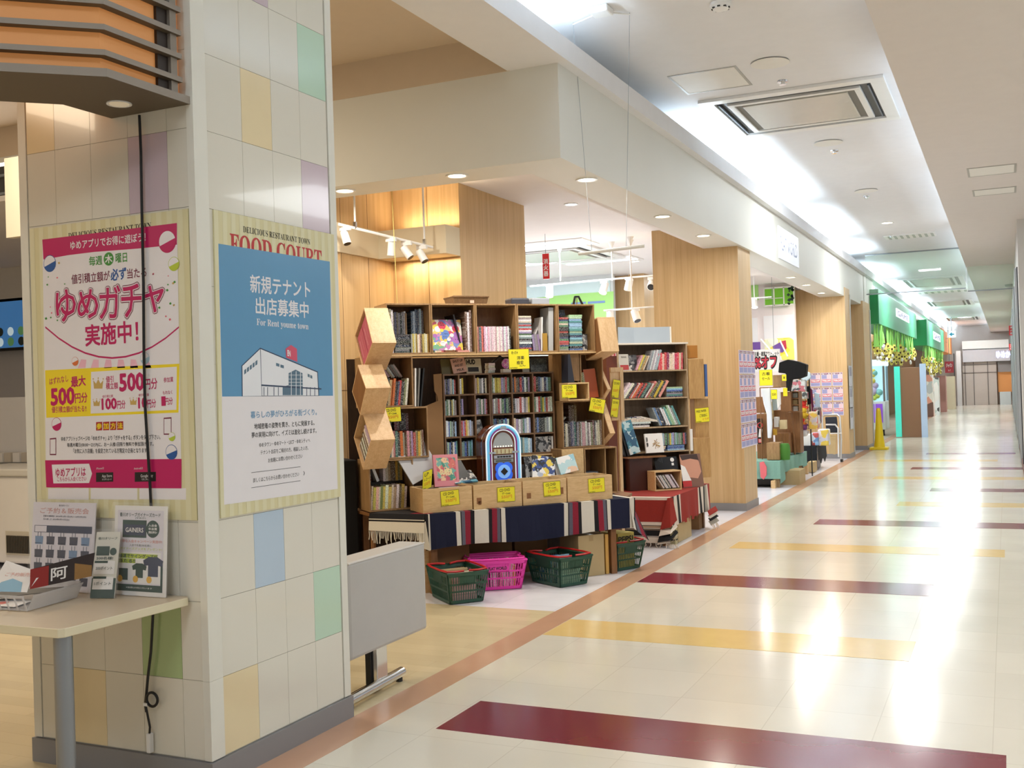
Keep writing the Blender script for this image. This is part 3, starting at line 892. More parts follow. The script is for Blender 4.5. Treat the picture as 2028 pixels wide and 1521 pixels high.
L.text(b, '500', 609, 907, 728, 900, 72, 3, .04, .0013); L.text(b, '円分', 735, 915, 797, 910, 46, 3, .02, .0013)
L.text(b, '参加賞', 829, 894, 877, 890, 22, 3, .01, .0013); L.text(b, 'もれなく', 825, 958, 872, 954, 16, 3, .01, .0013); L.text(b, '1', 821, 1000, 836, 999, 38, 3, .03, .0013); L.text(b, '円分', 838, 1001, 874, 998, 30, 3, .02, .0013)
L.text(b, '100', 520, 1015, 592, 1011, 46, 3, .04, .0013); L.text(b, '円分', 596, 1018, 637, 1015, 36, 3, .02, .0013)
L.text(b, '10', 703, 1009, 745, 1006, 44, 3, .04, .0013); L.text(b, '円分', 748, 1013, 790, 1009, 36, 3, .02, .0013)
L.text(b, '値引積立額', 522, 977, 575, 973, 12, 3, .0, .0013); L.text(b, '値引積立額', 703, 970, 755, 967, 12, 3, .0, .0013)
L.text(b, 'はずれなし', 256, 902, 350, 884, 30, 3, .01)
L.text(b, 'ゆめアプリは', 288, 1358, 438, 1352, 40, 3, .02, .0013); L.text(b, 'こちらから入会ください', 296, 1391, 442, 1388, 20, 3, .01, .0013)
part(b, 'lettering', [MAR, PGRN, PBLU, CRIM], t, 'coloured lettering')
b = MB()
L.text(b, 'ゆめアプリトップページの「ゆめガチャ」より「ガチャをする」ボタンをタップ下さい。', 315, 1189, 812, 1179, 21, 0, .01)
L.text(b, '毎週木曜日(00:00〜23:59)に、お一人様1回限り無料で参加頂けます。', 345, 1221, 778, 1215, 21, 0, .01)
L.text(b, '「お気に入り店舗」を設定されている方限定の企画となります。', 376, 1250, 750, 1246, 21, 0, .01)
part(b, 'lettering', INK, t, 'small black lettering')
for mm, bold, off, nm in ((MAR, .062, .0010, 'dark outline of the title'), (GLOSSW, .040, .0013, 'white rim of the title'), (CRIM, .018, .0016, 'crimson title')):
    b = MB()
    for ch, x0, x1, h in (('ゆ', 290, 388, 140), ('め', 398, 500, 125), ('ガ', 508, 612, 140), ('チ', 618, 718, 140), ('ャ', 735, 830, 112)):
        yc = 525 - (x0 + x1 - 640) / 2 * .075
        k = bold * .55
        g_ = 0
        L.text(b, ch, x0 - g_, yc, x1 + g_, yc - 6, h + g_ * 2, 0, bold, off)
    part(b, 'title', mm, t, nm)

# blue tenant poster
R = Flat(RP, (PX + .0075, 0, 0), (0, 1, 0), 1 / 1010.0)
t = thing('tenant_poster', 'blue and white tenant recruitment poster with a building drawing on the pillar', 'poster', (PX + .008, 3.76, 1.07))
b = MB(); P = [Vector((PX + .0078, *RP(*c))) for c in ((1088, 210), (1648, 300), (1688, 1440), (1118, 1520))]
b.prism(P, (-.0012, 0, 0)); part(b, 'paper', GLOSSW, t)
SKYB = mat('poster_skyfield', (98, 156, 196), .3)
b = MB(); R.poly(b, [(1088, 210), (1648, 300), (1664, 973), (1107, 977)]); part(b, 'blue_field', SKYB, t)
BLW = mat('poster_building_white', (238, 240, 244), .4); BLN = mat('poster_line_navy', (46, 66, 96), .4); BLR = mat('poster_tower_red', (214, 84, 110), .4); BLG = mat('poster_glass', (92, 120, 140), .3)
b = MB()
R.poly(b, [(1204, 822), (1298, 732), (1588, 852), (1594, 974), (1206, 976)], 1, .0008)
R.poly(b, [(1208, 824), (1297, 739), (1305, 974), (1210, 975)], 0, .0011)
R.poly(b, [(1300, 739), (1584, 856), (1590, 972), (1307, 973)], 0, .0011)
R.poly(b, [(1425, 737), (1452, 718), (1482, 738), (1484, 803), (1428, 782)], 2, .0014)
R.poly(b, [(1440, 860), (1475, 842), (1510, 860), (1512, 970), (1410, 970), (1410, 928), (1440, 920)], 3, .0014)
for x in (1452, 1476, 1498):
    R.poly(b, [(x, 850), (x + 3, 850), (x + 3, 970), (x, 970)], 0, .0017)
for y in (868, 888, 905, 921):
    R.poly(b, [(1440, y), (1512, y), (1512, y + 2), (1440, y + 2)], 0, .0017)
for k in range(5):
    x = 1217 + k * 14; y = 845 - k * 11
    R.poly(b, [(x, y), (x + 10, y - 8), (x + 10, y + 14), (x, y + 22)], 3, .0014)
for (x, y) in ((1377, 808), (1399, 816), (1536, 862), (1549, 868)):
    R.poly(b, [(x, y), (x + 17 if x < 1500 else x + 10, y + 5), (x + 17 if x < 1500 else x + 10, y + 20), (x, y + 15)], 3, .0014)
R.poly(b, [(1302, 916), (1605, 936), (1605, 942), (1302, 924)], 1, .0016)
for x in (1315, 1333, 1365, 1387, 1530, 1548, 1570, 1590):
    R.poly(b, [(x, 930), (x + 3, 930), (x + 3, 972), (x, 972)], 1, .0014)
part(b, 'building_drawing', [BLW, BLN, BLR, BLG], t)
b = MB()
R.text(b, '新規テナント', 1248, 410, 1548, 442, 74, 0, .02); R.text(b, '出店募集中', 1275, 520, 1540, 544, 72, 0, .02)
R.text(b, '𝐅𝐨𝐫 𝐑𝐞𝐧𝐭 𝐲𝐨𝐮𝐦𝐞 𝐭𝐨𝐰𝐧', 1280, 607, 1540, 630, 36, 0, 0)
R.text(b, 'EN', 1434, 758, 1449, 762, 24, 0, .04, .0018)
part(b, 'lettering', GLOSSW, t, 'white lettering')
b = MB()
R.text(b, '暮らしの夢がひろがる街づくり。', 1250, 1069, 1582, 1054, 29, 1, .01)
R.text(b, '地域密着の姿勢を貫き、ともに発展する。', 1268, 1127, 1570, 1108, 24, 0, .01); R.text(b, '夢の実現に向けて、イズミは進化し続けます。', 1255, 1171, 1580, 1147, 24, 0, .01)
R.text(b, 'ゆめタウン・ゆめマート・LECT・ゆめシティへ', 1293, 1221, 1548, 1196, 19, 0); R.text(b, 'テナント出店をご検討の方、相談したい方、', 1300, 1258, 1540, 1234, 19, 0)
R.text(b, 'お気軽にお問い合わせください', 1338, 1298, 1510, 1275, 19, 0); R.text(b, '詳しくはこちらからお問い合わせください', 1262, 1398, 1493, 1366, 19, 0); R.text(b, '›', 1515, 1362, 1522, 1361, 18, 0)
R.poly(b, [(1253, 1358), (1500, 1328), (1500, 1330), (1253, 1360)], 0, .001); R.poly(b, [(1253, 1434), (1500, 1398), (1500, 1400), (1253, 1436)], 0, .001)
part(b, 'lettering', [INK, SKYB], t, 'dark lettering')
b = MB()
R2 = Flat(RP, (PX + .0068, 0, 0), (0, 1, 0), 1 / 1010.0)
R2.text(b, '𝐃𝐄𝐋𝐈𝐂𝐈𝐎𝐔𝐒 𝐑𝐄𝐒𝐓𝐀𝐔𝐑𝐀𝐍𝐓 𝐓𝐎𝐖𝐍', 1213, 137, 1550, 203, 26, 0, 0, .0004)
R2.text(b, '𝐅𝐎𝐎𝐃 𝐂𝐎𝐔𝐑𝐓', 1148, 208, 1608, 290, 84, 1, .01, .0004)
part(b, 'lettering', [INK, mat('red_serif', (190, 44, 44), .4)], rb)
b = MB()
L2 = Flat(LP, (0, PY - .0068, 0), (1, 0, 0), 1 / 1075.0)
L2.text(b, '𝐃𝐄𝐋𝐈𝐂𝐈𝐎𝐔𝐒 𝐑𝐄𝐒𝐓𝐀𝐔𝐑𝐀𝐍𝐓 𝐓𝐎𝐖𝐍', 350, 172, 765, 118, 26, 0, 0, .0004)
part(b, 'lettering', INK, lb)
for k, (xa, xb_) in enumerate(((248, 452), (462, 695), (706, 940))):
    b = MB(); L2.poly(b, [(xa, 1436), (xb_, 1436), (xb_, 1494), (xa, 1491)], 0, .0004)
    part(b, 'menu_slip', GLOSSW, lb)

# ---- black cable down the pillar, coil and white connector
t = thing('power_cable', 'black power cable running down the pillar past the crimson poster', 'cable', (-3.1, PY - .02, .2))
pts = []
for (x, y) in ((276, 228), (279, 300), (281, 420), (284, 560), (285, 700), (287, 800), (292, 880), (297, 960), (300, 1020), (303, 1100), (303, 1215), (299, 1290), (293, 1340), (288, 1395), (290, 1410)):
    p = onY(x, y, PY - .02); pts.append((p[0], p[1], p[2]))
b = MB(); b.tube(pts, .0055, 8); 
part(b, 'cord', BLACK, t, smooth=True)
c = onY(302, 1385, PY - .022)
b = MB(); rr_ = .025
b.tube([(c[0] + rr_ * 1.05 * math.cos(a), PY - .022 - .004 * math.sin(a * .5), c[2] + rr_ * 1.1 * math.sin(a)) for a in [2 * math.pi * i / 24 for i in range(24)]], .0055, 8, closed=True)
e0 = onY(290, 1405, PY - .02); e1 = onY(297, 1440, PY - .02); e2 = onY(296, 1453, PY - .02)
b.tube([tuple(e0), tuple(e1), tuple(e2)], .0045, 8)
part(b, 'coil', BLACK, t, smooth=True)
e3 = onY(293, 1490, PY - .02)
b = MB(); b.box(e2[0] - .009, PY - .03, e3[2], e2[0] + .009, PY - .006, e2[2] + .002); part(b, 'connector', WHITEPL, t, bevel=.003)
b = MB(); k = onY(291, 1394, PY - .02); b.box(k[0] - .009, PY - .032, k[2] - .006, k[0] + .012, PY - .014, k[2] + .006); part(b, 'cable_tie', WHITEPL, t)

# ---- slatted orange lantern beside the pillar
GREYS = mat('lantern_grey', (150, 140, 128), .5)
DARKS = mat('lantern_dark', (92, 80, 62), .55)
ORNG = mat('lantern_orange', (222, 160, 100), .5, emit=.18, emit_rgb=(232, 150, 80), noise=.12, nscale=3)
t = thing('lantern_sign', 'orange food court lantern with grey slats attached to the pillar top', 'lantern', (-3.05, 3.0, 2.652))
outer = [(-2.843, 3.255), (-2.843, 2.832), (-3.30, 2.42), (-3.9, 2.42)]
inner = [(-3.9, 2.72), (-3.55, 2.72), (-3.25, 3.01), (-3.25, 3.255)]
def inset(pts, d):
    out = []
    # outward normals of the outer chain point to +x / -y
    for i, p in enumerate(pts):
        segs = []
        if i > 0: segs.append((pts[i - 1], pts[i]))
        if i < len(pts) - 1: segs.append((pts[i], pts[i + 1]))
        nx = ny = 0
        for a, c in segs:
            dx, dy = c[0] - a[0], c[1] - a[1]; l = math.hypot(dx, dy)
            nx += dy / l; ny += -dx / l
        l = math.hypot(nx, ny); nx /= l; ny /= l
        k = d / max(.5, (1 if len(segs) == 1 else math.cos(math.acos(max(-1, min(1, (((segs[0][1][0]-segs[0][0][0])*(segs[1][1][0]-segs[1][0][0])+(segs[0][1][1]-segs[0][0][1])*(segs[1][1][1]-segs[1][0][1]))/(math.hypot(segs[0][1][0]-segs[0][0][0],segs[0][1][1]-segs[0][0][1])*math.hypot(segs[1][1][0]-segs[1][0][0],segs[1][1][1]-segs[1][0][1]))))))/2)))
        out.append((p[0] + nx * k, p[1] + ny * k))
    return out
b = MB(); b.prism([(x, y, 2.652) for x, y in outer + inner], (0, 0, .03), 0, cap=1); part(b, 'bottom_plate', [GREYS, DARKS], t)
pan = inset(outer, .055)
b = MB(); b.prism([(x, y, 2.682) for x, y in pan + inner], (0, 0, .75)); part(b, 'lit_panel', ORNG, t)
sl = inset(outer, .012); sl2 = inset(outer, .05)
sl = [(-2.855, 3.23)] + sl[1:]; sl2 = [(-2.893, 3.23)] + sl2[1:]
for k in range(8):
    z = 2.732 + k * .0905
    b = MB(); b.prism([(x, y, z) for x, y in sl + list(reversed(sl2))], (0, 0, .02), 0, cap=1); part(b, 'slat', [GREYS, DARKS], t)
b = MB(); b.box(-2.905, 3.13, 2.682, -2.885, 3.185, 3.43); part(b, 'post', mat('lantern_post_dark', (52, 40, 32), .5), t)
b = MB(); b.box(-2.915, 3.185, 2.682, -2.87, 3.22, 3.43); part(b, 'end_rail', GREYS, t)
q = gz(236, 205, 2.652)
b = MB(); b.lathe([(.047, .0), (.047, -.004), (.040, -.004), (.038, -.001)], (float(q[0]), float(q[1]), 2.652), 24); dl = part(b, 'downlight', WHITEPL, t, smooth=True)
b = MB(); b.cyl((q[0], q[1], 2.6505), (q[0], q[1], 2.6485), .037, n=20); part(b, 'lens', mat('lens_reflector', (222, 206, 176), .15, .6, emit=.25), dl)

# ---- table against the pillar
TT = mat('table_laminate', (206, 190, 164), .32); TE = mat('table_edge', (226, 216, 184), .4)
t = thing('food_court_table', 'beige laminate table with cream edge pushed against the tiled pillar', 'table', (-3.4, 2.95, 0))
b = MB(); top = [(-2.908, 3.235, .708), (-2.93, 3.255, .708), (-4.2, 3.255, .708), (-4.2, 2.62, .708), (-2.955, 2.648, .708), (-2.94, 2.665, .708)]
b.prism(list(reversed(top)), (0, 0, .032), 1, cap=0); part(b, 'table_top', [TT, TE], t, bevel=.003)
for (x, y) in ((-3.0, 2.71), (-4.1, 2.71)):
    b = MB(); b.cyl((x, y, 0), (x, y, .71), .032, n=24); part(b, 'leg', STEEL, t, smooth=True)

# flyer stands on the table
def tilted(label, name, x0, y0, x1, y1, z0, h, lean, mats, draw, cat, group=None):
    """an upright sheet in a clear holder, standing at z0 and leaning back; draw(Flat-like put) prints on it"""
    p0, p1 = Vector((x0, y0, z0)), Vector((x1, y1, z0))
    U = (p1 - p0).normalized(); N = Vector((U.y, -U.x, 0)); V = (Vector((0, 0, 1)) - N * lean).normalized()
    t = thing(name, label, cat, ((x0 + x1) / 2, (y0 + y1) / 2, z0), 0, group)
    w = (p1 - p0).length
    b = MB()
    P = [p0, p1, p1 + V * h, p0 + V * h]
    b.prism(P, U.cross(V) * -.004); part(b, 'sheet', mats[0], t)
    b = MB(); draw(b, p0 + U.cross(V) * .0004, U, V, w, h); part(b, 'print', mats, t)
    b = MB(); g_ = U.cross(V) * .002
    b.prism([p + g_ for p in (p0 - U * .012, p1 + U * .012, p1 + U * .012 + V * (h + .012), p0 - U * .012 + V * (h + .012))], g_ * .5)
    part(b, 'clear_holder', mat('clear_acrylic', (245, 248, 250), .03, alpha=.05), t)
    b = MB(); b.prism([p0, p1, p1 - N * .09, p0 - N * .09], (0, 0, .003)); part(b, 'foot', mat('clear_acrylic', (245, 248, 250), .03, alpha=.05), t)
    return t
NAVY = mat('print_navy', (44, 54, 84), .4); LILP = mat('flyer_lilac', (226, 222, 230), .35); BAGN = mat('print_bag_dark', (62, 64, 84), .4); BAGB = mat('print_bag_blue', (120, 150, 186), .4); SALM = mat('print_salmon', (214, 150, 140), .4)
DGRN = mat('print_dark_green', (30, 66, 56), .35)
def d1(b, O, U, V, w, h):
    put_text(b, 'ご予約＆販売会', O, U, V, w * .12, w * .9, h * .905, h * .065, 4, .0, .0006)
    put_text(b, '【受付期間】2024年5月1日(水)〜6月2日(日)', O, U, V, w * .18, w * .86, h * .84, h * .022, 1, .01, .0006); put_text(b, '【お渡し】2024年6月15日(土)', O, U, V, w * .18, w * .6, h * .805, h * .022, 1, .01, .0006)
    rect(b, O, U, V, w * .04, h * .655, w * .96, h * .735, 1, .0005); rect(b, O, U, V, w * .05, h * .66, w * .24, h * .73, 0, .0009)
    put_text(b, '株式会社イズミ', O, U, V, w * .42, w * .58, h * .965, h * .022, 1, 0, .0006)
    for r_ in range(4):
        for c_ in range(5):
            x = w * (.06 + c_ * .185); y = h * (.52 - r_ * .15); s = w * .13
            b.poly([O + U * (x + s * a) + V * (y + s * c) + U.cross(V) * .0006 for a, c in ((.05, 0), (.95, 0), (1, .72), (0, .72))], 2 if (r_ * 5 + c_) % 4 else 3)
            for aa in (.3, .66):
                b.poly([O + U * (x + s * a) + V * (y + s * c) + U.cross(V) * .0006 for a, c in ((aa, .72), (aa + .05, .72), (aa + .04, 1.1), (aa - .01, 1.1))], 1)
            rect(b, O, U, V, x, y + s * 1.25, x + s * .8, y + s * 1.31, 1, .0006)
tilted('white handbag sale flyer in a clear stand at the left of the table', 'flyer_stand', -3.71, 3.185, -3.36, 3.185, .742, .36, .10, [LILP, NAVY, BAGN, BAGB, SALM], d1, 'flyer')
def d2(b, O, U, V, w, h):
    rect(b, O, U, V, w * .06, h * .05, w * .94, h * .95, 5, .0003)
    put_text(b, '香川オリーブガイナーズカード', O, U, V, w * .1, w * .88, h * .9, h * .045, 1, .02, .0007); put_text(b, '(ゆめか)', O, U, V, w * .4, w * .6, h * .862, h * .025, 1, .01, .0007)
    rect(b, O, U, V, w * .16, h * .645, w * .62, h * .84, 1, .0006); rect(b, O, U, V, w * .18, h * .67, w * .6, h * .79, 2, .0009)
    put_text(b, 'GAINERS', O, U, V, w * .22, w * .56, h * .73, h * .05, 6, .02, .0012)
    disc(b, O, U, V, w * .74, h * .745, w * .125, 1, .0009)
    for k, s in enumerate(('入会金', '年会費', '無料!')):
        put_text(b, s, O, U, V, w * .66, w * .82, h * (.785 - .038 * k), h * .028, 0, .02, .0013)
    put_text(b, 'お得な入会キャンペーン実施中!', O, U, V, w * .1, w * .92, h * .605, h * .034, 4, .02, .0007)
    put_text(b, '入会で先着200名様に', O, U, V, w * .3, w * .72, h * .56, h * .026, 1, .0, .0007); put_text(b, 'ガイナーズグッズをプレゼント!', O, U, V, w * .12, w * .92, h * .522, h * .03, 3, .01, .0007)
    rect(b, O, U, V, w * .08, h * .14, w * .9, h * .485, 0, .0006); rect(b, O, U, V, w * .1, h * .415, w * .84, h * .465, 3, .0007); rect(b, O, U, V, w * .1, h * .36, w * .42, h * .41, 3, .0007)
    put_text(b, '抽選でサイングッズが', O, U, V, w * .1, w * .84, h * .44, h * .042, 1, .03, .0009); put_text(b, '当たる!!', O, U, V, w * .1, w * .42, h * .385, h * .042, 1, .03, .0009)
    for (x, y, s) in ((.5, .2, .2), (.76, .22, .27)):
        X, Y, S = w * x, h * y, w * s
        b.poly([O + U * (X + S * a) + V * (Y + S * c) + U.cross(V) * .001 for a, c in ((-.35, 0), (.35, 0), (.35, .6), (.62, .55), (.7, .85), (.3, 1.05), (-.3, 1.05), (-.7, .85), (-.62, .55), (-.35, .6))], 1 if x < .6 else 2)
    rect(b, O, U, V, w * .1, h * .17, w * .28, h * .3, 1, .001)
    rect(b, O, U, V, w * .06, h * .05, w * .94, h * .125, 1, .0006); rect(b, O, U, V, w * .9, h * .1, w * .94, h * .36, 1, .0006)
    for x in (.1, .4, .66):
        disc(b, O, U, V, w * (x + .03), h * .185, w * .05, 7, .0014)
    put_text(b, '※抽選は9月に行います', O, U, V, w * .25, w * .75, h * .09, h * .02, 0, 0, .0009)
tilted('white baseball card flyer with dark green shirts standing right of the table', 'flyer_stand', -3.255, 3.195, -2.985, 3.195, .742, .352, .07, [PAPER, DGRN, NAVY, PLIME, SALM, LILP, PAPER, mat('print_orange', (232, 180, 60), .4)], d2, 'flyer')
def d3(b, O, U, V, w, h):
    rect(b, O, U, V, 0, 0, w, h * .3, 1, .0004)
    put_text(b, '香川オリーブ', O, U, V, w * .1, w * .9, h * .9, h * .04, 1, .01, .0007)
    rect(b, O, U, V, w * .08, h * .64, w * .62, h * .78, 1, .0007); disc(b, O, U, V, w * .78, h * .7, w * .14, 1, .0009)
    put_text(b, '200名様!', O, U, V, w * .1, w * .8, h * .6, h * .045, 1, .02, .0007)
    rect(b, O, U, V, w * .05, h * .36, w * .9, h * .56, 2, .0006); rect(b, O, U, V, w * .05, h * .13, w * .9, h * .32, 2, .0008)
    rect(b, O, U, V, w * .05, h * .525, w * .6, h * .56, 1, .0009); rect(b, O, U, V, w * .05, h * .29, w * .6, h * .325, 1, .0011)
    put_text(b, '200ポイント', O, U, V, w * .12, w * .82, h * .45, h * .05, 1, .01, .0012); put_text(b, '1ポイント', O, U, V, w * .12, w * .82, h * .22, h * .05, 1, .01, .0012)
tilted('narrow green leaflet stand between the two flyers on the table', 'leaflet_stand', -3.285, 3.105, -3.185, 3.13, .742, .258, .24, [mat('leaflet_cream', (220, 218, 206), .35), DGRN, PAPER], d3, 'leaflet')

# clear tray basket with leaflets
t = thing('tray_basket', 'clear plastic slotted tray of leaflets on the left of the table', 'tray', (-3.6, 2.98, .742))
CLR = mat('clear_plastic_tray', (226, 226, 228), .15, alpha=.5)
A, B, C, D = [Vector(p) for p in ((-3.86, 2.80, .743), (-3.315, 2.835, .743), (-3.35, 3.10, .743), (-3.86, 3.08, .743))]
b = MB()
b.prism([A, B, C, D], (0, 0, .004))
H_ = .06
def wall(b, a, c, flare, solid=False):
    o = Vector(((c - a).y, -(c - a).x, 0)).normalized() * flare
    u = (c - a)
    b.prism([a + Vector((0, 0, .052)) + o * .9, c + Vector((0, 0, .052)) + o * .9, c + Vector((0, 0, H_)) + o, a + Vector((0, 0, H_)) + o], o.normalized() * .004)
    if solid:
        b.prism([a, c, c + Vector((0, 0, H_)) + o, a + Vector((0, 0, H_)) + o], o.normalized() * .002)
        return
    n = max(3, int(u.length / .042))
    for k in range(n + 1):
        p = a + u * (k / n); w_ = u.normalized() * .004
        b.prism([p - w_, p + w_, p + w_ + Vector((0, 0, H_)) + o, p - w_ + Vector((0, 0, H_)) + o], o.normalized() * .003)
wall(b, A, B, .02); wall(b, B, C, .03, True); wall(b, C, D, .02, True); wall(b, D, A, .02)
part(b, 'tray', CLR, t)
def leaflet(label, pts, m, prt=None, mats=None):
    b = MB(); P = [Vector(p) for p in pts]; n = (P[1] - P[0]).cross(P[3] - P[0]).normalized()
    b.prism(P, n * -.002)
    if prt: prt(b, P[0], (P[1] - P[0]).normalized(), (P[3] - P[0]).normalized(), (P[1] - P[0]).length, (P[3] - P[0]).length)
    solo(b, 'leaflet', mats or m, label, 'leaflet', 'leaflets in the clear tray')
RED = mat('print_red', (150, 40, 34), .35); DKB = mat('print_dark_brown', (48, 36, 34), .35)
def dA(b, O, U, V, w, h):
    rect(b, O, U, V, 0, 0, w * .3, h, 1, .0005); rect(b, O, U, V, w * .72, 0, w, h, 3, .0005)
    put_text(b, '阿', O, U, V, w * .34, w * .6, h * .5, h * .62, 2, .02, .0008)
    b.poly([O + U * (w * .02) + V * (h * .1) + U.cross(V) * .0007, O + U * (w * .14) + V * (h * .5) + U.cross(V) * .0007, O + U * (w * .1) + V * (h * .5) + U.cross(V) * .0007], 2)
leaflet('dark festival leaflet with white brush writing, leaning in the clear tray', [(-3.42, 2.94, .80), (-3.215, 3.05, .84), (-3.205, 3.06, .93), (-3.42, 2.945, .875)], None, dA, [DKB, RED, PAPER, mat('print_goldbrown', (150, 112, 60), .4)])
def dB(b, O, U, V, w, h):
    put_text(b, 'ご予約販売会', O, U, V, w * .2, w * .95, h * .55, h * .12, 2, 0, .0008); b.poly([O + U * (w * a) + V * (h * c) + U.cross(V) * .0007 for a, c in ((.1, .0), (.85, .0), (.75, .3), (.45, .42), (.2, .3))], 1)
leaflet('white leaflet with a pale blue shape, tipped up in the clear tray', [(-3.60, 2.90, .79), (-3.425, 2.93, .79), (-3.44, 2.98, .865), (-3.58, 2.97, .90)], None, dB, [PAPER, mat('print_skyblue', (120, 176, 208), .4), SALM])
leaflet('white leaflet with pink circles lying flat at the front of the clear tray', [(-3.84, 2.82, .752), (-3.40, 2.85, .752), (-3.42, 2.95, .755), (-3.84, 2.95, .755)], None, lambda b, O, U, V, w, h: [disc(b, O, U, V, w * x, h * .3, h * .22, 1, .0006) for x in (.2, .45, .75)], [PAPER, mat('print_coral', (226, 120, 110), .4)])
leaflet('black edged leaflet under the festival leaflet in the clear tray', [(-3.60, 2.88, .765), (-3.33, 2.97, .79), (-3.33, 3.02, .80), (-3.60, 2.98, .78)], BLACK)

# ---- folded grey bench behind the pillar
VIN = mat('bench_vinyl_grey', (190, 188, 184), .45, noise=.08)
t = thing('folding_bench', 'grey vinyl bench seat standing on edge beside the tiled pillar', 'bench', (-2.98, 4.7, 0))
b = MB(); b.box(-3.075, 4.335, .222, -2.905, 5.09, .695); part(b, 'seat_pad', VIN, t, bevel=.018)
b = MB(); b.tube([(-2.906, 4.34, .690), (-2.906, 5.08, .690)], .004, 6); part(b, 'piping', mat('bench_piping', (206, 204, 200), .4), t)
b = MB(); b.box(-2.955, 4.60, .035, -2.925, 4.70, .26); part(b, 'leg_post', CHROME, t, bevel=.004)
b = MB(); b.cyl((-2.928, 4.655, .238), (-2.922, 4.655, .238), .011, n=12); part(b, 'bolt', STEEL, t)
b = MB(); b.box(-2.985, 4.585, .02, -2.955, 4.66, .30); part(b, 'bracket', BLACK, t)
b = MB(); b.tube([(-2.91, 4.30, .042), (-2.94, 4.86, .042)], .027, 14); part(b, 'foot_bar', CHROME, t, smooth=True)
for y, x in ((4.33, -2.912), (4.83, -2.938)):
    b = MB(); b.cyl((x, y, .0), (x, y, .018), .018, n=12); part(b, 'foot_glide', BLACK, t)

# ---- food court glimpsed left of the pillar
YF = 10.5
def fq(x0, y0, x1, y1, Y=YF):
    a, c = onY(x0, y0, Y), onY(x1, y1, Y); return float(a[0]), float(c[2]), float(c[0]), float(a[2])
def slab(name, px, m, label, cat, Y=YF, d=.05, **k):
    x0, z0, x1, z1 = fq(*px, Y)
    b = MB(); b.box(x0, Y, z0, x1, Y + d, z1)
    return solo(b, name, m, label, cat, loc=((x0 + x1) / 2, Y, z0), **k)
x0, z0, x1, z1 = fq(-90, 232, 75, 318)
b = MB(); b.box(x0, YF, z0, x1, YF + .04, z1)
struct(b, 'window_1', mat('skylight_glass', (214, 232, 246), .2, emit=.9))
b = MB(); b.box(x0, YF - .06, z1 - .02, x1, YF, z1 + .22); b.box(float(onY(44, 260, YF)[0]), YF - .04, z0, float(onY(46, 260, YF)[0]), YF, z1); struct(b, 'trim_1', mat('window_frame_brown', (142, 128, 116), .5))
t = thing('louvre_wall', 'dark brown louvred panel with pale slats in the food court behind the pillar', 'louvre panel', (x0 + 1, YF, 1.0))
a0, c0, a1, c1 = fq(-90, 318, 75, 545, YF)
b = MB(); b.box(a0, YF, c0, a1, YF + .05, c1); part(b, 'backing', mat('louvre_brown', (84, 68, 40), .6), t)
for k in range(7):
    z = c0 + (c1 - c0) * (k + .6) / 7
    b = MB(); b.box(a0, YF - .05, z, a1, YF, z + .035); part(b, 'slat', mat('louvre_slat', (150, 138, 116), .5), t)
slab('header_panel', (-90, 536, 75, 586), mat('header_beige', (226, 220, 208), .5), 'pale header panel above the wall screen in the food court', 'panel', YF - .12, .1)
slab('dark_bulkhead', (-90, 584, 75, 605), BLACK, 'black strip above the wall screen in the food court', 'panel', YF - .1, .08)
t = thing('wall_screen', 'wall screen showing bowls of food behind the tiled pillar', 'screen', (float(onY(20, 640, YF)[0]), YF - .1, float(onY(20, 690, YF)[2])))
a0, c0, a1, c1 = fq(-80, 600, 56, 692, YF - .1)
b = MB(); b.box(a0, YF - .1, c0, a1, YF - .04, c1); part(b, 'bezel', BLACK, t)
b = MB(); b.box(a0, YF - .105, c0 + .04, a1 - .03, YF - .1, c1 - .04); part(b, 'display', mat('screen_blue', (60, 110, 160), .2, emit=.5), t)
b = MB()
for r_ in range(2):
    for k in range(4):
        disc(b, (a1 - .12 - k * .2, YF - .107, c0 + .12 + r_ * .14), (1, 0, 0), (0, 0, 1), 0, 0, .06, (k + r_) % 3, .0)
part(b, 'food_picture', [mat('dish_dark', (40, 50, 44), .3, emit=.1), mat('dish_green', (90, 140, 90), .3, emit=.3), mat('dish_white', (200, 220, 226), .3, emit=.4)], t)
b = MB(); zf = fq(-90, 690, 75, 800)
# counter, equipment, freezer
t = thing('food_counter', 'white food court counter with trays of dishes behind the pillar', 'counter', (float(onY(20, 900, 8.2)[0]), 8.2, 0))
a0, c0, a1, c1 = fq(-70, 790, 60, 945, 8.2)
b = MB(); b.box(a0, 8.2, 0, a1, 8.8, c0 + .12); part(b, 'cabinet', mat('counter_grey', (176, 176, 178), .4), t)
b = MB(); b.box(a0, 8.35, c0 + .2, a1, 8.85, c1); part(b, 'back_shelf', mat('counter_white', (232, 232, 234), .3), t)
b = MB(); b.box(a0, 8.18, c0 + .12, a1, 8.8, c0 + .16); part(b, 'worktop', STEEL, t)
for k in range(5):
    xx = a1 - .1 - k * .13
    b = MB(); b.box(xx - .05, 8.22, c0 + .16, xx + .05, 8.32, c0 + .26)
    solo(b, 'dish_box', PAPER if k % 2 else mat('dish_cream', (206, 198, 186), .4), f'{ORD[k]} small tray box from the pillar on the food court counter', 'tray', 'tray boxes on the food court counter')
t = thing('chest_freezer', 'white chest freezer with a grey grille beside the food court counter', 'freezer', (-8.35, 7.2, 0))
b = MB(); b.box(-9.2, 7.0, .06, -7.95, 7.7, .86); part(b, 'body', mat('freezer_white', (236, 234, 232), .35), t, bevel=.02)
b = MB(); b.box(-9.22, 6.98, .86, -7.93, 7.72, .93); part(b, 'lid', mat('freezer_lid', (214, 212, 206), .35), t, bevel=.015)
b = MB(); b.box(-8.42, 6.985, .14, -8.02, 7.0, .36)
part(b, 'grille', mat('grille_cream', (206, 200, 186), .5), t)
b = MB()
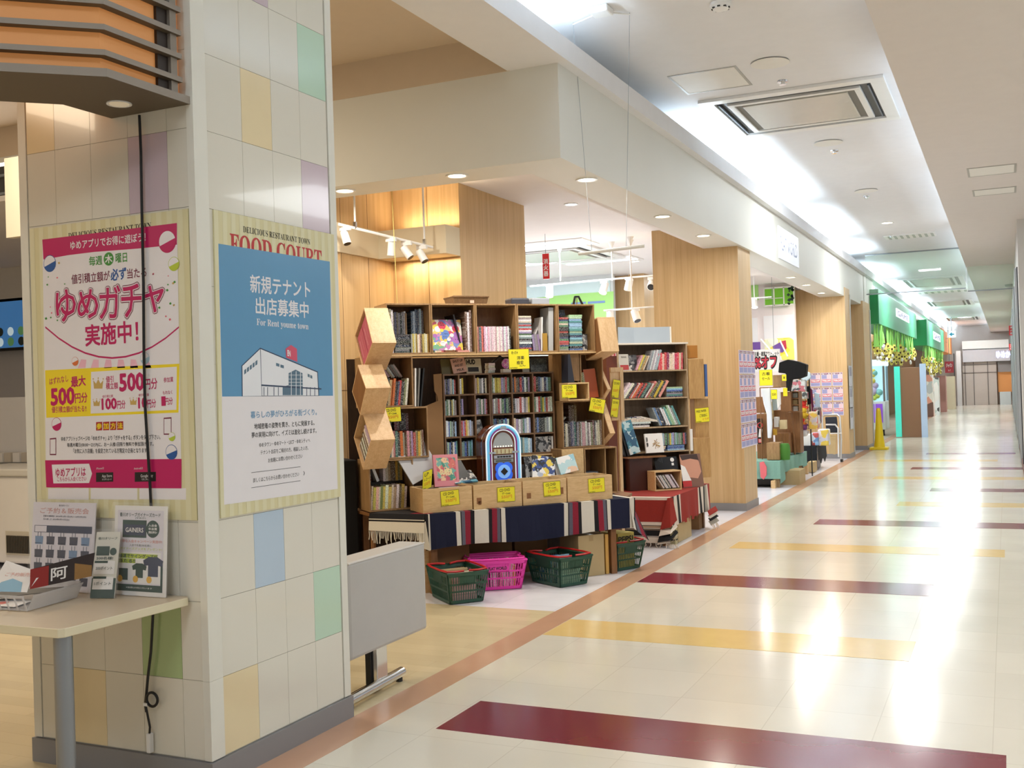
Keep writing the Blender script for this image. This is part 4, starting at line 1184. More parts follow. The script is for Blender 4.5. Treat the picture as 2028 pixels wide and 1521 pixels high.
for k in range(18):
    b.box(-8.40 + k * .021, 6.975, .16, -8.39 + k * .021, 6.985, .32)
part(b, 'grille_bars', mat('grille_dark', (70, 66, 60), .5), t)
for x in (-9.1, -8.05):
    b = MB(); b.box(x - .04, 7.05, 0, x + .04, 7.65, .06); part(b, 'foot', BLACK, t)
t = thing('hanging_sign', 'blank cream sign panel hanging on a rod in the food court', 'hanging sign', (float(onY(30, 400, 6.2)[0]), 6.2, float(onY(30, 460, 6.2)[2])))
a0, c0, a1, c1 = fq(8, 314, 85, 462, 6.2)
b = MB(); b.box(a0, 6.2, c0, a1, 6.26, c1); part(b, 'panel', mat('sign_cream', (226, 218, 200), .5), t)
b = MB(); b.cyl((a0 + .2, 6.23, c1), (a0 + .2, 6.23, zin), .008); part(b, 'rod', STEEL, t)

# ================================================================ the corner book stall (set diagonally across the shop corner)
TH = math.radians(49)
SO = np.array([-3.95, 6.96, 0.0]); SUv = np.array([math.cos(TH), math.sin(TH), 0]); SVv = np.array([-math.sin(TH), math.cos(TH), 0])
def frame(O, th):
    m = Matrix.Rotation(th, 4, 'Z'); m.translation = Vector(tuple(float(v) for v in O)); return m
MS = frame(SO, TH)
def Spx(x, y, v, O=SO, U=SUv, V=SVv):
    d = ray(x, y); k = (v - (CPOS - O) @ V) / (d @ V); p = CPOS + d * k - O
    return float(p @ U), float(p[2])
SU3, SV3 = Vector(SUv), Vector(SVv)

# ---- shared book and disc shapes
def _book_mesh():
    b = MB()
    b.box(0, 0, 0, .09, 1, 1, 0); b.box(.91, 0, 0, 1, 1, 1, 0); b.box(.09, 0, 0, .91, .035, 1, 0)
    b.box(.09, .035, .02, .91, .97, .98, 1)
    return mesh_of(b, 'book', [BOOK, PAGES])
BOOKM = _book_mesh()
b = MB(); b.box(0, 0, 0, 1, 1, 1, 0)
CDMESH = mesh_of(b, 'disc_case', [CDM])
PAL_MIX = [('cream', (232, 224, 204)), ('black', (30, 28, 30)), ('red', (178, 44, 46)), ('navy', (40, 52, 92)), ('olive', (120, 116, 70)), ('grey', (150, 148, 146)), ('brown', (112, 80, 58)), ('white', (238, 236, 232)),
           ('tan', (198, 170, 126)), ('pink', (224, 150, 160)), ('teal', (60, 116, 116)), ('yellow', (222, 196, 74)), ('orange', (214, 124, 60)), ('lilac', (170, 150, 190))]
PAL_DVD = [('black', (26, 26, 30)), ('grey', (120, 122, 128)), ('olive', (126, 120, 90)), ('navy', (46, 56, 86)), ('cream', (214, 206, 184)), ('brown', (96, 72, 60)), ('white', (228, 228, 228)), ('teal', (66, 100, 110))]
PAL_CD = [('white', (238, 240, 242)), ('white', (238, 240, 242)), ('black', (24, 24, 30)), ('black', (24, 24, 30)), ('pale blue', (170, 200, 220)), ('navy', (44, 58, 104)), ('red', (176, 50, 50)), ('yellow', (216, 198, 92)), ('grey', (156, 158, 160)), ('green', (90, 130, 100)), ('lilac', (176, 164, 200)), ('cream', (224, 214, 190))]
PAL_COOL = [('white', (236, 240, 242)), ('pale blue', (160, 200, 226)), ('blue', (60, 100, 170)), ('teal', (110, 160, 160)), ('black', (24, 26, 34)), ('pale green', (176, 206, 176)), ('navy', (40, 52, 96)), ('grey', (150, 156, 160))]
PAL_PINK = [('pale pink', (238, 206, 220)), ('white', (242, 236, 240)), ('pale pink', (234, 190, 212)), ('white', (240, 238, 240))]
PAL_WARM = [('red', (190, 48, 60)), ('crimson', (208, 50, 90)), ('cream', (236, 224, 208)), ('pale pink', (238, 200, 200)), ('white', (238, 234, 230))]
PAL_CREAM = [('cream', (228, 218, 192)), ('tan', (196, 176, 136)), ('brown', (110, 84, 66)), ('yellow', (214, 188, 96)), ('grey', (170, 166, 158)), ('pale pink', (224, 180, 180)), ('green', (124, 140, 92)), ('white', (236, 232, 226))]
R_ = random.Random(11)
def volume(M, kind, col, dims, label, group):
    o = bpy.data.objects.new('disc_case' if kind == 'disc case' else 'book', CDMESH if kind == 'disc case' else BOOKM)
    COL.objects.link(o)
    o.matrix_world = M @ Matrix.Diagonal((*dims, 1))
    o.color = (*lin(col), 1)
    tag(o, label, 'disc case' if kind == 'disc case' else 'book', group)
    return o
def row(M, x0, x1, z0, hr, d, pal, place, kind='book', tr=(.012, .022), y=.015, lean=0.0, jit=.0, n0=0, order=False):
    """books or discs standing side by side, spines to the front (local -y)"""
    x = x0; i = n0; a = math.radians(lean)
    while i < 31:
        t = R_.uniform(*tr); h = R_.uniform(*hr)
        adv = t / math.cos(a) + .0008
        if x + t + (h * math.sin(a) if a > 0 else 0) > x1 + 1e-6: break
        nm, c = pal[i % len(pal)] if order else R_.choice(pal)
        c = tuple(max(0, min(255, v + R_.uniform(-10, 10))) for v in c)
        aa = a + math.radians(R_.uniform(-jit, jit))
        volume(M @ Matrix.Translation((x if a >= 0 else x, y + R_.uniform(0, .012), z0 + (t * math.sin(-aa) if aa < 0 else 0) + (t * math.sin(aa) if aa > 0 else 0))) @ Matrix.Rotation(aa, 4, 'Y'), kind, c, (t, d, h),
               f'{nm} {kind}, {ORD[i]} from left, {place}', place)
        x += adv; i += 1
    return i
def pile(M, x0, z0, n, w, d, pal, place, kind='book', tr=(.01, .018), y=.015):
    """lying flat one on another, spines to the front"""
    z = z0
    F = Matrix(((0, 0, 1, 0), (0, 1, 0, 0), (-1, 0, 0, 0), (0, 0, 0, 1)))
    for i in range(n):
        t = R_.uniform(*tr); nm, c = R_.choice(pal)
        c = tuple(max(0, min(255, v + R_.uniform(-10, 10))) for v in c)
        ww = w * R_.uniform(.93, 1.0)
        volume(M @ Matrix.Translation((x0 + R_.uniform(0, .006), y + R_.uniform(0, .008), z + t)) @ F, kind, c, (t, d, ww), f'{nm} {kind}, {ORD[i]} from bottom, {place}', place)
        z += t + .0006
    return z
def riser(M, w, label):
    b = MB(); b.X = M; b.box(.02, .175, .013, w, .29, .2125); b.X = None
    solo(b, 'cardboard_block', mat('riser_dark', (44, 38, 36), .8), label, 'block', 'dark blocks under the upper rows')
def faced(M, x, z, w, h, t, m, label, lean=14, y=.06, roll=0, name='book', cat='book', group=None, deco=None, mats=None):
    """a book, jacket or case shown cover forward, leaning back"""
    X = M @ Matrix.Translation((x, y, z)) @ Matrix.Rotation(math.radians(-lean), 4, 'X') @ Matrix.Rotation(math.radians(roll), 4, 'Y')
    b = MB(); b.X = X
    b.box(0, 0, 0, w, t, h, 0); b.box(.004, .001, .004, w - .004, t - .001, h + .0005, 1)
    if deco: deco(b, w, h)
    return solo(b, name, mats or [m, PAGES], label, cat, group, loc=tuple(X.translation))

def open_box(M, w, h, d, label, m=PINEV, th=.012, name='wooden_crate', cat='crate', group='open wooden crates of the book stall', back=True, shelf=None, divider=None):
    """five board crate, open towards local -y"""
    b = MB(); b.X = M
    b.box(0, 0, 0, w, d, th); b.box(0, 0, h - th, w, d, h); b.box(0, 0, th, th, d, h - th); b.box(w - th, 0, th, w, d, h - th)
    if back: b.box(th, d - .006, th, w - th, d, h - th, 1)
    if shelf: b.box(th, .01, shelf, w - th, d, shelf + th)
    if divider: b.box(divider, .005, th, divider + th * .7, d, h - th)
    b.X = None
    return solo(b, name, [m, BROWNW], label, cat, group, loc=tuple(M.translation), bevel=.0015)
def SB(u, v, z): return MS @ Matrix.Translation((u, v, z))

# ---- table with the striped blanket
t = thing('stall_table', 'low wooden table under the striped navy blanket of the book stall', 'table', tuple(MS @ Vector((.8, .4, 0))), TH)
b = MB(); b.X = MS
b.prism([(0, 0, .575), (1.66, 0, .575), (2.0, .4, .575), (2.0, .85, .575), (-.35, .85, .575), (-.32, .35, .575)], (0, 0, .022)); part(b, 'table_top', BROWNW, t)
for (u, v) in ((.06, .06), (1.6, .06), (-.25, .78), (1.9, .78)):
    b = MB(); b.X = MS; b.box(u - .025, v - .025, 0, u + .025, v + .025, .575); part(b, 'leg', BROWNW, t)
bk = dict(navy=mat('blanket_navy', (20, 26, 56), .95, noise=.3, nscale=120), black=mat('blanket_black', (26, 24, 28), .95), white=mat('blanket_cream', (226, 220, 206), .95, noise=.15, nscale=150), grey=mat('blanket_grey', (104, 102, 116), .95, noise=.3, nscale=120), red=mat('blanket_red', (150, 34, 56), .95, noise=.3, nscale=120))
BKN = list(bk)
stripes = [(826, 'black'), (838, 'white'), (852, 'navy'), (904, 'white'), (913, 'black'), (915, 'grey'), (922, 'red'), (933, 'black'), (941, 'white'), (969, 'black'), (976, 'red'), (986, 'grey'), (992, 'black'), (994, 'white'), (1002, 'navy'),
           (1119, 'white'), (1127, 'black'), (1129, 'grey'), (1136, 'red'), (1147, 'black'), (1153, 'white'), (1178, 'black'), (1186, 'red'), (1196, 'grey'), (1202, 'black'), (1204, 'white'), (1211, 'navy'), (1249, 'white'), (1258, 'black')]
us = [max(-.02, Spx(x, 1040, -.02)[0]) for x, _ in stripes] + [1.70]
us[0] = -.02; us[1] = .004; us[-1] = max(us[-1], us[-2] + .01)
rr = random.Random(5)
b = MB(); b.X = MS
wave = lambda u, z: -.014 - .010 * math.sin(u * 9 + .6) * (1 - (z - .33) / .27) - .006 * math.sin(u * 31) * (1 - (z - .33) / .27)
def low(u): return .338 + .012 * math.sin(u * 5.1) + .018 * u / 1.7
zs = [0, .1, .25, .4, .55, .7, .85, 1]
for i in range(len(stripes)):
    mi = BKN.index(stripes[i][1])
    n = max(1, int((us[i + 1] - us[i]) / .035))
    for k in range(n):
        ua = us[i] + (us[i + 1] - us[i]) * k / n; ub = us[i] + (us[i + 1] - us[i]) * (k + 1) / n
        # top
        b.poly([(ua, .0 - .012, .604), (ub, .0 - .012, .604), (ub, .42, .603), (ua, .42, .603)], mi)
        prev = None
        for s in zs:
            za = .604 - (.604 - low(ua)) * s; zb = .604 - (.604 - low(ub)) * s
            pa, pb = (ua, wave(ua, za), za), (ub, wave(ub, zb), zb)
            if prev: b.poly([prev[0], pa, pb, prev[1]], mi)
            prev = (pa, pb)
b.X = None
t = thing('striped_blanket', 'navy blanket with red, grey and white stripes draped over the book stall table', 'blanket', tuple(MS @ Vector((.8, .2, .6))), TH)
part(b, 'woven_cloth', [bk[k] for k in BKN], t, smooth=True)
# left end of the blanket: cream band folded over the slanting edge with its fringe
b = MB(); b.X = MS
c0, c1 = Vector((-.335, .36, .604)), Vector((-.02, -.012, .604))
nrm = Vector((-(c0 - c1).y, (c0 - c1).x, 0)).normalized() * -1
if nrm.x > 0: nrm = -nrm
def lp_(a, s, z, o=.012): p = c0.lerp(c1, a); return (p.x + nrm.x * o + s, p.y + nrm.y * o, z)
NS = 14
for k in range(NS):
    a, c = k / NS, (k + 1) / NS
    dr = lambda q: .012 * math.sin(q * 17)
    b.poly([lp_(a, 0, .604, .0), lp_(c, 0, .604, .0), lp_(c, 0, .565, .012), lp_(a, 0, .565, .012)], 1)
    b.poly([lp_(a, 0, .565), lp_(c, 0, .565), lp_(c, 0, .558), lp_(a, 0, .558)], 2)
    b.poly([lp_(a, 0, .558), lp_(c, 0, .558), lp_(c, 0, .545), lp_(a, 0, .545)], 1)
    b.poly([lp_(a, 0, .545), lp_(c, 0, .545), lp_(c, 0, .475 - .01 * c, .02), lp_(a, 0, .475 - .01 * a, .02)], 2)
b.poly([(c0.x, c0.y, .6045), (c1.x, c1.y, .6045), (.10, .1, .6045), (.10, .42, .6045), (-.2, .42, .6045)], 1)
b.poly([(-.10, .10, .606), (.0, .0, .606), (.06, .02, .606), (.06, .2, .606)], 3)
b.prism([(-.02, -.02, .555), (-.075, .045, .47), (-.05, .01, .36), (.006, -.035, .335)], (-.002, -.004, 0), 2)
part(b, 'folded_end', [bk[k] for k in ('navy', 'black', 'white', 'red')], t)
b = MB(); b.X = MS
for k in range(34):
    a = k / 34; p = lp_(a + .01, 0, .47, .02); q = lp_(a + .01 + rr.uniform(-.012, .012), 0, .39 + rr.uniform(-.02, .03), .02 + rr.uniform(-.01, .012))
    b.tube([p, Vector(p).lerp(Vector(q), .5) + Vector((rr.uniform(-.004, .004), 0, 0)), q], .0035, 5)
part(b, 'fringe', bk['white'], t)
b = MB(); b.X = MS
# right corner falling off the table edge
ua = us[-1]
for i, (m_, w0, w1) in enumerate((('white', 0, .02), ('black', .02, .03), ('grey', .03, .06), ('red', .06, .10), ('black', .10, .115))):
    A0, A1 = Vector((ua - .055 + w0 * .5, -.014 + w0 * .9, .604)), Vector((ua - .055 + w1 * .5, -.014 + w1 * .9, .604))
    B0, B1 = Vector((ua - .03 + w0 * 1.6, -.03 + w0 * .6, .36 - w0 * 1.1)), Vector((ua - .03 + w1 * 1.6, -.03 + w1 * .6, .36 - w1 * 1.1))
    for k in range(6):
        s0, s1 = k / 6, (k + 1) / 6
        b.poly([A0.lerp(B0, s0), A0.lerp(B0, s1), A1.lerp(B1, s1), A1.lerp(B1, s0)], BKN.index(m_))
part(b, 'hanging_corner', [bk[k] for k in BKN], t)

# ---- four pine crates along the front of the table
crate_u = [(-.018, .378), (.39, .795), (.805, 1.185), (1.195, 1.60)]
cw = ['leftmost', 'second from left', 'third from left', 'rightmost']
CARDT = {}
def card(P, U, V, w, h, label, lines, tilt=0.0, gap=.004, foot=True):
    """yellow handwritten price card"""
    U = Vector(U).normalized(); V = Vector(V).normalized(); N = U.cross(V)
    c, s = math.cos(math.radians(tilt)), math.sin(math.radians(tilt))
    U, V = U * c + V * s, V * c - U * s
    P = Vector(P) + N * gap - U * w / 2 - V * h / 2
    t = thing('price_card', label, 'price card', tuple(P), 0, 'yellow handwritten cards')
    b = MB(); b.prism([P, P + U * w, P + U * w + V * h, P + V * h], N * -.0016)
    k = .004
    for (x0, y0, x1, y1) in ((0, 0, w, k * .6), (0, h - k * .6, w, h), (0, 0, k * .6, h), (w - k * .6, 0, w, h)):
        rect(b, P, U, V, x0, y0, x1, y1, 1, .0004)
    part(b, 'card', [YELLOW, INK], t)
    b = MB()
    for (s_, x0, x1, yc, hh, mi) in lines:
        put_text(b, s_, P, U, V, x0 * w, x1 * w, yc * h, hh * h, mi, .015, .0006, slant=.03)
    if foot: put_text(b, 'FLAT WORLD', P, U, V, .05 * w, .40 * w, .07 * h, .06 * h, 0, .03, .0006)
    part(b, 'lettering', [INK, ORANGEINK], t)
    return t
DISC = [('CD DVD', .14, .72, .80, .18, 0), ('ゲームetc', .28, .74, .58, .16, 0), ('550円', .24, .82, .34, .22, 1)]
for i, (a, c) in enumerate(crate_u):
    t = thing('pine_crate', f'{cw[i]} low pine crate of discs on the front edge of the blanket', 'crate', tuple(MS @ Vector((a, .03, .605))), TH, 'low pine crates on the front of the stall')
    w = c - a; M = SB(a, .03, .606); hh = .182 + i * .004
    b = MB(); b.X = M
    b.box(0, 0, 0, w, .012, hh); b.box(0, .288, 0, w, .30, hh); b.box(0, .012, 0, .012, .288, hh); b.box(w - .012, .012, 0, w, .288, hh); b.box(.012, .012, 0, w - .012, .288, .008)
    part(b, 'crate_body', PINE, t, bevel=.0015)
    if i in (1, 2):
        b = MB(); b.X = M
        for (x, z, r) in (((.045, .06, .02), (.05, .045, .012)) if i == 1 else ((.05, .07, .018), (.33, .09, .022))):
            b.box(x - r, -.0006, z - r, x + r, .0, z + r * 1.4)
        part(b, 'burnt_stamp', mat('burnt_stamp', (140, 92, 52), .6), t)
    place = f'inside the {cw[i]} pine crate'
    y = .02; k = 0
    F = Matrix.Rotation(-math.pi / 2, 4, 'Z')
    for col_ in range(2):
        y = .025
        while y < .26 and k < 30:
            nm, cc = R_.choice(PAL_CD); tt = R_.uniform(.012, .026)
            volume(M @ Matrix.Translation((.02 + col_ * (w - .03) * .5, y + tt, .01)) @ F, 'disc case', cc, (tt, (w - .05) * .48, R_.uniform(.135, .158)), f'{nm} disc case, {ORD[k]} from front, {place}', place)
            y += tt + .001 + (.012 if k % 5 == 4 else 0); k += 1
    cc_ = [(891, 986), (1002, 979), (1093, 968), (1181, 961)][i]
    u, z = Spx(*cc_, .03)
    card(MS @ Vector((u, .03, z)), SU3, Vector((0, 0, 1)), .15, .115, f'yellow price card on the front of the {cw[i]} low pine crate', DISC, tilt=(3, 0, 2, 1)[i])

# ---- stacked crates, left side
A = SB(-.32, .40, .606); open_box(A, .36, .395, .3, 'bottom left crate of magazines at the left end of the blanket')
Bm = SB(-.205, .40, 1.003); open_box(Bm, .38, .398, .3, 'crate of books one above the bottom left crate, with a yellow card')
Cm = SB(-.318, .40, 1.404); open_box(Cm, .38, .395, .3, 'crate of leaning books under the top left crate')
row(A, .015, .33, .013, (.165, .185), .14, PAL_CREAM, 'lower row of the bottom left crate', tr=(.013, .026), lean=4)
open_top = SB(0, 0, 0)
riser(A, .33, 'dark block raising the upper row in the bottom left crate')
row(A @ Matrix.Translation((0, .16, 0)), .015, .10, .215, (.14, .15), .11, [('black', (28, 26, 28))], 'upper left of the bottom left crate', tr=(.05, .06))
row(A @ Matrix.Translation((0, .16, 0)), .17, .35, .215, (.145, .165), .11, PAL_CREAM, 'upper right of the bottom left crate', tr=(.016, .024))
faced(A, .115, .215, .022, .15, .1, PAPER, 'white book leaning alone in the upper row of the bottom left crate', lean=0, y=.17, roll=-20)
row(Bm, .015, .36, .013, (.185, .205), .14, PAL_MIX, 'lower row of the crate with the yellow card', tr=(.011, .024), jit=1.5)
row(Bm @ Matrix.Translation((0, .16, 0)), .015, .14, .215, (.13, .15), .1, [('black', (30, 26, 28)), ('brown', (70, 44, 40))], 'upper row left of the crate with the yellow card', tr=(.02, .03))
row(Bm @ Matrix.Translation((0, .16, 0)), .16, .30, .215, (.13, .15), .1, [('dark red', (120, 30, 40)), ('maroon', (96, 36, 40)), ('black', (36, 28, 30))], 'upper row right of the crate with the yellow card', tr=(.016, .034))
riser(Bm, .34, 'dark block raising the upper row in the crate with the yellow card')
row(Cm, .02, .36, .013, (.185, .215), .14, PAL_MIX, 'lower row, crate under top left crate', tr=(.011, .022), lean=6, jit=2)
riser(Cm, .34, 'dark block raising the upper row in the crate under the top left crate')
row(Cm @ Matrix.Translation((0, .16, 0)), .04, .14, .222, (.12, .15), .1, PAL_DVD, 'upper left, crate under top left crate', tr=(.014, .024))
row(Cm @ Matrix.Translation((0, .16, 0)), .22, .36, .222, (.11, .13), .1, PAL_CREAM, 'leaning row, crate under top left crate', tr=(.012, .02), lean=-34)
u, z = Spx(777, 821, .40)
card(MS @ Vector((u, .40, z)), SU3, Vector((0, 0, 1)), .14, .115, 'yellow price card on the left crate stack above a row of books', DISC, tilt=2)
# thin LPs standing right of the leaning-book crate
for k in range(3):
    faced(SB(.075 + k * .022, .42, 1.404), 0, 0, .012, .30, .28, (PAPER, mat('lp_grey', (120, 118, 114), .4), BLACK)[k], f'{("white", "grey", "black")[k]} record standing edge-on right of the leaning book crate', lean=0, y=0, roll=2 + k * 2.5, name='record', cat='record')

b = MB(); b.X = MS; b.box(-.34, .86, .0, 1.80, .872, 1.798); solo(b, 'backing_board', wood('backing_dark', (70, 50, 36), (44, 32, 24), (40, 40, 4), .7), 'tall dark backing board behind the book stall, carried down to darken under the table', 'board')  # lower part added to keep the space under the table dark
# ---- long planks and the top row of crates
b = MB(); b.X = MS; b.box(-.30, .40, 1.8, .92, .70, 1.812); solo(b, 'plank', PINE, 'left pine plank carrying the top row of crates', 'plank', 'pine planks under the top crates')
b = MB(); b.X = MS; b.box(.925, .40, 1.8, 1.84, .70, 1.812); solo(b, 'plank', PINE, 'right pine plank carrying the top row of crates', 'plank', 'pine planks under the top crates')
tops = [(-.145, .222), (.225, .602), (.605, .968), (.971, 1.338), (1.341, 1.69)]
tl = ['leftmost crate of the top row, full of discs and books', 'second crate of the top row, with a pastel picture book', 'middle crate of the top row, with white and pink comics',
      'fourth crate of the top row, with a disc pile and leaning books', 'rightmost crate of the top row, with two disc piles']
TM = []
for i, (a, c) in enumerate(tops):
    M = SB(a, .40, 1.8125); TM.append(M)
    open_box(M, c - a, .398, .30, tl[i])
M = TM[0]
row(M, .015, .07, .013, (.335, .345), .13, PAL_DVD, 'tall row at left of the leftmost top crate', tr=(.014, .02))
row(M @ Matrix.Translation((0, .10, 0)), .075, .205, .165, (.165, .185), .13, PAL_DVD, 'upper row in the leftmost top crate', tr=(.014, .016))
pile(M, .072, .013, 9, .125, .14, [('black', (24, 26, 32)), ('dark teal', (40, 56, 64)), ('grey', (110, 120, 124))], 'low pile in the leftmost top crate', 'disc case', (.013, .018))
row(M @ Matrix.Translation((0, .10, 0)), .245, .355, .165, (.18, .2), .13, [('pale blue', (186, 206, 226)), ('navy', (50, 66, 100)), ('white', (230, 234, 240)), ('grey', (90, 96, 104))], 'upper right row in the leftmost top crate', tr=(.014, .018))
faced(M, .195, .16, .012, .17, .12, mat('sleeve_brown', (150, 120, 84), .5), 'brown sleeve standing between two rows in the leftmost top crate', lean=0, y=.11)
row(M, .205, .355, .013, (.142, .15), .13, PAL_CREAM, 'lower right row in the leftmost top crate', tr=(.010, .016))
b = MB(); b.X = M; b.box(.075, .16, .013, .35, .28, .163); solo(b, 'cardboard_block', CARDD, 'cardboard block behind the disc pile in the leftmost top crate', 'box')
M = TM[1]
def pict(b, w, h):
    rr2 = random.Random(2)
    for k in range(26):
        x, z, r = rr2.uniform(.03, w - .03), rr2.uniform(.03, h - .03), rr2.uniform(.012, .034)
        b.poly([(x + r * math.cos(a), -.0006 - k * .00002, z + r * .9 * math.sin(a)) for a in [-2 * math.pi * i / 14 for i in range(14)]][::-1], 2 + k % 5)
        if k % 2 == 0:
            for dx in (-.3, .3):
                b.poly([(x + dx * r + r * .12 * math.cos(a), -.0012, z + r * .2 + r * .12 * math.sin(a)) for a in [2 * math.pi * i / 8 for i in range(8)]], 7)
pm = [ART1, PAGES, mat('pic_white', (240, 238, 240), .4), mat('pic_yellow', (240, 214, 80), .4), mat('pic_purple', (170, 110, 190), .4), mat('pic_red', (206, 60, 90), .4), mat('pic_blue', (96, 130, 200), .4), INK]
faced(M, .02, .03, .265, .25, .02, ART1, 'large pastel picture book facing out in the second top crate', lean=10, y=.05, roll=0, deco=pict, mats=pm)
faced(M, .27, .03, .012, .29, .2, mat('sleeve_black2', (36, 30, 32), .4), 'black thin book leaning right of the pastel picture book', lean=0, y=.06, roll=-12, deco=None)
row(M, .295, .36, .013, (.31, .335), .2, PAL_CREAM, 'tall row at right of the second top crate', tr=(.014, .02))
for k, (x, m_) in enumerate(((.02, ART3), (.10, BROWNW), (.22, mat('pink_strip', (226, 160, 150), .5)))):
    b = MB(); b.X = M; b.box(x, .005, .0125, x + .1, .045, .026); solo(b, 'small_packet', m_, f'{("patterned", "brown", "pink")[k]} flat packet at the bottom edge of the second top crate', 'packet', 'flat packets under the picture book')
M = TM[2]
row(M, .016, .075, .013, (.198, .206), .15, [('pale red', (226, 150, 150)), ('slate', (90, 90, 110)), ('salmon', (226, 130, 120))], 'first comics in the middle top crate', tr=(.016, .02), order=True)
row(M, .078, .30, .013, (.2, .204), .15, PAL_PINK, 'white and pink comics in the middle top crate', tr=(.0145, .0155), order=True)
row(M, .302, .322, .013, (.185, .19), .15, [('black', (40, 36, 40))], 'after the comics in the middle top crate', tr=(.012, .014))
M = TM[3]
pile(M, .014, .013, 20, .122, .14, PAL_CD, 'pile in the fourth top crate', 'disc case', (.0125, .016))
row(M, .15, .225, .013, (.13, .145), .12, [('lilac', (150, 140, 170)), ('grey', (150, 150, 156)), ('black', (40, 40, 44))], 'low row,  fourth top crate', tr=(.012, .02), lean=-6)
faced(M, .14, .013, .01, .27, .12, PAPER, 'white thin book leaning over the disc pile in the fourth top crate', lean=0, y=.10, roll=24)
faced(M, .222, .013, .012, .28, .14, PAPER, 'white thin book standing mid-way in the fourth top crate', lean=0, y=.03, roll=3)
faced(M, .238, .013, .04, .145, .13, mat('ochre_cover', (176, 136, 50), .5), 'ochre thick book in the fourth top crate', lean=0, y=.02)
faced(M, .29, .013, .045, .36, .16, mat('grey_album', (186, 188, 190), .4), 'tall grey album at right in the fourth top crate', lean=0, y=.03, roll=2)
M = TM[4]
pile(M, .014, .013, 17, .092, .14, PAL_CD + [('red', (190, 60, 60))], 'left pile in the rightmost top crate', 'disc case', (.0145, .017))
pile(M, .115, .013, 17, .122, .14, PAL_COOL + [('pale green', (186, 214, 170))], 'right pile in the rightmost top crate', 'disc case', (.0155, .018))
pile(M @ Matrix.Translation((0, .14, 0)), .03, .29, 3, .12, .1, PAL_DVD, 'back pile in the rightmost top crate', 'disc case', (.02, .026))
b = MB(); b.X = M; b.box(.03, .155, .013, .15, .26, .288); solo(b, 'cardboard_block', CARDD, 'cardboard block behind the left pile in the rightmost top crate', 'box')
b = MB(); b.X = M; b.cyl((.285, .08, .013), (.285, .08, .15), .028, n=18); solo(b, 'tin_can', [ART2], 'silver patterned tin standing at right in the rightmost top crate', 'tin', smooth=True)
# things lying on the top row
def on_top(x0, x1, y, h, m, name, label, cat, d=.14, bev=.006):
    u0, _ = Spx(x0, y, .5); u1, _ = Spx(x1, y, .5)
    b = MB(); b.X = MS; b.box(u0, .5, 2.2115, u1, .5 + d, 2.2115 + h); return solo(b, name, m, label, cat, bevel=bev)
t_ = on_top(1013, 1049, 600, .058, mat('speaker_charcoal', (58, 60, 72), .5), 'radio', 'dark grey radio lying on the top row of crates', 'radio', bev=.012)
on_top(1054, 1089, 600, .06, mat('radio_silver', (166, 174, 186), .35), 'silver_box', 'silver player next to the dark radio on the top crates', 'player', bev=.01)
t = thing('wicker_basket', 'brown wicker basket lying on the second top crate', 'basket', tuple(MS @ Vector((.5, .56, 2.2115))), TH)
WICK = wood('wicker', (150, 120, 84), (84, 60, 40), (120, 120, 220), .8)
b = MB(); b.X = MS
u0, u1 = Spx(897, 602, .5)[0], Spx(966, 602, .5)[0]
b.hexa([(u0 + .01, .5, 2.2115), (u1 - .01, .5, 2.2115), (u1 - .01, .68, 2.2115), (u0 + .01, .68, 2.2115)], [(u0, .48, 2.275), (u1, .48, 2.275), (u1, .70, 2.275), (u0, .70, 2.275)]); part(b, 'basket_body', WICK, t)
b = MB(); b.X = MS; b.tube([(u0, .48, 2.276), (u1, .48, 2.276), (u1, .70, 2.276), (u0, .70, 2.276)], .008, 6, closed=True); part(b, 'rim', WICK, t)
b = MB(); b.X = MS; b.box(u0 + .14, .476, 2.222, u0 + .175, .48, 2.245); part(b, 'paper_tag', mat('tag_pink', (226, 190, 170), .6), t)
t = thing('folding_easel', 'small black folding easel standing on the top row of crates', 'easel', tuple(MS @ Vector((1.45, .55, 2.2115))), TH)
u0, u1 = Spx(1136, 602, .52)[0], Spx(1155, 602, .52)[0]; uc = (u0 + u1) / 2
for s in (u0, u1):
    b = MB(); b.X = MS; b.prism([(s - .008, .52, 2.2115), (s + .008, .52, 2.2115), (uc + (s - uc) * .35 + .008, .54, 2.29), (uc + (s - uc) * .35 - .008, .54, 2.29)], (0, .012, 0)); part(b, 'leg', BLACK, t)
b = MB(); b.X = MS; b.box(uc - .02, .535, 2.28, uc + .02, .552, 2.294); part(b, 'hinge', BLACK, t)
b = MB(); b.X = MS; b.cyl((uc, .55, 2.2115), (uc, .545, 2.282), .004, n=8); part(b, 'rear_leg', mat('brass', (190, 160, 90), .3, .8), t)

# ---- crates jutting out at the left, rolled on their side
def rolled(P0, s, th, depth, label, side=-1, sw=None, m=PINEV):
    th = math.radians(th); sw = sw or s
    Z = Vector((0, 0, 1)); U = SU3; V = SV3
    zl = (Z * math.cos(th) + V * math.sin(th))
    y = U if side < 0 else -U
    x = y.cross(zl)
    if side < 0: org = (MS @ Vector(P0)) - zl * s - x * sw
    else: org = (MS @ Vector(P0)) - zl * s
    M = Matrix((( x.x, y.x, zl.x, org.x), (x.y, y.y, zl.y, org.y), (x.z, y.z, zl.z, org.z), (0, 0, 0, 1)))
    open_box(M, sw, s, depth, label, m=m, th=.011)
    return M
PALE = wood('pale_crate', (230, 198, 156), (206, 166, 120), (40, 40, 5), .5)
M = rolled((-.335, .34, 2.169), .34, 35, .188, 'tilted crate of pink books jutting out left of the top row', m=PALE)
PINKB = mat('pink_book_cover', (206, 96, 130), .4)
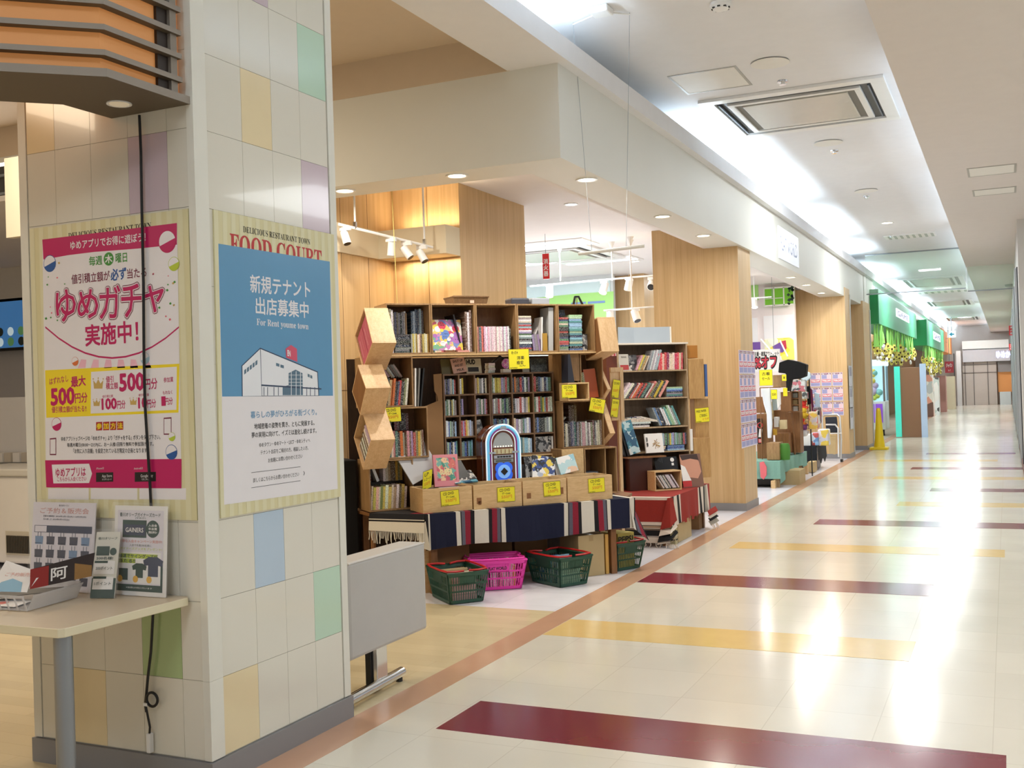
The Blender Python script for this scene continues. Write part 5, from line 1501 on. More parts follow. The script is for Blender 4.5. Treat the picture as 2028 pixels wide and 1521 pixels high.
for k in range(2):
    b = MB(); b.X = M; b.box(.02 + k * .155, .012, .014, .165 + k * .155, .03, .30); b.box(.022 + k * .155, .03, .016, .163 + k * .155, .033, .296, 1)
    rect(b, (0, .0115, 0), (1, 0, 0), (0, 0, 1), .05 + k * .155, .08, .06 + k * .155, .24, 2); rect(b, (0, .0115, 0), (1, 0, 0), (0, 0, 1), .10 + k * .155, .12, .105 + k * .155, .26, 2)
    b.X = None; solo(b, 'book', [PINKB, PAGES, mat('pink_pale', (232, 170, 190), .5)], f'{("far", "near")[k]} large pink book in the tilted crate left of the top row', 'book', 'pink books in the tilted crate')
M = rolled((-.225, .28, 1.735), .27, 48, .19, 'tilted crate with its back outwards, left of the leaning book crate', side=1, m=PALE)
M = rolled((-.391, .30, 1.408), .33, 44, .186, 'tilted crate of discs jutting out left of the yellow card crate', m=PALE)
row(M, .015, .31, .012, (.2, .23), .12, [('white', (236, 236, 240)), ('pink', (226, 150, 170)), ('lilac', (190, 180, 206)), ('black', (30, 30, 36)), ('white', (236, 236, 240))], 'tilted crate at the far left', 'disc case', (.015, .026), y=.012)

# ---- right side crates
open_box(SB(1.345, .42, .606), .20, .395, .28, 'plain closed crate side at the right end of the low crates', back=True)
b = MB(); b.X = MS; b.box(1.345, .405, .606, 1.545, .419, 1.0); solo(b, 'crate_board', PINE, 'plain pine board standing behind the rightmost low crate', 'board')
R3 = SB(1.552, .405, .606); open_box(R3, .315, .395, .28, 'bottom right crate of the stall, nearly empty with one divider', divider=.2)
b = MB(); b.X = R3; b.box(.02, .06, .013, .16, .2, .19, 0); b.box(.03, .058, .15, .15, .06, .18, 1); b.box(.03, .058, .03, .06, .06, .14, 2); b.box(.08, .058, .03, .11, .06, .14, 2); b.X = None
solo(b, 'disc_box', [mat('slate_box', (96, 104, 116), .4), PAPER, PAPER], 'grey boxed set standing in the bottom right crate', 'boxed set')
R1 = SB(1.405, .50, 1.003); open_box(R1, .40, .40, .28, 'right crate of discs with an upper back row, below the orange book')
row(R1, .015, .385, .013, (.19, .215), .14, PAL_DVD + [('pale pink', (214, 180, 180))], 'lower row of the right disc crate', 'disc case', (.0145, .02), jit=1.5)
riser(R1, .36, 'dark block raising the upper row in the right disc crate')
row(R1 @ Matrix.Translation((0, .15, 0)), .15, .25, .215, (.13, .15), .1, [('ochre', (120, 90, 44)), ('brown', (96, 66, 40))], 'upper back row of the right disc crate', tr=(.02, .03))
row(R1 @ Matrix.Translation((0, .15, 0)), .03, .15, .215, (.05, .06), .1, [('white', (214, 210, 200))], 'short leaning row of the right disc crate', tr=(.012, .014), lean=50)
R2 = SB(1.59, .50, 1.404); open_box(R2, .222, .40, .28, 'narrow upright crate with an orange book at the right of the stall')
row(R2, .012, .08, .013, (.2, .25), .2, PAL_DVD + [('olive', (110, 110, 60))], 'narrow upright crate at right', tr=(.012, .02), lean=-8)
faced(R2, .085, .013, .115, .25, .03, mat('orange_book', (180, 84, 40), .45), 'orange book facing out in the narrow upright crate', lean=6, y=.05, roll=-4)
open_box(SB(1.43, .52, 1.404), .155, .40, .26, 'tall plain crate turned sideways beside the orange book', back=True)
b = MB(); b.X = MS; b.box(1.432, .505, 1.57, 1.585, .518, 1.80); solo(b, 'crate_board', PINEV, 'wide grained board closing the sideways crate near the orange book', 'board')
b = MB(); b.X = MS; b.prism([(1.40, .36, 1.555), (1.46, .36, 1.555), (1.425, .36, 1.79), (1.405, .36, 1.79)], (0, .12, 0)); solo(b, 'dark_album', mat('dark_album', (40, 42, 54), .4), 'dark slanted album standing left of the orange book crate', 'album')
t_ = open_box(SB(1.385, .34, 1.404), .2, .15, .16, 'small low crate carrying the dark slanted album', m=PINE)
u, z = Spx(1127, 775, .34)
card(MS @ Vector((u, .34, z)), SU3, Vector((0, 0, 1)), .14, .115, 'yellow price card on the small low crate under the dark album', DISC)
u, z = Spx(1183, 803, .48)
card(MS @ Vector((u, .485, z)), SU3, Vector((0, 0, 1)), .145, .12, 'yellow price card tilted on the edge of the right disc crate', DISC, tilt=-12)
rolled((1.86, .36, 2.10), .30, 12, .165, 'pale crate jutting out right of the top row', side=1, m=PALE)
rolled((1.838, .55, 1.655), .21, 38, .03, 'small tilted crate jutting out right of the orange book crate', side=1, m=PALE)
rolled((1.86, .56, 1.375), .30, 30, .05, 'tilted crate jutting out right of the disc crate', side=1, m=PALE)

# ---- dark disc shelves in the middle
def disc_shelf(u0, u1, ncol, label, unit):
    t = thing('disc_shelf', label, 'shelf', tuple(MS @ Vector(((u0 + u1) / 2, .6, .96))), TH, 'dark disc shelves')
    z0, z1, v0, v1, th = .965, 1.655, .60, .78, .013
    b = MB(); b.X = MS
    b.box(u0, v0, z0, u1, v1, z0 + th); b.box(u0, v0, z1 - th, u1, v1, z1); b.box(u0, v0, z0 + th, u0 + th, v1, z1 - th); b.box(u1 - th, v0, z0 + th, u1, v1, z1 - th)
    part(b, 'frame', DARKW, t)
    b = MB(); b.X = MS; b.box(u0 + th, v1 - .006, z0 + th, u1 - th, v1, z1 - th); part(b, 'back_board', DARKW, t)
    zz = [z0 + (z1 - z0) * k / 4 for k in range(5)]
    for k in range(1, 4):
        b = MB(); b.X = MS; b.box(u0 + th, v0 + .003, zz[k] - th / 2, u1 - th, v1 - .006, zz[k] + th / 2); part(b, 'shelf_board', DARKW, t)
    cu = [u0 + (u1 - u0) * k / ncol for k in range(ncol + 1)]
    for k in range(1, ncol):
        b = MB(); b.X = MS; b.box(cu[k] - th / 2, v0 + .002, z0 + th, cu[k] + th / 2, v1 - .006, z1 - th); part(b, 'upright', DARKW, t)
    pals = [[PAL_COOL, PAL_COOL, PAL_COOL], [PAL_COOL, PAL_CD, PAL_COOL], [PAL_CD, PAL_CD, PAL_CD], [PAL_CD, PAL_MIX, PAL_CD]]
    rown = ['bottom row', 'third row', 'second row', 'top row']
    for r_ in range(4):
        for c_ in range(ncol):
            a, e_ = cu[c_] + th, cu[c_ + 1] - th
            zb = zz[r_] + (th if r_ == 0 else th / 2) + .0005
            if unit == 'left' and (r_, c_) in ((3, 1), (2, 1)):
                e_ = a + .035
            if unit == 'left' and (r_, c_) in ((1, 2), (0, 2)):
                faced(SB(0, .6, 0), a, zb, .07, .12, .01, ART2, f'black and white disc case facing out, {rown[r_]}, left disc shelf', lean=8, y=.02, roll=-12 if r_ else 0, name='disc_case', cat='disc case')
                continue
            if unit == 'right' and (r_, c_) == (0, 2):
                faced(SB(0, .6, 0), a + .004, zb, .145, .128, .012, ART2, 'grey patterned square case facing out, bottom right of disc shelf', lean=4, y=.02, name='disc_case', cat='disc case')
                faced(SB(0, .6, 0), e_ - .014, zb, .012, .128, .12, PAPER, 'white disc case beside the grey patterned square case', lean=0, y=.02, name='disc_case', cat='disc case')
                continue
            row(SB(0, .60, 0), a, e_, zb, (.118, .132), .12, pals[r_][c_ % 3], f'{rown[r_]}, {ORD[c_]} cell, {unit} disc shelf', 'disc case', (.0145, .021) if unit == 'right' else (.0115, .016), y=.012)
disc_shelf(.385, .80, 3, 'dark wooden disc shelf left half, behind the jukebox', 'left')
disc_shelf(.803, 1.385, 3, 'dark wooden disc shelf right half, behind the jukebox', 'right')
b = MB(); b.X = MS; b.prism([(.215, .58, .98), (.375, .6, .98), (.375, .6, 1.66), (.30, .59, 1.655), (.305, .59, 1.52), (.33, .595, 1.48), (.335, .595, 1.44), (.215, .58, 1.40)][::-1], (0, .01, 0)); solo(b, 'cardboard_sheet', CARDD, 'torn brown cardboard sheet left of the dark disc shelf', 'cardboard')
# support crates under the disc shelves
open_box(SB(.385, .60, .606), .40, .356, .2, 'plain crate under the left half of the disc shelf', m=PINE)
for k, (a, c) in enumerate(((.80, .835), (.84, 1.38))):
    pass
SUP = SB(.80, .585, .606); open_box(SUP, .55, .356, .215, 'wide crate under the right half of the disc shelf, with comics', m=PINE)
# books along the top of the disc shelf
TOPZ = 1.656
faced(SB(0, .6, TOPZ), .40, 0, .10, .125, .012, mat('olive_case', (96, 88, 44), .5), 'olive case lying against the back on top of the disc shelf', lean=12, y=.06, name='book')
def scrawl(b, w, h):
    put_text(b, 'SHUT UP', (0, -.0008, 0), (1, 0, 0), (0, 0, 1), w * .15, w * .85, h * .8, h * .16, 2, .03)
    put_text(b, 'AND SIT', (0, -.0008, 0), (1, 0, 0), (0, 0, 1), w * .2, w * .8, h * .5, h * .16, 2, .03); put_text(b, 'MILK', (0, -.0008, 0), (1, 0, 0), (0, 0, 1), w * .3, w * .8, h * .2, h * .16, 2, .03)
faced(SB(0, .6, TOPZ), .49, 0, .125, .125, .01, ART3, 'salmon scrawled case facing out on top of the disc shelf', lean=12, y=.03, roll=-8, name='book', deco=scrawl, mats=[mat('salmon_cover', (206, 160, 140), .5), PAGES, INK])
def hud(b, w, h): put_text(b, 'HUD', (0, -.0008, 0), (1, 0, 0), (0, 0, 1), w * .05, w * .6, h * .78, h * .3, 2, .06); b.box(w * .1, -.0012, h * .12, w * .8, -.0004, h * .42, 2)
faced(SB(0, .6, TOPZ), .615, 0, .135, .125, .01, ART2, 'cream case with bold black letters on top of the disc shelf', lean=10, y=.05, name='book', deco=hud, mats=[mat('cream_cover', (196, 186, 158), .5), PAGES, INK])
pile(SB(0, .6, TOPZ), .80, .001, 4, .06, .08, [('white', (230, 230, 232))], 'white cassettes on top of the disc shelf', 'book', (.018, .022), y=.03)
t = thing('pink_badge_case', 'small clear case with a glittering pink badge on top of the disc shelf', 'badge', tuple(MS @ Vector((.955, .64, TOPZ))), TH)
b = MB(); b.X = MS; b.box(.93, .62, TOPZ, 1.0, .68, TOPZ + .03); part(b, 'base', PAPER, t)
b = MB(); b.X = MS; b.cyl((.965, .625, TOPZ + .075), (.965, .635, TOPZ + .075), .042, n=20); part(b, 'badge', [art_mat('badge_pink', [(214, 90, 190), (240, 210, 235), (160, 120, 190), (236, 236, 240)], 60)], t)
b = MB(); b.X = MS
b.tube([(.86, .66, TOPZ + .02), (.855, .66, TOPZ + .09), (.92, .66, TOPZ + .135), (.985, .66, TOPZ + .09), (.98, .66, TOPZ + .02)], .014, 8)
solo(b, 'headphones', BLACK, 'black headphones standing behind the pink badge on the disc shelf', 'headphones', smooth=True)
faced(SB(0, .6, TOPZ), 1.20, 0, .155, .115, .012, ART2, 'dark grey textured case at the right on top of the disc shelf', lean=8, y=.05, name='book', mats=[art_mat('cover_dark_green', [(40, 44, 42), (70, 76, 72), (96, 102, 96), (30, 32, 32)], 60), PAGES])
faced(SB(0, .6, TOPZ), 1.13, 0, .06, .12, .012, mat('frame_cover', (170, 164, 150), .5), 'narrow pale framed case half behind the big yellow notice', lean=8, y=.06, name='book')
# big yellow notice hanging from the planks
u, z = Spx(1028, 711, .38)
card(MS @ Vector((u, .385, z)), SU3, Vector((0, 0, 1)), .185, .165, 'big yellow handwritten notice hanging over the disc shelf', [('めっちゃ', .15, .45, .82, .17, 0), ('洋楽', .40, .75, .56, .18, 0), ('格安', .38, .70, .32, .2, 0), ('〜〜', .5, .8, .16, .05, 0)], tilt=1)

# ---- the jukebox
JC, JV, JW, JH, JZ = .80, .37, .305, .465, .766
b = MB(); b.X = MS; b.box(JC - .2, .35, .606, JC + .2, .57, JZ - .0005); solo(b, 'pine_stand', PINE, 'pine box under the glowing jukebox', 'box')
t = thing('jukebox', 'table-top arched jukebox with glowing white, cyan and purple tubes', 'jukebox', tuple(MS @ Vector((JC, JV + .1, JZ))), TH)
def arch(w, h, z0, n=24, cx=JC):
    r = w / 2
    return [(cx - r, z0)] + [(cx - r * math.cos(math.pi * i / n), z0 + h - r + r * math.sin(math.pi * i / n)) for i in range(n + 1)] + [(cx + r, z0)]
JB = mat('jukebox_walnut', (110, 54, 30), .25, coat=.4)
b = MB(); b.X = MS; P = arch(JW, JH, JZ); b.prism([(x, JV + .012, z) for x, z in P], (0, .195, 0)); part(b, 'cabinet', JB, t, smooth=True)
b = MB(); b.X = MS; b.prism([(x, JV + .08, z) for x, z in arch(JW + .008, JH + .004, JZ)], (0, .02, 0)); part(b, 'cabinet_band', CHROME, t)
TUBE_W = mat('tube_white', (236, 246, 255), .3, emit=.35); TUBE_C = mat('tube_cyan', (110, 186, 226), .3, emit=.3); TUBE_P = mat('tube_purple', (120, 40, 116), .3, emit=.2)
def ring(w, h, zlow, r, m, nm, v):
    b = MB(); b.X = MS; b.tube([(x, v, z) for x, z in arch(w, h, JZ + zlow)], r, 8); part(b, nm, m, t, smooth=True)
ring(JW - .006, JH - .004, .005, .0065, TUBE_W, 'light_tube', JV + .004)
ring(JW - .04, JH - .020, .005, .0125, TUBE_C, 'light_tube', JV + .004)
ring(JW - .074, JH - .036, .005, .0085, TUBE_P, 'light_tube', JV + .002)
ring(JW - .096, JH - .047, .005, .0045, TUBE_W, 'light_tube', JV + .002)
b = MB(); b.X = MS; P = arch(JW - .105, JH - .055, JZ + .0); b.prism([(x, JV + .006, z) for x, z in P], (0, .008, 0)); part(b, 'front_panel', JB, t)
b = MB(); b.X = MS; r = (JW - .125) / 2; zc_ = JZ + JH - .062 - r; b.prism([(JC + r * math.cos(a), JV + .0045, zc_ - .03 + (r + .03) * math.sin(a)) for a in [math.pi * i / 18 for i in range(19)]][::-1], (0, .004, 0)); part(b, 'dome_grille', mat('grille_grey', (176, 182, 186), .35, .3), t)
b = MB(); b.X = MS
for k in range(7): b.ball((JC - .07 + k * .0235, JV + .003, zc_ - .022), .005, 8, 5)
part(b, 'bulb', mat('bulb_warm', (255, 240, 210), .3, emit=1.5), t)
b = MB(); b.X = MS; b.box(JC - .083, JV + .001, zc_ - .082, JC + .083, JV + .008, zc_ - .042); part(b, 'title_strip', mat('title_cream', (206, 198, 160), .4), t)
b = MB(); b.X = MS
for k in range(4): b.box(JC - .06 + k * .036, JV - .001, zc_ - .078, JC - .055 + k * .036, JV + .002, zc_ - .046)
part(b, 'title_divider', BROWNW, t)
b = MB(); b.X = MS; b.box(JC - .085, JV + .001, zc_ - .118, JC + .085, JV + .008, zc_ - .092); part(b, 'button_panel', CHROME, t)
for k in range(5):
    b = MB(); b.X = MS; b.box(JC - .055 + k * .025, JV - .004, zc_ - .112, JC - .037 + k * .025, JV + .001, zc_ - .099); part(b, 'button', BLACK, t)
b = MB(); b.X = MS; b.box(JC - .085, JV + .001, zc_ - .152, JC + .085, JV + .008, zc_ - .124); part(b, 'display', mat('display_grey', (150, 160, 160), .25), t)
b = MB(); b.X = MS; b.box(JC - .07, JV - .0005, zc_ - .146, JC + .065, JV + .001, zc_ - .131); part(b, 'display_text', mat('display_line', (84, 90, 92), .3), t)
zs_ = JZ + .088
b = MB(); b.X = MS
for dx, dz in ((-.028, .028), (.028, .028), (-.028, -.028), (.028, -.028)):
    b.cyl((JC + dx, JV + .0, zs_ + dz), (JC + dx, JV + .008, zs_ + dz), .047, n=24)
part(b, 'speaker_surround', mat('speaker_blue', (44, 96, 214), .3, emit=.45), t)
b = MB(); b.X = MS; b.cyl((JC, JV - .003, zs_), (JC, JV + .004, zs_), .056, n=24); b.prism([(JC - .032, JV - .006, zs_), (JC, JV - .006, zs_ - .032), (JC + .032, JV - .006, zs_), (JC, JV - .006, zs_ + .032)], (0, .005, 0), 1); part(b, 'speaker_cone', [mat('speaker_lightblue', (120, 170, 236), .3, emit=.4), INK], t)
b = MB(); b.X = MS; b.prism([(JC - .034, JV + .001, JZ + JH - .035), (JC + .034, JV + .001, JZ + JH - .035), (JC + .02, JV + .001, JZ + JH - .01), (JC - .02, JV + .001, JZ + JH - .01)], (0, -.012, 0)); part(b, 'crest', CHROME, t)
for s in (-1, 1):
    b = MB(); b.X = MS; b.box(JC + s * (JW / 2 - .05) - .03, JV - .009, JZ + .235, JC + s * (JW / 2 - .05) + .03, JV + .002, JZ + .25); part(b, 'tube_clip', CHROME, t)

# ---- jackets and comics standing behind the low crates
JM = SB(0, .345, .61)
def yline(b, w, h): put_text(b, 'GAME', (0, -.0012, 0), (1, 0, 0), (0, 0, 1), w * .15, w * .8, h * .45, h * .12, 2, .05); b.box(w * .3, -.001, h * .06, w * .6, -.0002, h * .3, 2)
faced(JM, .015, .19, .27, .27, .012, mat('lp_silver', (196, 196, 200), .35), 'silver record sleeve tilted behind the leftmost low crate', lean=20, y=.0, roll=-24, name='record', cat='record')
def pinkgame(b, w, h):
    b.box(w * .12, -.0006, h * .18, w * .9, -.0001, h * .9, 2); put_text(b, 'SUPER', (0, -.0012, 0), (1, 0, 0), (0, 0, 1), w * .25, w * .75, h * .45, h * .16, 3, .05)
faced(JM, Spx(861, 960, .30)[0], .165, .205, .25, .018, ART3, 'pink framed game box with a busy cover standing in the leftmost low crate', lean=10, y=-.05, roll=1, name='game_box', cat='game box', deco=pinkgame, mats=[mat('pink_frame', (224, 140, 150), .4), PAGES, art_mat('cover_game', [(70, 150, 130), (220, 120, 110), (240, 200, 160), (120, 180, 170), (200, 90, 110)], 30), mat('game_cream', (246, 226, 170), .4)])
u, z = Spx(846, 950, .27)
card(MS @ Vector((u, .27, z)), SU3 * .92 + Vector((0, 0, .38)), Vector((0, 0, 1)), .085, .14, 'narrow yellow card propped against the silver record sleeve', [('LP', .2, .6, .8, .18, 0), ('レコード', .15, .85, .55, .16, 0), ('550円', .2, .8, .3, .18, 1)], tilt=-6)
for k, (x, y, w, h, m_, l) in enumerate(((.30, -.02, .20, .16, BLACK, 'black magazine standing behind the second low crate'), (.33, -.04, .22, .11, ART2, 'grey photo magazine lying open on the second low crate'), (.345, -.06, .2, .09, ART4, 'pale magazine lying on the second low crate'))):
    faced(JM, x, .185, w, h, .012, m_, l, lean=35 + k * 18, y=y, roll=-14 + k * 4, name='magazine', cat='magazine')
def comic(b, w, h): put_text(b, 'ジョジョ', (0, -.0012, 0), (1, 0, 0), (0, 0, 1), w * .15, w * .85, h * .8, h * .16, 2, .05); b.poly([(w * x, -.001, h * z) for x, z in ((.3, .1), (.5, .1), (.55, .45), (.4, .6), (.28, .4))], 3)
faced(JM, 1.03, .17, .20, .20, .014, ART2, 'white comic with jagged black title behind the third low crate', lean=14, y=-.02, roll=8, deco=None, mats=[art_mat('cover_comic', [(236, 236, 238), (60, 80, 140), (236, 210, 90), (40, 40, 46), (180, 190, 210)], 22), PAGES])
faced(JM, 1.0, .17, .20, .19, .014, BLACK, 'black and white comic leaning behind the third low crate', lean=18, y=.03, roll=2, mats=[ART2, PAGES])
faced(SUP, .28, .013, .16, .26, .02, mat('grey_slip', (110, 112, 118), .5), 'grey folder standing in the wide crate under the disc shelf', lean=4, y=.06)
faced(JM, 1.29, .19, .17, .145, .014, ART4, 'white picture book with a pale blue cover behind the rightmost low crate', lean=16, y=-.02, roll=-10, mats=[art_mat('cover_kids', [(226, 236, 238), (160, 206, 220), (236, 200, 170), (240, 240, 240), (190, 220, 226)], 14), PAGES])
faced(JM, 1.27, .18, .06, .12, .012, PAPER, 'thin white booklet half hidden by the pale picture book', lean=10, y=.02, roll=-6)

# ---- boxes and baskets under and before the table
def carton(u0, v0, z0, w, d, h, label, m=CARD, rot=0, tape=False):
    M = MS @ Matrix.Translation((u0, v0, z0)) @ Matrix.Rotation(math.radians(rot), 4, 'Z')
    t = thing('cardboard_box', label, 'box', tuple(M.translation), TH + math.radians(rot), 'cardboard boxes under the stall')
    b = MB(); b.X = M; b.box(0, 0, 0, w, d, h); part(b, 'carton', m, t, bevel=.003)
    if tape:
        b = MB(); b.X = M; b.box(w * .42, -.0008, h - .05, w * .58, .0, h); b.box(w * .42, -.0008, h, w * .58, d, h + .0008); part(b, 'tape', mat('tape_tan', (176, 150, 104), .3), t)
    return t
carton(1.275, .03, 0, .24, .30, .33, 'upright cardboard carton under the right end of the blanket', tape=True, rot=3)
carton(1.53, .05, 0, .03, .30, .32, 'thin yellowish board standing right of the upright carton', mat('yellow_board', (214, 166, 84), .6))
carton(-.0, .10, 0, .045, .45, .34, 'thin pine board standing under the left end of the table', PINE)
carton(.05, .20, 0, .36, .4, .36, 'dark brown carton with white print under the left of the table', CARDD)
carton(.44, .46, 0, .45, .4, .34, 'brown carton behind the pink basket', CARDD)
carton(.93, .5, 0, .3, .35, .33, 'dim carton behind the middle green basket', CARDD)
b = MB(); b.X = MS; b.box(.10, .158, .18, .19, .1595, .27); b.X = None
b = MB(); b.X = MS @ Matrix.Translation((-.95, .62, 0)); b.box(0, 0, 0, .6, .5, 1.0); b.X = None
solo(b, 'black_draped_table', mat('black_cloth', (14, 13, 15), .95), 'black cloth covered stand left of the book stall, behind the grey bench', 'stand', bevel=.01)
b = MB(); b.X = MS; b.cyl((-.30, .40, 0), (-.30, .40, .58), .02, n=10); solo(b, 'bamboo_post', BROWNW, 'thin brown post under the fringe at the left of the table', 'post')

def basket(cx, cy, ang, col, label, text_=None, handles=True):
    """tapered shopping basket with slotted walls and two folded handles"""
    M = Matrix.Translation((cx, cy, 0)) @ Matrix.Rotation(ang, 4, 'Z')
    t = thing('shopping_basket', label, 'basket', (cx, cy, 0), ang, 'shopping baskets on the floor before the stall')
    m = mat('basket_' + col[0], col[1], .4)
    lx, ly, tx, ty, h = .18, .125, .225, .155, .225
    def P(fx, fy, s): return (fx * (lx + (tx - lx) * s), fy * (ly + (ty - ly) * s), .006 + (h - .006) * s)
    b = MB(); b.X = M
    b.box(-lx, -ly, .004, lx, ly, .012)
    for (sgn, ax) in ((-1, 'y'), (1, 'y'), (-1, 'x'), (1, 'x')):
        n = 22 if ax == 'y' else 15
        L_ = lx if ax == 'y' else ly
        nv = (0, sgn * .004, 0) if ax == 'y' else (sgn * .004, 0, 0)
        def Q(f, s): return Vector(P(f, sgn, s)) if ax == 'y' else Vector(P(sgn, f, s))
        for (s0, s1) in ((0, .10), (.36, .42), (.60, .66), (.88, 1.0)):
            b.prism([Q(-1, s0), Q(1, s0), Q(1, s1), Q(-1, s1)], nv)
        for k in range(n + 1):
            f = -1 + 2 * k / n; w_ = .28 / n
            b.prism([Q(max(-1, f - w_), .1), Q(min(1, f + w_), .1), Q(min(1, f + w_), .9), Q(max(-1, f - w_), .9)], nv)
        b.prism([Q(-.42, .6), Q(.42, .6), Q(.42, .9), Q(-.42, .9)], nv)
        b.prism([Q(-1, 0), Q(-.93, 0), Q(-.93, 1), Q(-1, 1)], nv); b.prism([Q(.93, 0), Q(1, 0), Q(1, 1), Q(.93, 1)], nv)
    part(b, 'basket_body', m, t)
    b = MB(); b.X = M
    b.tube([P(-1, -1, 1), P(1, -1, 1), P(1, 1, 1), P(-1, 1, 1)], .008, 8, closed=True); part(b, 'rim', m, t)
    if handles:
        hm = mat('basket_handle_red', (196, 40, 40), .35) if col[0] == 'green' else m
        for s in (-1, 1):
            b = MB(); b.X = M
            b.tube([(-.19, s * .02, h + .008), (-.215, s * .08, h + .012), (-.205, s * .150, h + .014), (-.10, s * .166, h + .014), (.10, s * .166, h + .014), (.205, s * .150, h + .014), (.215, s * .08, h + .012), (.19, s * .02, h + .008)], .0075, 8); part(b, 'handle', hm, t, 'red folded handle' if col[0] == 'green' else None, smooth=True)
    b = MB(); b.X = M
    put_text(b, 'FLAT WORLD', (0, -ly - (ty - ly) * .75 - .0055, 0), (1, 0, 0), (0, 0, 1), -.07, .07, h * .75, .022, 0, .04)
    b.box(-.085, -ly - (ty - ly) * .75 - .005, h * .66, .085, -ly - (ty - ly) * .75 - .003, h * .84, 1)
    part(b, 'lettering', [PAPER if col[0] == 'green' else INK, m], t)
    return t, M
GREEN = ('green', (30, 76, 58)); PINKC = ('pink', (240, 60, 176))
def footprint(c0, e1, L1, L2):
    e1 = Vector((e1[0], e1[1], 0)).normalized(); e2 = Vector((-e1.y, e1.x, 0))
    return Vector(c0) + e1 * L1 + e2 * L2, e1, e2
def fill(M, n, pal, place, lay=False):
    k = 0
    for i in range(n):
        nm, c = R_.choice(pal); tt = R_.uniform(.012, .024)
        volume(M @ Matrix.Translation((-.15 + i * .30 / n, -.09, .013)), 'book', c, (min(tt, .29 / n), .18, R_.uniform(.15, .205)), f'{nm} book, {ORD[k]} from left, {place}', place); k += 1
c, e1, e2 = footprint((-3.62, 6.655, 0), (.15, .17), .14, .20)
t, M = basket(c.x, c.y, math.atan2(e2.y, e2.x), GREEN, 'green shopping basket with red handles, nearest the grey bench')
fill(M, 11, PAL_CREAM, 'in the green basket nearest the bench')
c = (Vector((-3.375, 7.306, 0)) + Vector((-3.62, 7.136, 0))) / 2
d_ = Vector((.245, .17, 0)).normalized(); c = c + Vector((-d_.y, d_.x, 0)) * .20
t, M = basket(c.x, c.y, math.atan2(d_.y, d_.x), PINKC, 'pink shopping basket between two green baskets')
fill(M, 12, PAL_PINK + PAL_CREAM, 'in the pink basket')
c, e1, e2 = footprint((-3.103, 7.463, 0), (.12, .2), .14, .20)
t, M = basket(c.x, c.y, math.atan2(e2.y, e2.x), GREEN, 'green shopping basket with red handles, right of the pink basket')
fill(M, 9, PAL_COOL, 'in the green basket right of the pink one')
c, e1, e2 = footprint((-2.93, 8.268, 0), (.12, .22), .13, .19)
t, M = basket(c.x, c.y, math.atan2(e2.y, e2.x), GREEN, 'green shopping basket under the blanket corner, near the red blanket')
b = MB(); b.X = M; b.box(-.15, -.1, .013, .05, .08, .30); put_text(b, 'PEPSI', (-.16, 0, 0), (0, -1, 0), (0, 0, 1), -.08, .08, .25, .05, 1, .03); put_text(b, 'PEPSI', (0, -.1005, 0), (1, 0, 0), (0, 0, 1), -.14, .04, .25, .05, 1, .03); put_text(b, 'PEPSI', (0.0505, 0, 0), (0, 1, 0), (0, 0, 1), -.08, .06, .25, .05, 1, .03); b.X = None
solo(b, 'drinks_carton', [mat('carton_yellow', (206, 190, 96), .6), INK], 'yellow drinks carton with black letters standing in the furthest green basket', 'carton')
fill(M @ Matrix.Translation((.22, 0, 0)) @ Matrix.Diagonal((.35, 1, 1, 1)), 5, PAL_WARM, 'in the furthest green basket')

# ================================================================ second bookcase and red blanket (beside the corridor)
RT_Z = .463
t = thing('stall_table', 'low table under the red blanket beside the corridor', 'table', (-3.4, 10.3, 0))
b = MB(); b.box(-3.95, 9.66, .435, -2.9, 11.15, .458); part(b, 'table_top', BROWNW, t)
for (x, y) in ((-3.88, 9.74), (-2.96, 9.74), (-3.88, 11.05), (-2.96, 11.05)):
    b = MB(); b.box(x - .025, y - .025, 0, x + .025, y + .025, .435); part(b, 'leg', BROWNW, t)
rb_ = dict(red=mat('blanket2_red', (158, 46, 36), .95, noise=.25, nscale=90), white=mat('blanket2_cream', (226, 212, 196), .95, noise=.12, nscale=120), tan=mat('blanket2_tan', (168, 140, 114), .95), black=mat('blanket2_black', (24, 22, 24), .95), grey=mat('blanket2_grey', (170, 164, 150), .95))
RN = list(rb_)
t = thing('red_blanket', 'red blanket with cream and black stripes and fringe over the low table', 'blanket', (-3.3, 10.2, RT_Z))
b = MB()
b.poly([(-3.95, 9.63, RT_Z), (-2.88, 9.63, RT_Z), (-2.88, 11.1, RT_Z), (-3.95, 11.1, RT_Z)], 0)
b.poly([(-3.95, 9.63, RT_Z + .001), (-2.88, 9.63, RT_Z + .001), (-2.88, 9.70, RT_Z + .001), (-3.95, 9.70, RT_Z + .001)], 1)
# front drape: horizontal bands
bands = [(.463, .44, 'white'), (.44, .235, 'red'), (.235, .205, 'white'), (.205, .2, 'black'), (.2, .178, 'tan'), (.178, .172, 'white'), (.172, .165, 'black'), (.165, .16, 'tan'), (.16, .105, 'black'), (.105, .1, 'white'), (.1, .095, 'black'), (.095, .04, 'white')]
nx = 26
def fx(x, z): return 9.63 - .012 * math.sin(x * 13) * (1 - z / .463) - .02 * (1 - z / .463)
for (za, zb, c) in bands:
    n = max(1, int((za - zb) / .03))
    for j in range(n):
        z0, z1 = za + (zb - za) * j / n, za + (zb - za) * (j + 1) / n
        for i in range(nx):
            x0, x1 = -3.95 + 1.07 * i / nx, -3.95 + 1.07 * (i + 1) / nx
            b.poly([(x0, fx(x0, z0), z0), (x0, fx(x0, z1), z1), (x1, fx(x1, z1), z1), (x1, fx(x1, z0), z0)], RN.index(c))
part(b, 'front_drape', [rb_[k] for k in RN], t, smooth=True)
b = MB()
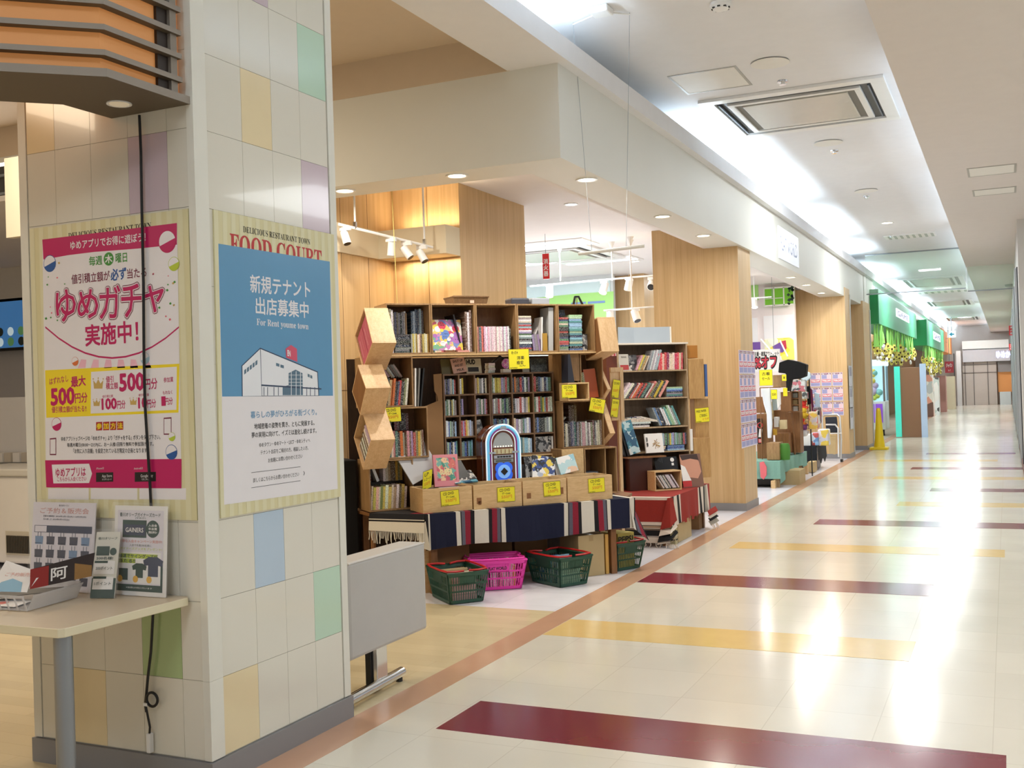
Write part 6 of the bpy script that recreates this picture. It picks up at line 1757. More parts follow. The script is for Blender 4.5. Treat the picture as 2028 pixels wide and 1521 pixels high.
# side drape along the corridor: upright bands, ragged red middle
sb = [(9.63, 9.66, 'white'), (9.66, 9.76, 'black'), (9.76, 9.86, 'white'), (9.86, 9.93, 'black'), (9.93, 9.98, 'white'), (9.98, 10.62, 'red'), (10.62, 10.66, 'white'), (10.66, 10.72, 'black'), (10.72, 10.83, 'white'), (10.83, 10.88, 'black'), (10.88, 10.95, 'grey'), (10.95, 11.0, 'white'), (11.0, 11.08, 'red')]
rr = random.Random(9)
def sx(y, z): return -2.878 + .016 * math.sin(y * 23) * (1 - z / .463) + .015 * (1 - z / .463)
for (ya, yb_, c) in sb:
    n = max(1, int((yb_ - ya) / .05))
    for i in range(n):
        y0, y1 = ya + (yb_ - ya) * i / n, ya + (yb_ - ya) * (i + 1) / n
        zl = .19 + (rr.uniform(-.02, .03) if c == 'red' and ya < 10.5 else .01 * math.sin(y0 * 9))
        for j in range(6):
            z0, z1 = RT_Z + (zl - RT_Z) * j / 6, RT_Z + (zl - RT_Z) * (j + 1) / 6
            b.poly([(sx(y0, z0), y0, z0), (sx(y0, z1), y0, z1), (sx(y1, z1), y1, z1), (sx(y1, z0), y1, z0)], RN.index(c))
part(b, 'side_drape', [rb_[k] for k in RN], t, smooth=True)
b = MB()
# corner fold hanging lower
fold = [(.463, .17, 'red'), (.17, .11, 'white'), (.11, .05, 'black'), (.05, .03, 'white')]
for (za, zb, c) in fold:
    w = lambda z: .025 + .13 * (1 - z / .463)
    b.poly([(-2.87 - w(za) * .9, 9.60, za), (-2.87 - w(zb) * .9, 9.585, zb), (-2.855, 9.57 - .02, zb + .03), (-2.865, 9.60, za + .005)], RN.index(c))
    b.poly([(-2.865, 9.60, za + .005), (-2.855, 9.55, zb + .03), (-2.83, 9.60 + w(zb) * .8, zb + .08), (-2.85, 9.62 + w(za) * .6, min(.463, za + .05))], RN.index(c))
part(b, 'corner_fold', [rb_[k] for k in RN], t)
b = MB()
for (za, zb, c) in ((.20, .15, 'red'), (.15, .12, 'white'), (.12, .09, 'black'), (.09, .04, 'grey')):
    b.poly([(-2.85, 10.86 + (.2 - za) * .3, za), (-2.83, 10.84 + (.2 - zb) * .5, zb), (-2.79, 11.06 + (.2 - zb) * .3, zb + .03), (-2.82, 11.08, za + .03)], RN.index(c))
part(b, 'far_fold', [rb_[k] for k in RN], t)
b = MB()
for k in range(20):
    x = -3.9 + k * .052
    b.tube([(x, 9.605, .045), (x + rr.uniform(-.01, .01), 9.60, .02), (x + rr.uniform(-.015, .015), 9.60, .004)], .004, 5)
for k in range(8):
    b.tube([(-2.9 + k * .012, 9.58, .04), (-2.9 + k * .016, 9.56 + rr.uniform(-.02, .02), .006)], .004, 5)
    b.tube([(-2.80 + rr.uniform(-.02, .02), 10.9 + k * .025, .06), (-2.79 + rr.uniform(-.02, .02), 10.9 + k * .027, .006)], .004, 5)
part(b, 'fringe', rb_['white'], t)
for (x0, y0, x1, y1, h, l, m_) in ((-3.36, 9.95, -2.90, 10.42, .30, 'large plain carton under the red blanket beside the corridor', CARD), (-2.985, 9.80, -2.885, 9.88, .26, 'slim printed carton standing under the red blanket corner', mat('carton_print', (190, 176, 130), .6)), (-3.2, 10.9, -2.95, 11.1, .35, 'brown carton at the far end under the red blanket', CARDD)):
    tt = thing('cardboard_box', l, 'box', ((x0 + x1) / 2, (y0 + y1) / 2, 0), 0, 'cartons under the red blanket')
    b = MB(); b.box(x0, y0, 0, x1, y1, h); part(b, 'carton', m_, tt, bevel=.004)
    if 'slim' in l:
        b = MB()
        for (za, zb) in ((.04, .055), (.20, .215), (.23, .245), (.12, .13)): b.box(x0 + .01, y0 - .001, za, x1 - .01, y0, zb); b.box(x1, y0 + .01, za, x1 + .001, y1 - .01, zb)
        part(b, 'printed_band', INK, tt)

# bookcase standing on the red table
O2 = np.array([-2.985, 10.78, 0.0]); TH2 = math.radians(45); M2 = frame(O2, TH2)
U2 = np.array([math.cos(TH2), math.sin(TH2), 0]); V2 = np.array([-math.sin(TH2), math.cos(TH2), 0])
def Q2(x, y, v=0.0): return Spx(x, y, v, O2, U2, V2)
uL, zT = Q2(1222, 683); zS = [Q2(1290, 733)[1], Q2(1290, 788)[1], Q2(1300, 845)[1], Q2(1320, 893)[1]]
t = thing('bookcase', 'tall wooden bookcase on the red blanket with untidy books', 'bookcase', tuple(M2 @ Vector((uL / 2, .1, RT_Z))), TH2)
BKW = wood('bookcase_wood', (196, 172, 140), (150, 124, 94), (40, 40, 4), .5)
b = MB(); b.X = M2
for u_ in (uL, -.014):
    b.box(u_, 0, RT_Z + .001, u_ + .014, .24, zT)
part(b, 'side_panel', BKW, t)
b = MB(); b.X = M2; b.box(uL - .01, -.005, zT, .012, .25, zT + .016); part(b, 'top_board', mat('bookcase_top', (226, 218, 206), .5), t)
b = MB(); b.X = M2; b.box(uL + .014, .23, RT_Z + .001, -.014, .24, zT); part(b, 'back_board', wood('bookcase_back', (120, 100, 78), (92, 74, 56), (40, 40, 4), .6), t)
for z in zS:
    b = MB(); b.X = M2; b.box(uL + .014, .003, z - .014, -.014, .23, z); part(b, 'shelf_board', BKW, t)
def S2(u, z, v=0.0): return M2 @ Matrix.Translation((u, v, z + .0005))
W2 = -uL
faced(S2(uL + .03, zS[0], .02), 0, 0, .11, .17, .016, mat('grey_novel', (190, 186, 178), .5), 'grey paperback with a red foot facing out, top shelf of the bookcase', lean=8, y=0,
      deco=lambda b, w, h: (b.box(w * .1, -.001, h * .05, w * .95, -.0002, h * .35, 2), put_text(b, 'THE ROCK', (0, -.001, 0), (1, 0, 0), (0, 0, 1), w * .25, w * .8, h * .82, h * .1, 3, .03)), mats=[mat('grey_novel', (190, 186, 178), .5), PAGES, mat('novel_red', (170, 60, 60), .5), INK])
faced(S2(uL + .155, zS[0], .05), 0, 0, .09, .16, .016, ART2, 'dim case facing out beside the grey paperback', lean=6, y=0)
row(S2(uL + .215, zS[0]), 0, .17, 0, (.155, .17), .13, PAL_CREAM + [('ochre', (170, 124, 70))], 'leaning tan books, top shelf of the bookcase', tr=(.012, .02), lean=26)
row(S2(uL + .335, zS[0]), 0, .19, 0, (.20, .215), .13, [('silver', (176, 182, 190)), ('grey', (150, 154, 160)), ('white', (220, 222, 226))], 'silver leaning books, top shelf of the bookcase', tr=(.014, .02), lean=17)
row(S2(uL + .47, zS[0]), 0, W2 - .49, 0, (.155, .178), .13, [('crimson', (206, 44, 80)), ('red', (216, 56, 66)), ('cream', (236, 206, 190)), ('red', (200, 60, 66)), ('purple', (140, 40, 90)), ('pale pink', (240, 214, 206)), ('pale pink', (238, 210, 204)), ('white', (240, 226, 220))], 'red and pink books, top shelf of the bookcase', tr=(.018, .028), lean=2, order=True)
row(S2(uL + .02, zS[1]), 0, .22, 0, (.18, .2), .14, [('white', (226, 224, 218)), ('grey', (170, 168, 164)), ('black', (40, 40, 44))], 'white leaning books, second shelf of the bookcase', tr=(.012, .018), lean=38)
row(S2(uL + .12, zS[1]), 0, .37, 0, (.17, .19), .14, PAL_MIX, 'coloured leaning books, second shelf of the bookcase', tr=(.011, .02), lean=36)
row(S2(uL + .33, zS[1]), 0, .27, 0, (.185, .2), .14, [('pink', (226, 156, 150)), ('black', (36, 36, 40)), ('yellow', (214, 178, 60)), ('black', (30, 30, 34))], 'pink to yellow leaning books, second shelf of the bookcase', tr=(.022, .03), lean=33, order=True)
pile(S2(uL + .56, zS[1], .02), 0, 0, 7, .19, .13, PAL_COOL, 'flat pile, second shelf of the bookcase', 'book', (.012, .017))
pile(S2(uL + .03, zS[2]), 0, 0, 5, .33, .15, [('black', (30, 30, 34)), ('white', (228, 226, 220)), ('cream', (220, 210, 190))], 'messy left pile, third shelf of the bookcase', 'magazine' and 'book', (.012, .018))
for k in range(5):
    M_ = S2(uL + .05 + k * .05, zS[2] + .085 + k * .004, .02) @ Matrix.Rotation(math.radians(6 + 2 * k), 4, 'Y')
    b = MB(); b.X = M_; b.box(0, 0, 0, .26, .15, .011, 0); b.box(.002, -.0005, .002, .258, .0, .009, 1)
    solo(b, 'magazine', [[mat('mag_black', (40, 40, 44), .35), PAPER, ART4, mat('mag_lilac', (170, 160, 190), .4), PAPER][k], PAGES], f'{("black", "white", "blue", "lilac", "topmost white")[k]} magazine sliding on the messy pile, third shelf of the bookcase', 'magazine', 'sliding magazines in the bookcase', loc=tuple(M_.translation))
row(S2(uL + .46, zS[2]), 0, .26, 0, (.18, .22), .14, PAL_COOL, 'leaning books at right, third shelf of the bookcase', tr=(.012, .02), lean=-24)
row(S2(uL + .38, zS[3]), 0, W2 - .40, .058, (.115, .125), .12, PAL_CD, 'upright discs, bottom shelf of the bookcase', 'disc case', (.012, .017))
pile(S2(uL + .36, zS[3]), 0, 0, 3, .16, .13, PAL_CD, 'left flat pile, bottom bookcase shelf', 'disc case', (.016, .018))
pile(S2(uL + .54, zS[3]), 0, 0, 3, .2, .13, PAL_COOL, 'right flat pile, bottom bookcase shelf', 'disc case', (.016, .018))
def bloom(b, w, h):
    r3 = random.Random(4)
    for k in range(26):
        a = r3.uniform(0, 6.28); r = r3.uniform(.02, .06)
        x, z = w * .58 + r * math.cos(a), h * .45 + r * math.sin(a) * .9
        b.poly([(w * .58, -.0006 - k * .00002, h * .45), (x, -.0006 - k * .00002, z), (x + .008 * math.sin(a), -.0006 - k * .00002, z - .008 * math.cos(a))], 2 + k % 2)
    put_text(b, '画集', (0, -.0008, 0), (0, 0, -1), (1, 0, 0), -h * .8, -h * .3, .02, .022, 4, .03)
bg_ = dict(mats=[PAPER, PAGES, mat('gold_print', (196, 160, 96), .4), mat('tan_print', (150, 120, 90), .5), INK])
faced(S2(uL + .24, zS[3] - .005, -.10), 0, 0, .20, .195, .02, PAPER, 'white art book with a golden burst on the cover before the bookcase', lean=10, y=0, deco=bloom, **bg_)
faced(S2(uL + .08, zS[3] - .02, -.06), 0, 0, .12, .34, .03, ART4, 'tall teal patterned book leaning left of the white art book', lean=6, y=0, roll=-14)
for k in range(2):
    faced(S2(uL + .02 + k * .035, zS[3] - .03, -.05), 0, 0, .018, .30, .2, BLACK, f'{("first", "second")[k]} black record spine leaning left of the teal book', lean=0, y=0, roll=-16, name='record', cat='record', group='black leaning records')
b = MB(); b.X = M2; b.box(uL + .015, -.14, zS[3] - .05, uL + .44, .0, zS[3] - .036); solo(b, 'shelf_plank', BROWNW, 'dark plank carrying the white art book', 'plank')
b = MB(); b.X = M2; b.box(uL + .05, -.1, RT_Z + .002, uL + .30, .0, zS[3] - .052); solo(b, 'dark_cabinet', mat('cabinet_redbrown', (70, 36, 28), .4), 'dark red-brown cabinet under the white art book', 'cabinet')
# front row: small crate of slanting discs, two record jackets
M = M2 @ Matrix.Translation((uL + .23, -.28, RT_Z + .002)); open_box(M, .30, .195, .16, 'small open crate with slanting white discs on the red blanket', m=PINE)
row(M, .105, .285, .013, (.15, .16), .11, [('white', (236, 234, 230)), ('black', (28, 28, 30)), ('white', (230, 228, 226))], 'slanting in the small crate on the red blanket', 'disc case', (.010, .014), lean=-33)
def blackjacket(b, w, h):
    b.poly([(w * .78 + .022 * math.cos(a), -.0006, h * .9 + .022 * math.sin(a)) for a in [2 * math.pi * i / 16 for i in range(16)]], 2)
    b.box(w * .73, -.0008, h * .72, w * .83, -.0002, h * .8, 2)
    for k in range(5): b.box(w * .08 + k * .016, -.0008, h * (.9 - k * .02), w * .085 + k * .016, -.0002, h * .97, 3)
faced(M2 @ Matrix.Translation((-.435, -.10, RT_Z + .002)), 0, 0, .26, .325, .006, BLACK, 'black shiny record jacket with white dots leaning on the bookcase', lean=14, y=0, name='record', cat='record', deco=blackjacket, mats=[mat('jacket_black', (34, 36, 42), .18), BLACK, PAPER, STEEL])
def portrait(b, w, h):
    b.poly([(w * x, -.0006, h * z) for x, z in ((.0, .98), (.0, .45), (.35, .3), (.75, .25), (.95, .45), (.9, .75), (.7, .98))], 2)
    b.poly([(w * x, -.0009, h * z) for x, z in ((.0, .98), (.1, .82), (.5, .86), (.9, .8), (.85, .99))], 3)
    b.box(w * .0, -.0012, h * .02, w * .42, -.0006, h * .2, 4); b.poly([(w * x, -.0012, h * z) for x, z in ((0, .2), (.42, .2), (.2, .62), (.0, .7))], 5)
faced(M2 @ Matrix.Translation((-.16, -.12, RT_Z + .002)), 0, 0, .24, .34, .006, CARDD, 'record jacket with a close-up portrait and a red strip at the bookcase corner', lean=12, y=0, name='record', cat='record', deco=portrait, mats=[mat('jacket_brown', (128, 92, 78), .4), CARDD, mat('jacket_skin', (206, 150, 126), .4), mat('jacket_hair', (64, 44, 40), .5), mat('jacket_red', (196, 50, 50), .4), PAPER])
# cartons and boxes fixed to the corridor side of the bookcase
def sidebox(px0, py0, px1, py1, v, d, m_, label, name='crate', cat='crate'):
    u0, z1 = Q2(px0, py0, v); u1, z0 = Q2(px1, py1, v)
    b = MB(); b.X = M2; b.box(max(u0, .002), v, z0, u1, v + d, z1); return solo(b, name, m_, label, cat, 'plain boxes on the side of the bookcase', bevel=.003)
PLAINB = wood('plain_box_board', (200, 160, 104), (168, 126, 74), (30, 30, 3), .55)
sidebox(1363, 711, 1396, 789, .0, .2, PLAINB, 'plain board box hung high on the corridor side of the bookcase')
sidebox(1373, 868, 1409, 945, .02, .2, PLAINB, 'plain board box at the foot of the bookcase by the corridor')
sidebox(1360, 684, 1382, 709, .05, .15, mat('amber_board', (176, 116, 40), .5), 'amber box above the plain boxes on the bookcase side')
sidebox(1365, 850, 1373, 893, .0, .1, PAPER, 'white books stacked upright beside the foot box', 'book', 'book')
sidebox(1375, 790, 1405, 868, .1, .1, PLAINB, 'pale board behind the yellow card on the bookcase side')
u0, z0 = Q2(1397, 725); u1, z1 = Q2(1404, 785)
b = MB(); b.X = M2; b.box(u0, .02, z1, u1, .18, z0 + .02); solo(b, 'book', [mat('blue_red_book', (70, 100, 160), .4)], 'blue book sticking out past the plain high box', 'book')
u, z = Q2(1390, 822)
card(M2 @ Vector((u, -.005, z)), Vector(U2), Vector((0, 0, 1)), .165, .15, 'yellow card with handwriting on the corridor side of the bookcase', [('FREE PAPER', .1, .8, .78, .15, 0), ('ご自由に', .3, .85, .48, .2, 0), ('どうぞ', .5, .95, .22, .14, 1)], tilt=3)
# grey folded panel on top
u0, zt = Q2(1222, 648, .06); u1, _ = Q2(1262, 648, .06); u2, _ = Q2(1328, 646, .06)
t = thing('metal_panel', 'grey folded metal panel standing on top of the bookcase', 'panel', tuple(M2 @ Vector((u1, .08, zT + .016))), TH2)
b = MB(); b.X = M2
b.prism([(u0, .04, zT + .0165), (u1, .14, zT + .0165), (u1, .14, zt), (u0, .04, zt)], (0, .008, 0)); b.prism([(u1, .14, zT + .0165), (u2, .06, zT + .0165), (u2, .06, zt), (u1, .14, zt)], (0, .008, 0)); part(b, 'sheet', mat('panel_bluegrey', (176, 188, 200), .4, .2), t)
b = MB(); b.X = M2; b.box(u2 - .012, .05, zT + .0165, u2, .075, zt); part(b, 'edge', WHITEP, t)
# things between the stalls: white framed crate with two cards, red striped bag handle
u0, zt_ = Spx(1208, 728, .66); u1, zb_ = Spx(1236, 832, .66)
b = MB(); b.X = MS; b.box(u0, .66, zb_, u1, .672, zt_); b.box(u0, .648, zt_ - .04, u1, .66, zt_); b.box(u1 - .035, .648, zb_, u1, .66, zt_ - .04); b.box(u1 - .05, .672, .0, u1 - .02, .70, zt_ - .05); solo(b, 'frame_board', PALE, 'pale framed board on a post carrying two yellow cards between the stalls', 'board')
for (px, py, l) in ((1220, 770, 'upper narrow yellow card on the pale framed board between the stalls'), (1218, 808, 'lower narrow yellow card on the pale framed board between the stalls')):
    u, z = Spx(px, py, .64)
    card(MS @ Vector((u, .645, z)), SU3, Vector((0, 0, 1)), .075, .16, l, [('CD DVD', .15, .85, .8, .12, 0), ('550円', .15, .85, .4, .16, 1)], tilt=-10)
t = thing('guitar_strap_bag', 'brown case with a pink and white striped handle hanging between the stalls', 'case', tuple(MS @ Vector((2.05, .9, 1.4))), TH)
pA, pB, pC = [MS @ Vector((*(lambda q: (q[0], .9, q[1]))(Spx(x, y, .9)),)) for x, y in ((1207, 645), (1214, 662), (1216, 705))]
b = MB(); b.tube([tuple(pA), tuple(pA.lerp(pB, .6) + Vector((.01, 0, .02))), tuple(pB), tuple(pC)], .022, 8); part(b, 'striped_handle', mat('handle_pink', (232, 190, 190), .5), t, smooth=True)
b = MB(); b.tube([tuple(pB + Vector((.012, -.018, 0))), tuple(pC + Vector((.012, -.018, 0)))], .006, 6); part(b, 'red_stripe', mat('handle_red', (200, 60, 80), .5), t)
q0, q1 = Spx(1200, 690, .95), Spx(1222, 728, .95)
b = MB(); b.X = MS; b.box(q0[0], .95, .0, q1[0], 1.05, q0[1]); part(b, 'case_body', mat('case_redbrown', (116, 58, 40), .4), t)

# ================================================================ lights and things inside the shop
def spot_head(p, aim, name, label, group, lit=False, holder=None, power=0, parent=None, L=.115, r=.035):
    """track spotlight: adapter, yoke and cylinder with dark face"""
    p = Vector(tuple(float(v) for v in p)); aim = Vector(aim).normalized()
    t = thing(name, label, 'spotlight', tuple(p), 0, group)
    b = MB(); b.box(p.x - .05, p.y - .014, p.z - .04, p.x + .05, p.y + .014, p.z - .002); part(b, 'adapter', WHITEPL, t, bevel=.003)
    c = p - Vector((0, 0, .10))
    b = MB(); b.cyl(p - Vector((0, 0, .04)), c, .006, n=8); part(b, 'yoke', WHITEPL, t)
    b = MB(); b.cyl(c - aim * L * .5, c + aim * L * .5, r * .92, r, n=18); part(b, 'can', WHITEPL, t, smooth=True)
    b = MB(); b.cyl(c + aim * L * .5, c + aim * (L * .5 + .002), r * .86, n=18); part(b, 'lens', LAMP if lit else BLACK, t, 'glowing lens' if lit else 'dark lens')
    if lit and power:
        l = bpy.data.lights.new('spot_lamp', 'SPOT'); l.energy = power; l.spot_size = math.radians(80); l.color = (1, .93, .82); l.shadow_soft_size = .03
        o = bpy.data.objects.new('spot_lamp', l); COL.objects.link(o); o.location = c + aim * (L * .5 + .01); o.rotation_euler = aim.to_track_quat('-Z', 'Y').to_euler()
        l2 = bpy.data.lights.new('bulb_lamp', 'POINT'); l2.energy = power * 0.9; l2.color = (1, .95, .88); l2.shadow_soft_size = .06
        o2 = bpy.data.objects.new('bulb_lamp', l2); COL.objects.link(o2); o2.location = c + aim * (L * .5 + .08)
    return t
# left track on two rods
TY0, TY1 = 7.75, 8.35
def tr(px, py, Y): return onY(px, py, Y)
ta, tb_ = tr(670, 444, 7.5), tr(857, 490, 8.25)
t = thing('lighting_track', 'white lighting track hung on two rods before the oak wall', 'track', (float((ta[0] + tb_[0]) / 2), 7.9, float(ta[2])))
b = MB(); d_ = (Vector(tb_) - Vector(ta)); b.tube([tuple(ta), tuple(tb_)], .012, 6); part(b, 'rail', WHITEPL, t)
for px, py in ((702, 440), (840, 478)):
    f = (px - 670) / (857 - 670); p = Vector(ta).lerp(Vector(tb_), f)
    b = MB(); b.cyl(p, (p.x, p.y, 3.4), .009, n=8); part(b, 'rod', WHITEPL, t)
    b = MB(); b.box(p.x - .012, p.y - .012, p.z - .005, p.x + .012, p.y + .012, p.z + .055); part(b, 'clamp', CHROME, t)
for (px, aim, l) in ((683, (.35, -.1, -.9), 'leftmost white spotlight on the track before the oak wall'), (772, (-.15, .1, -1), 'second white spotlight on the track, seen from behind'), (803, (.55, .1, -.75), 'third white spotlight on the track, with a bare lamp end'), (834, (.5, -.05, -.8), 'rightmost white spotlight on the track before the oak wall')):
    f = (px - 670) / (857 - 670); p = Vector(ta).lerp(Vector(tb_), f)
    spot_head(p, aim, 'track_spotlight', l, 'spotlights on the left track')
q_ = onY(775, 380, 7.6); q2_ = onY(789, 650, 7.6)
b = MB(); b.cyl((q_[0], 7.6, 3.4), tuple(q2_), .0025, n=6); b.box(q2_[0] - .012, 7.595, q2_[2] - .05, q2_[0] + .012, 7.605, q2_[2]); solo(b, 'pull_cord', mat('cord_yellow', (206, 190, 110), .5), 'thin cord with a yellow tag hanging before the leftmost top crate', 'cord', loc=(float(q_[0]), 7.6, float(q2_[2])))
# tracks further inside
YT = 13.5
for (x0, y0, x1, y1, Y, l, rods) in ((1050, 567, 1300, 545, 13.2, 'upper long track across the shop beneath the ceiling', ((1110, 543), (1213, 440), (1250, 530))), (1196, 615, 1302, 607, 12.9, 'lower track crossing before the shop column', ((1252, 548),)), (1051, 520, 1180, 508, 15, 'thin rail across the shop behind the red sign', ())):
    a, c = onY(x0, y0, Y), onY(x1, y1, Y)
    t = thing('lighting_track', l, 'track', tuple((a + c) / 2), 0, 'tracks inside the shop')
    b = MB(); b.tube([tuple(a), tuple(c)], .012, 6); part(b, 'rail', WHITEPL, t)
    for (px, py) in rods:
        p = onY(px, (y0 + y1) / 2, Y)
        b = MB(); b.cyl((p[0], Y, p[2]), (p[0], Y, 3.4), .009, n=8); part(b, 'rod', WHITEPL, t)
        b = MB(); b.lathe([(.012, -.08), (.05, -.0)], (p[0], Y, 3.4), 14); part(b, 'canopy', WHITEPL, t)
for (px, py, Y, aim, lit, l) in ((1088, 562, 13.2, (.05, -.3, -.9), True, 'lit lamp on the upper shop track above the silver player'), (1196, 555, 13.2, (-.1, -.5, -.8), True, 'brightest lit lamp on the upper shop track left of the column'), (1245, 548, 13.2, (-.3, .3, -.8), False, 'unlit white can on the upper shop track before the column'), (1290, 548, 13.2, (.1, -.8, -.5), False, 'dark faced can at the right end of the upper shop track'), (1208, 613, 12.9, (.15, -.4, -.9), True, 'lit lamp on the lower shop track beside the pale crate'), (1259, 610, 12.9, (.35, -.3, -.8), False, 'flared white lamp on the lower shop track'), (1494, 590, 19.0, (.1, -.3, -.9), True, 'lit lamp just right of the near oak pillar')):
    spot_head(onY(px, py, Y), aim, 'track_spotlight', l, 'spotlights inside the shop', lit, power=9 if lit else 0, L=.15, r=.05)
p = onY(1494, 590, 19.0)
b = MB(); b.cyl((p[0], 19.0, p[2]), (p[0], 19.0, 3.4), .009, n=8); b.tube([(p[0] - .5, 19.0, p[2]), (p[0] + .3, 19.0, p[2])], .012, 6); solo(b, 'lighting_track', WHITEPL, 'short track with one lit lamp right of the near oak pillar', 'track', 'tracks inside the shop')
# fluorescent troffers and inner cassette
for (px, py, w, l) in ((1085, 484, 1.2, 'fluorescent ceiling light above the red sign'), (1185, 515, 1.2, 'fluorescent ceiling light right of the shop cassette')):
    q = gz(px, py, 3.4)
    t = thing('fluorescent_light', l, 'ceiling light', (float(q[0]), float(q[1]), 3.4), 0, 'shop fluorescent lights')
    b = MB(); b.box(q[0] - .6, q[1] - .32, 3.388, q[0] + .6, q[1] + .32, 3.4); part(b, 'frame', WHITEPL, t)
    area('troffer_lamp', (float(q[0]), float(q[1]), 3.378), 1.0, .4, 48, NEUT)
    for s in (-.14, .14):
        b = MB(); b.box(q[0] - .55, q[1] + s - .05, 3.382, q[0] + .55, q[1] + s + .05, 3.388); part(b, 'tube', mat('tube_daylight', (236, 240, 255), .4, emit=4), t)
q = gz(1100, 503, 3.4); cassette(float(q[0]) - .95, float(q[1]) - .8, float(q[0]) + .75, float(q[1]) + .9, 3.4, 'ceiling cassette inside the shop above the red sign', False)
for i, (px, py) in enumerate(((1131, 404), (1248, 513), (1258, 517))):
    q = gz(px, py, 3.4); downlight(float(q[0]), float(q[1]), 3.399, .075, f'{("nearest", "middle", "furthest")[i]} small downlight in the ceiling inside the book shop', 'downlights inside the shop', warm=False)
# fire extinguisher sign
a, c = onY(1074, 503, 12.0), onY(1088, 552, 12.0)
t = thing('extinguisher_sign', 'red vertical fire extinguisher sign hanging inside the shop', 'sign', (float(a[0]), 12, float(c[2])))
b = MB(); b.box(a[0], 12.0, c[2], c[0], 12.012, a[2]); part(b, 'plate', mat('sign_red', (206, 34, 40), .4, emit=.08), t)
b = MB()
for k, ch in enumerate('消火器'):
    put_text(b, ch, (0, 11.999, 0), (1, 0, 0), (0, 0, 1), a[0] + .012, c[0] - .012, a[2] + (c[2] - a[2]) * (.31 + .24 * k), .062, 0, .03)
part(b, 'lettering', PAPER, t)
b = MB(); b.cyl(((a[0] + c[0]) / 2, 12.006, a[2]), ((a[0] + c[0]) / 2, 12.006, 3.4), .003, n=6); part(b, 'wire', STEEL, t)
# painted scene on the back wall
def wq(x0, y0, x1, y1, Y=20.79):
    a, c = onY(x0, y0, Y), onY(x1, y1, Y); return float(a[0]), float(c[2]), float(c[0]), float(a[2])
def wallart(px, m_, name, label, cat='panel', Y=20.775, d=.025):
    x0, z0, x1, z1 = wq(*px, Y); b = MB(); b.box(x0, Y, z0, x1, Y + d, z1); return solo(b, name, m_, label, cat, loc=((x0 + x1) / 2, Y, z0))
SKYP = mat('mural_sky', (216, 238, 240), .6); GRASSP = mat('mural_green', (172, 228, 132), .6); GREEN2 = mat('mural_green_bright', (120, 196, 40), .6)
t = thing('wall_mural', 'pale blue and green landscape mural on the shop back wall', 'mural', (float(onY(1120, 640, YMUR)[0]), YMUR - .03, float(onY(1120, 700, YMUR)[2])))
x0, z0, x1, z1 = wq(1030, 569, 1213, 700, YMUR)
b = MB(); b.box(x0, YMUR - .03, z0, x1, YMUR, min(z1, 3.38)); part(b, 'sky_field', SKYP, t)
P = [onY(px, py, YMUR - .035) for px, py in ((1040, 592), (1100, 586), (1150, 581), (1215, 577), (1215, 625), (1165, 630), (1140, 610), (1040, 615))]
b = MB(); b.prism([tuple(p) for p in P][::-1], (0, .004, 0)); part(b, 'green_hill', GRASSP, t)
P = [onY(px, py, YMUR - .039) for px, py in ((1130, 618), (1215, 606), (1215, 640), (1130, 640))]
b = MB(); b.prism([tuple(p) for p in P][::-1], (0, .003, 0)); part(b, 'green_hill', GRASSP, t)
b = MB(); 
for px in ((1131, 600, 1160, 601), (1164, 598, 1198, 599.5)):
    a = wq(*px, YMUR - .045); b.box(a[0], YMUR - .045, a[1], a[2], YMUR - .04, a[3] + .004)
part(b, 'blue_line', mat('mural_line', (120, 150, 200), .6), t)
# glimpse between the two near oak pillars
wallart((1487, 522, 1500, 560), SKYP, 'blue_strip', 'pale blue strip high right of the near oak pillar')
wallart((1487, 550, 1502, 594), GRASSP, 'green_strip', 'light green strip panel right of the near oak pillar')
t = thing('green_window_panel', 'bright green framed panel with dark leaves high on the back wall', 'panel', (float(onY(1543, 590, 20.7)[0]), 20.7, float(onY(1543, 602, 20.7)[2])))
x0, z0, x1, z1 = wq(1513, 573, 1573, 601, 20.7)
b = MB(); b.box(x0, 20.70, z0, x1, 20.80, z1); part(b, 'panel', GREEN2, t)
b = MB()
for f in (0, .33, .66, 1): b.box(x0 + (x1 - x0) * f - .012, 20.69, z0 - .02, x0 + (x1 - x0) * f + .012, 20.70, z1 + .02)
b.box(x0, 20.69, z1, x1, 20.7, z1 + .03); b.box(x0, 20.69, z0 - .03, x1, 20.7, z0); b.box(x0, 20.69, z0 + (z1 - z0) * .38, x0 + (x1 - x0) * .62, 20.70, z0 + (z1 - z0) * .42); part(b, 'bars', WHITEP, t)
b = MB(); rr = random.Random(1)
for k in range(16):
    x, z = x1 - rr.uniform(.01, .12), z0 + (z1 - z0) * rr.random(); s = rr.uniform(.02, .04); b.poly([(x - s, 20.688, z), (x, 20.688, z - s), (x + s, 20.688, z), (x, 20.688, z + s)])
part(b, 'leaves', mat('leaf_dark', (30, 60, 40), .6), t)
wallart((1512, 626, 1573, 690), mat('white_blind', (240, 240, 244), .6), 'white_screen', 'white roller screens behind the far stall', 'blind', 20.785, .015)
wallart((1487, 630, 1502, 700), mat('white_blind', (240, 240, 244), .6), 'white_screen', 'narrow white screen right of the near oak pillar', 'blind', 20.785, .015)
YPOST = art_mat('poster_yellow_art', [(246, 228, 110), (240, 240, 230), (250, 220, 60), (230, 236, 200)], 5)
x0, z0, x1, z1 = wq(1514, 671, 1573, 712, 20.775)
t = thing('yellow_banner', 'yellow flowered banner with a red and purple badge on the back wall', 'banner', ((x0 + x1) / 2, 20.775, z0))
b = MB(); b.box(x0, 20.775, z0, x1, 20.8, z1); part(b, 'cloth', YPOST, t)
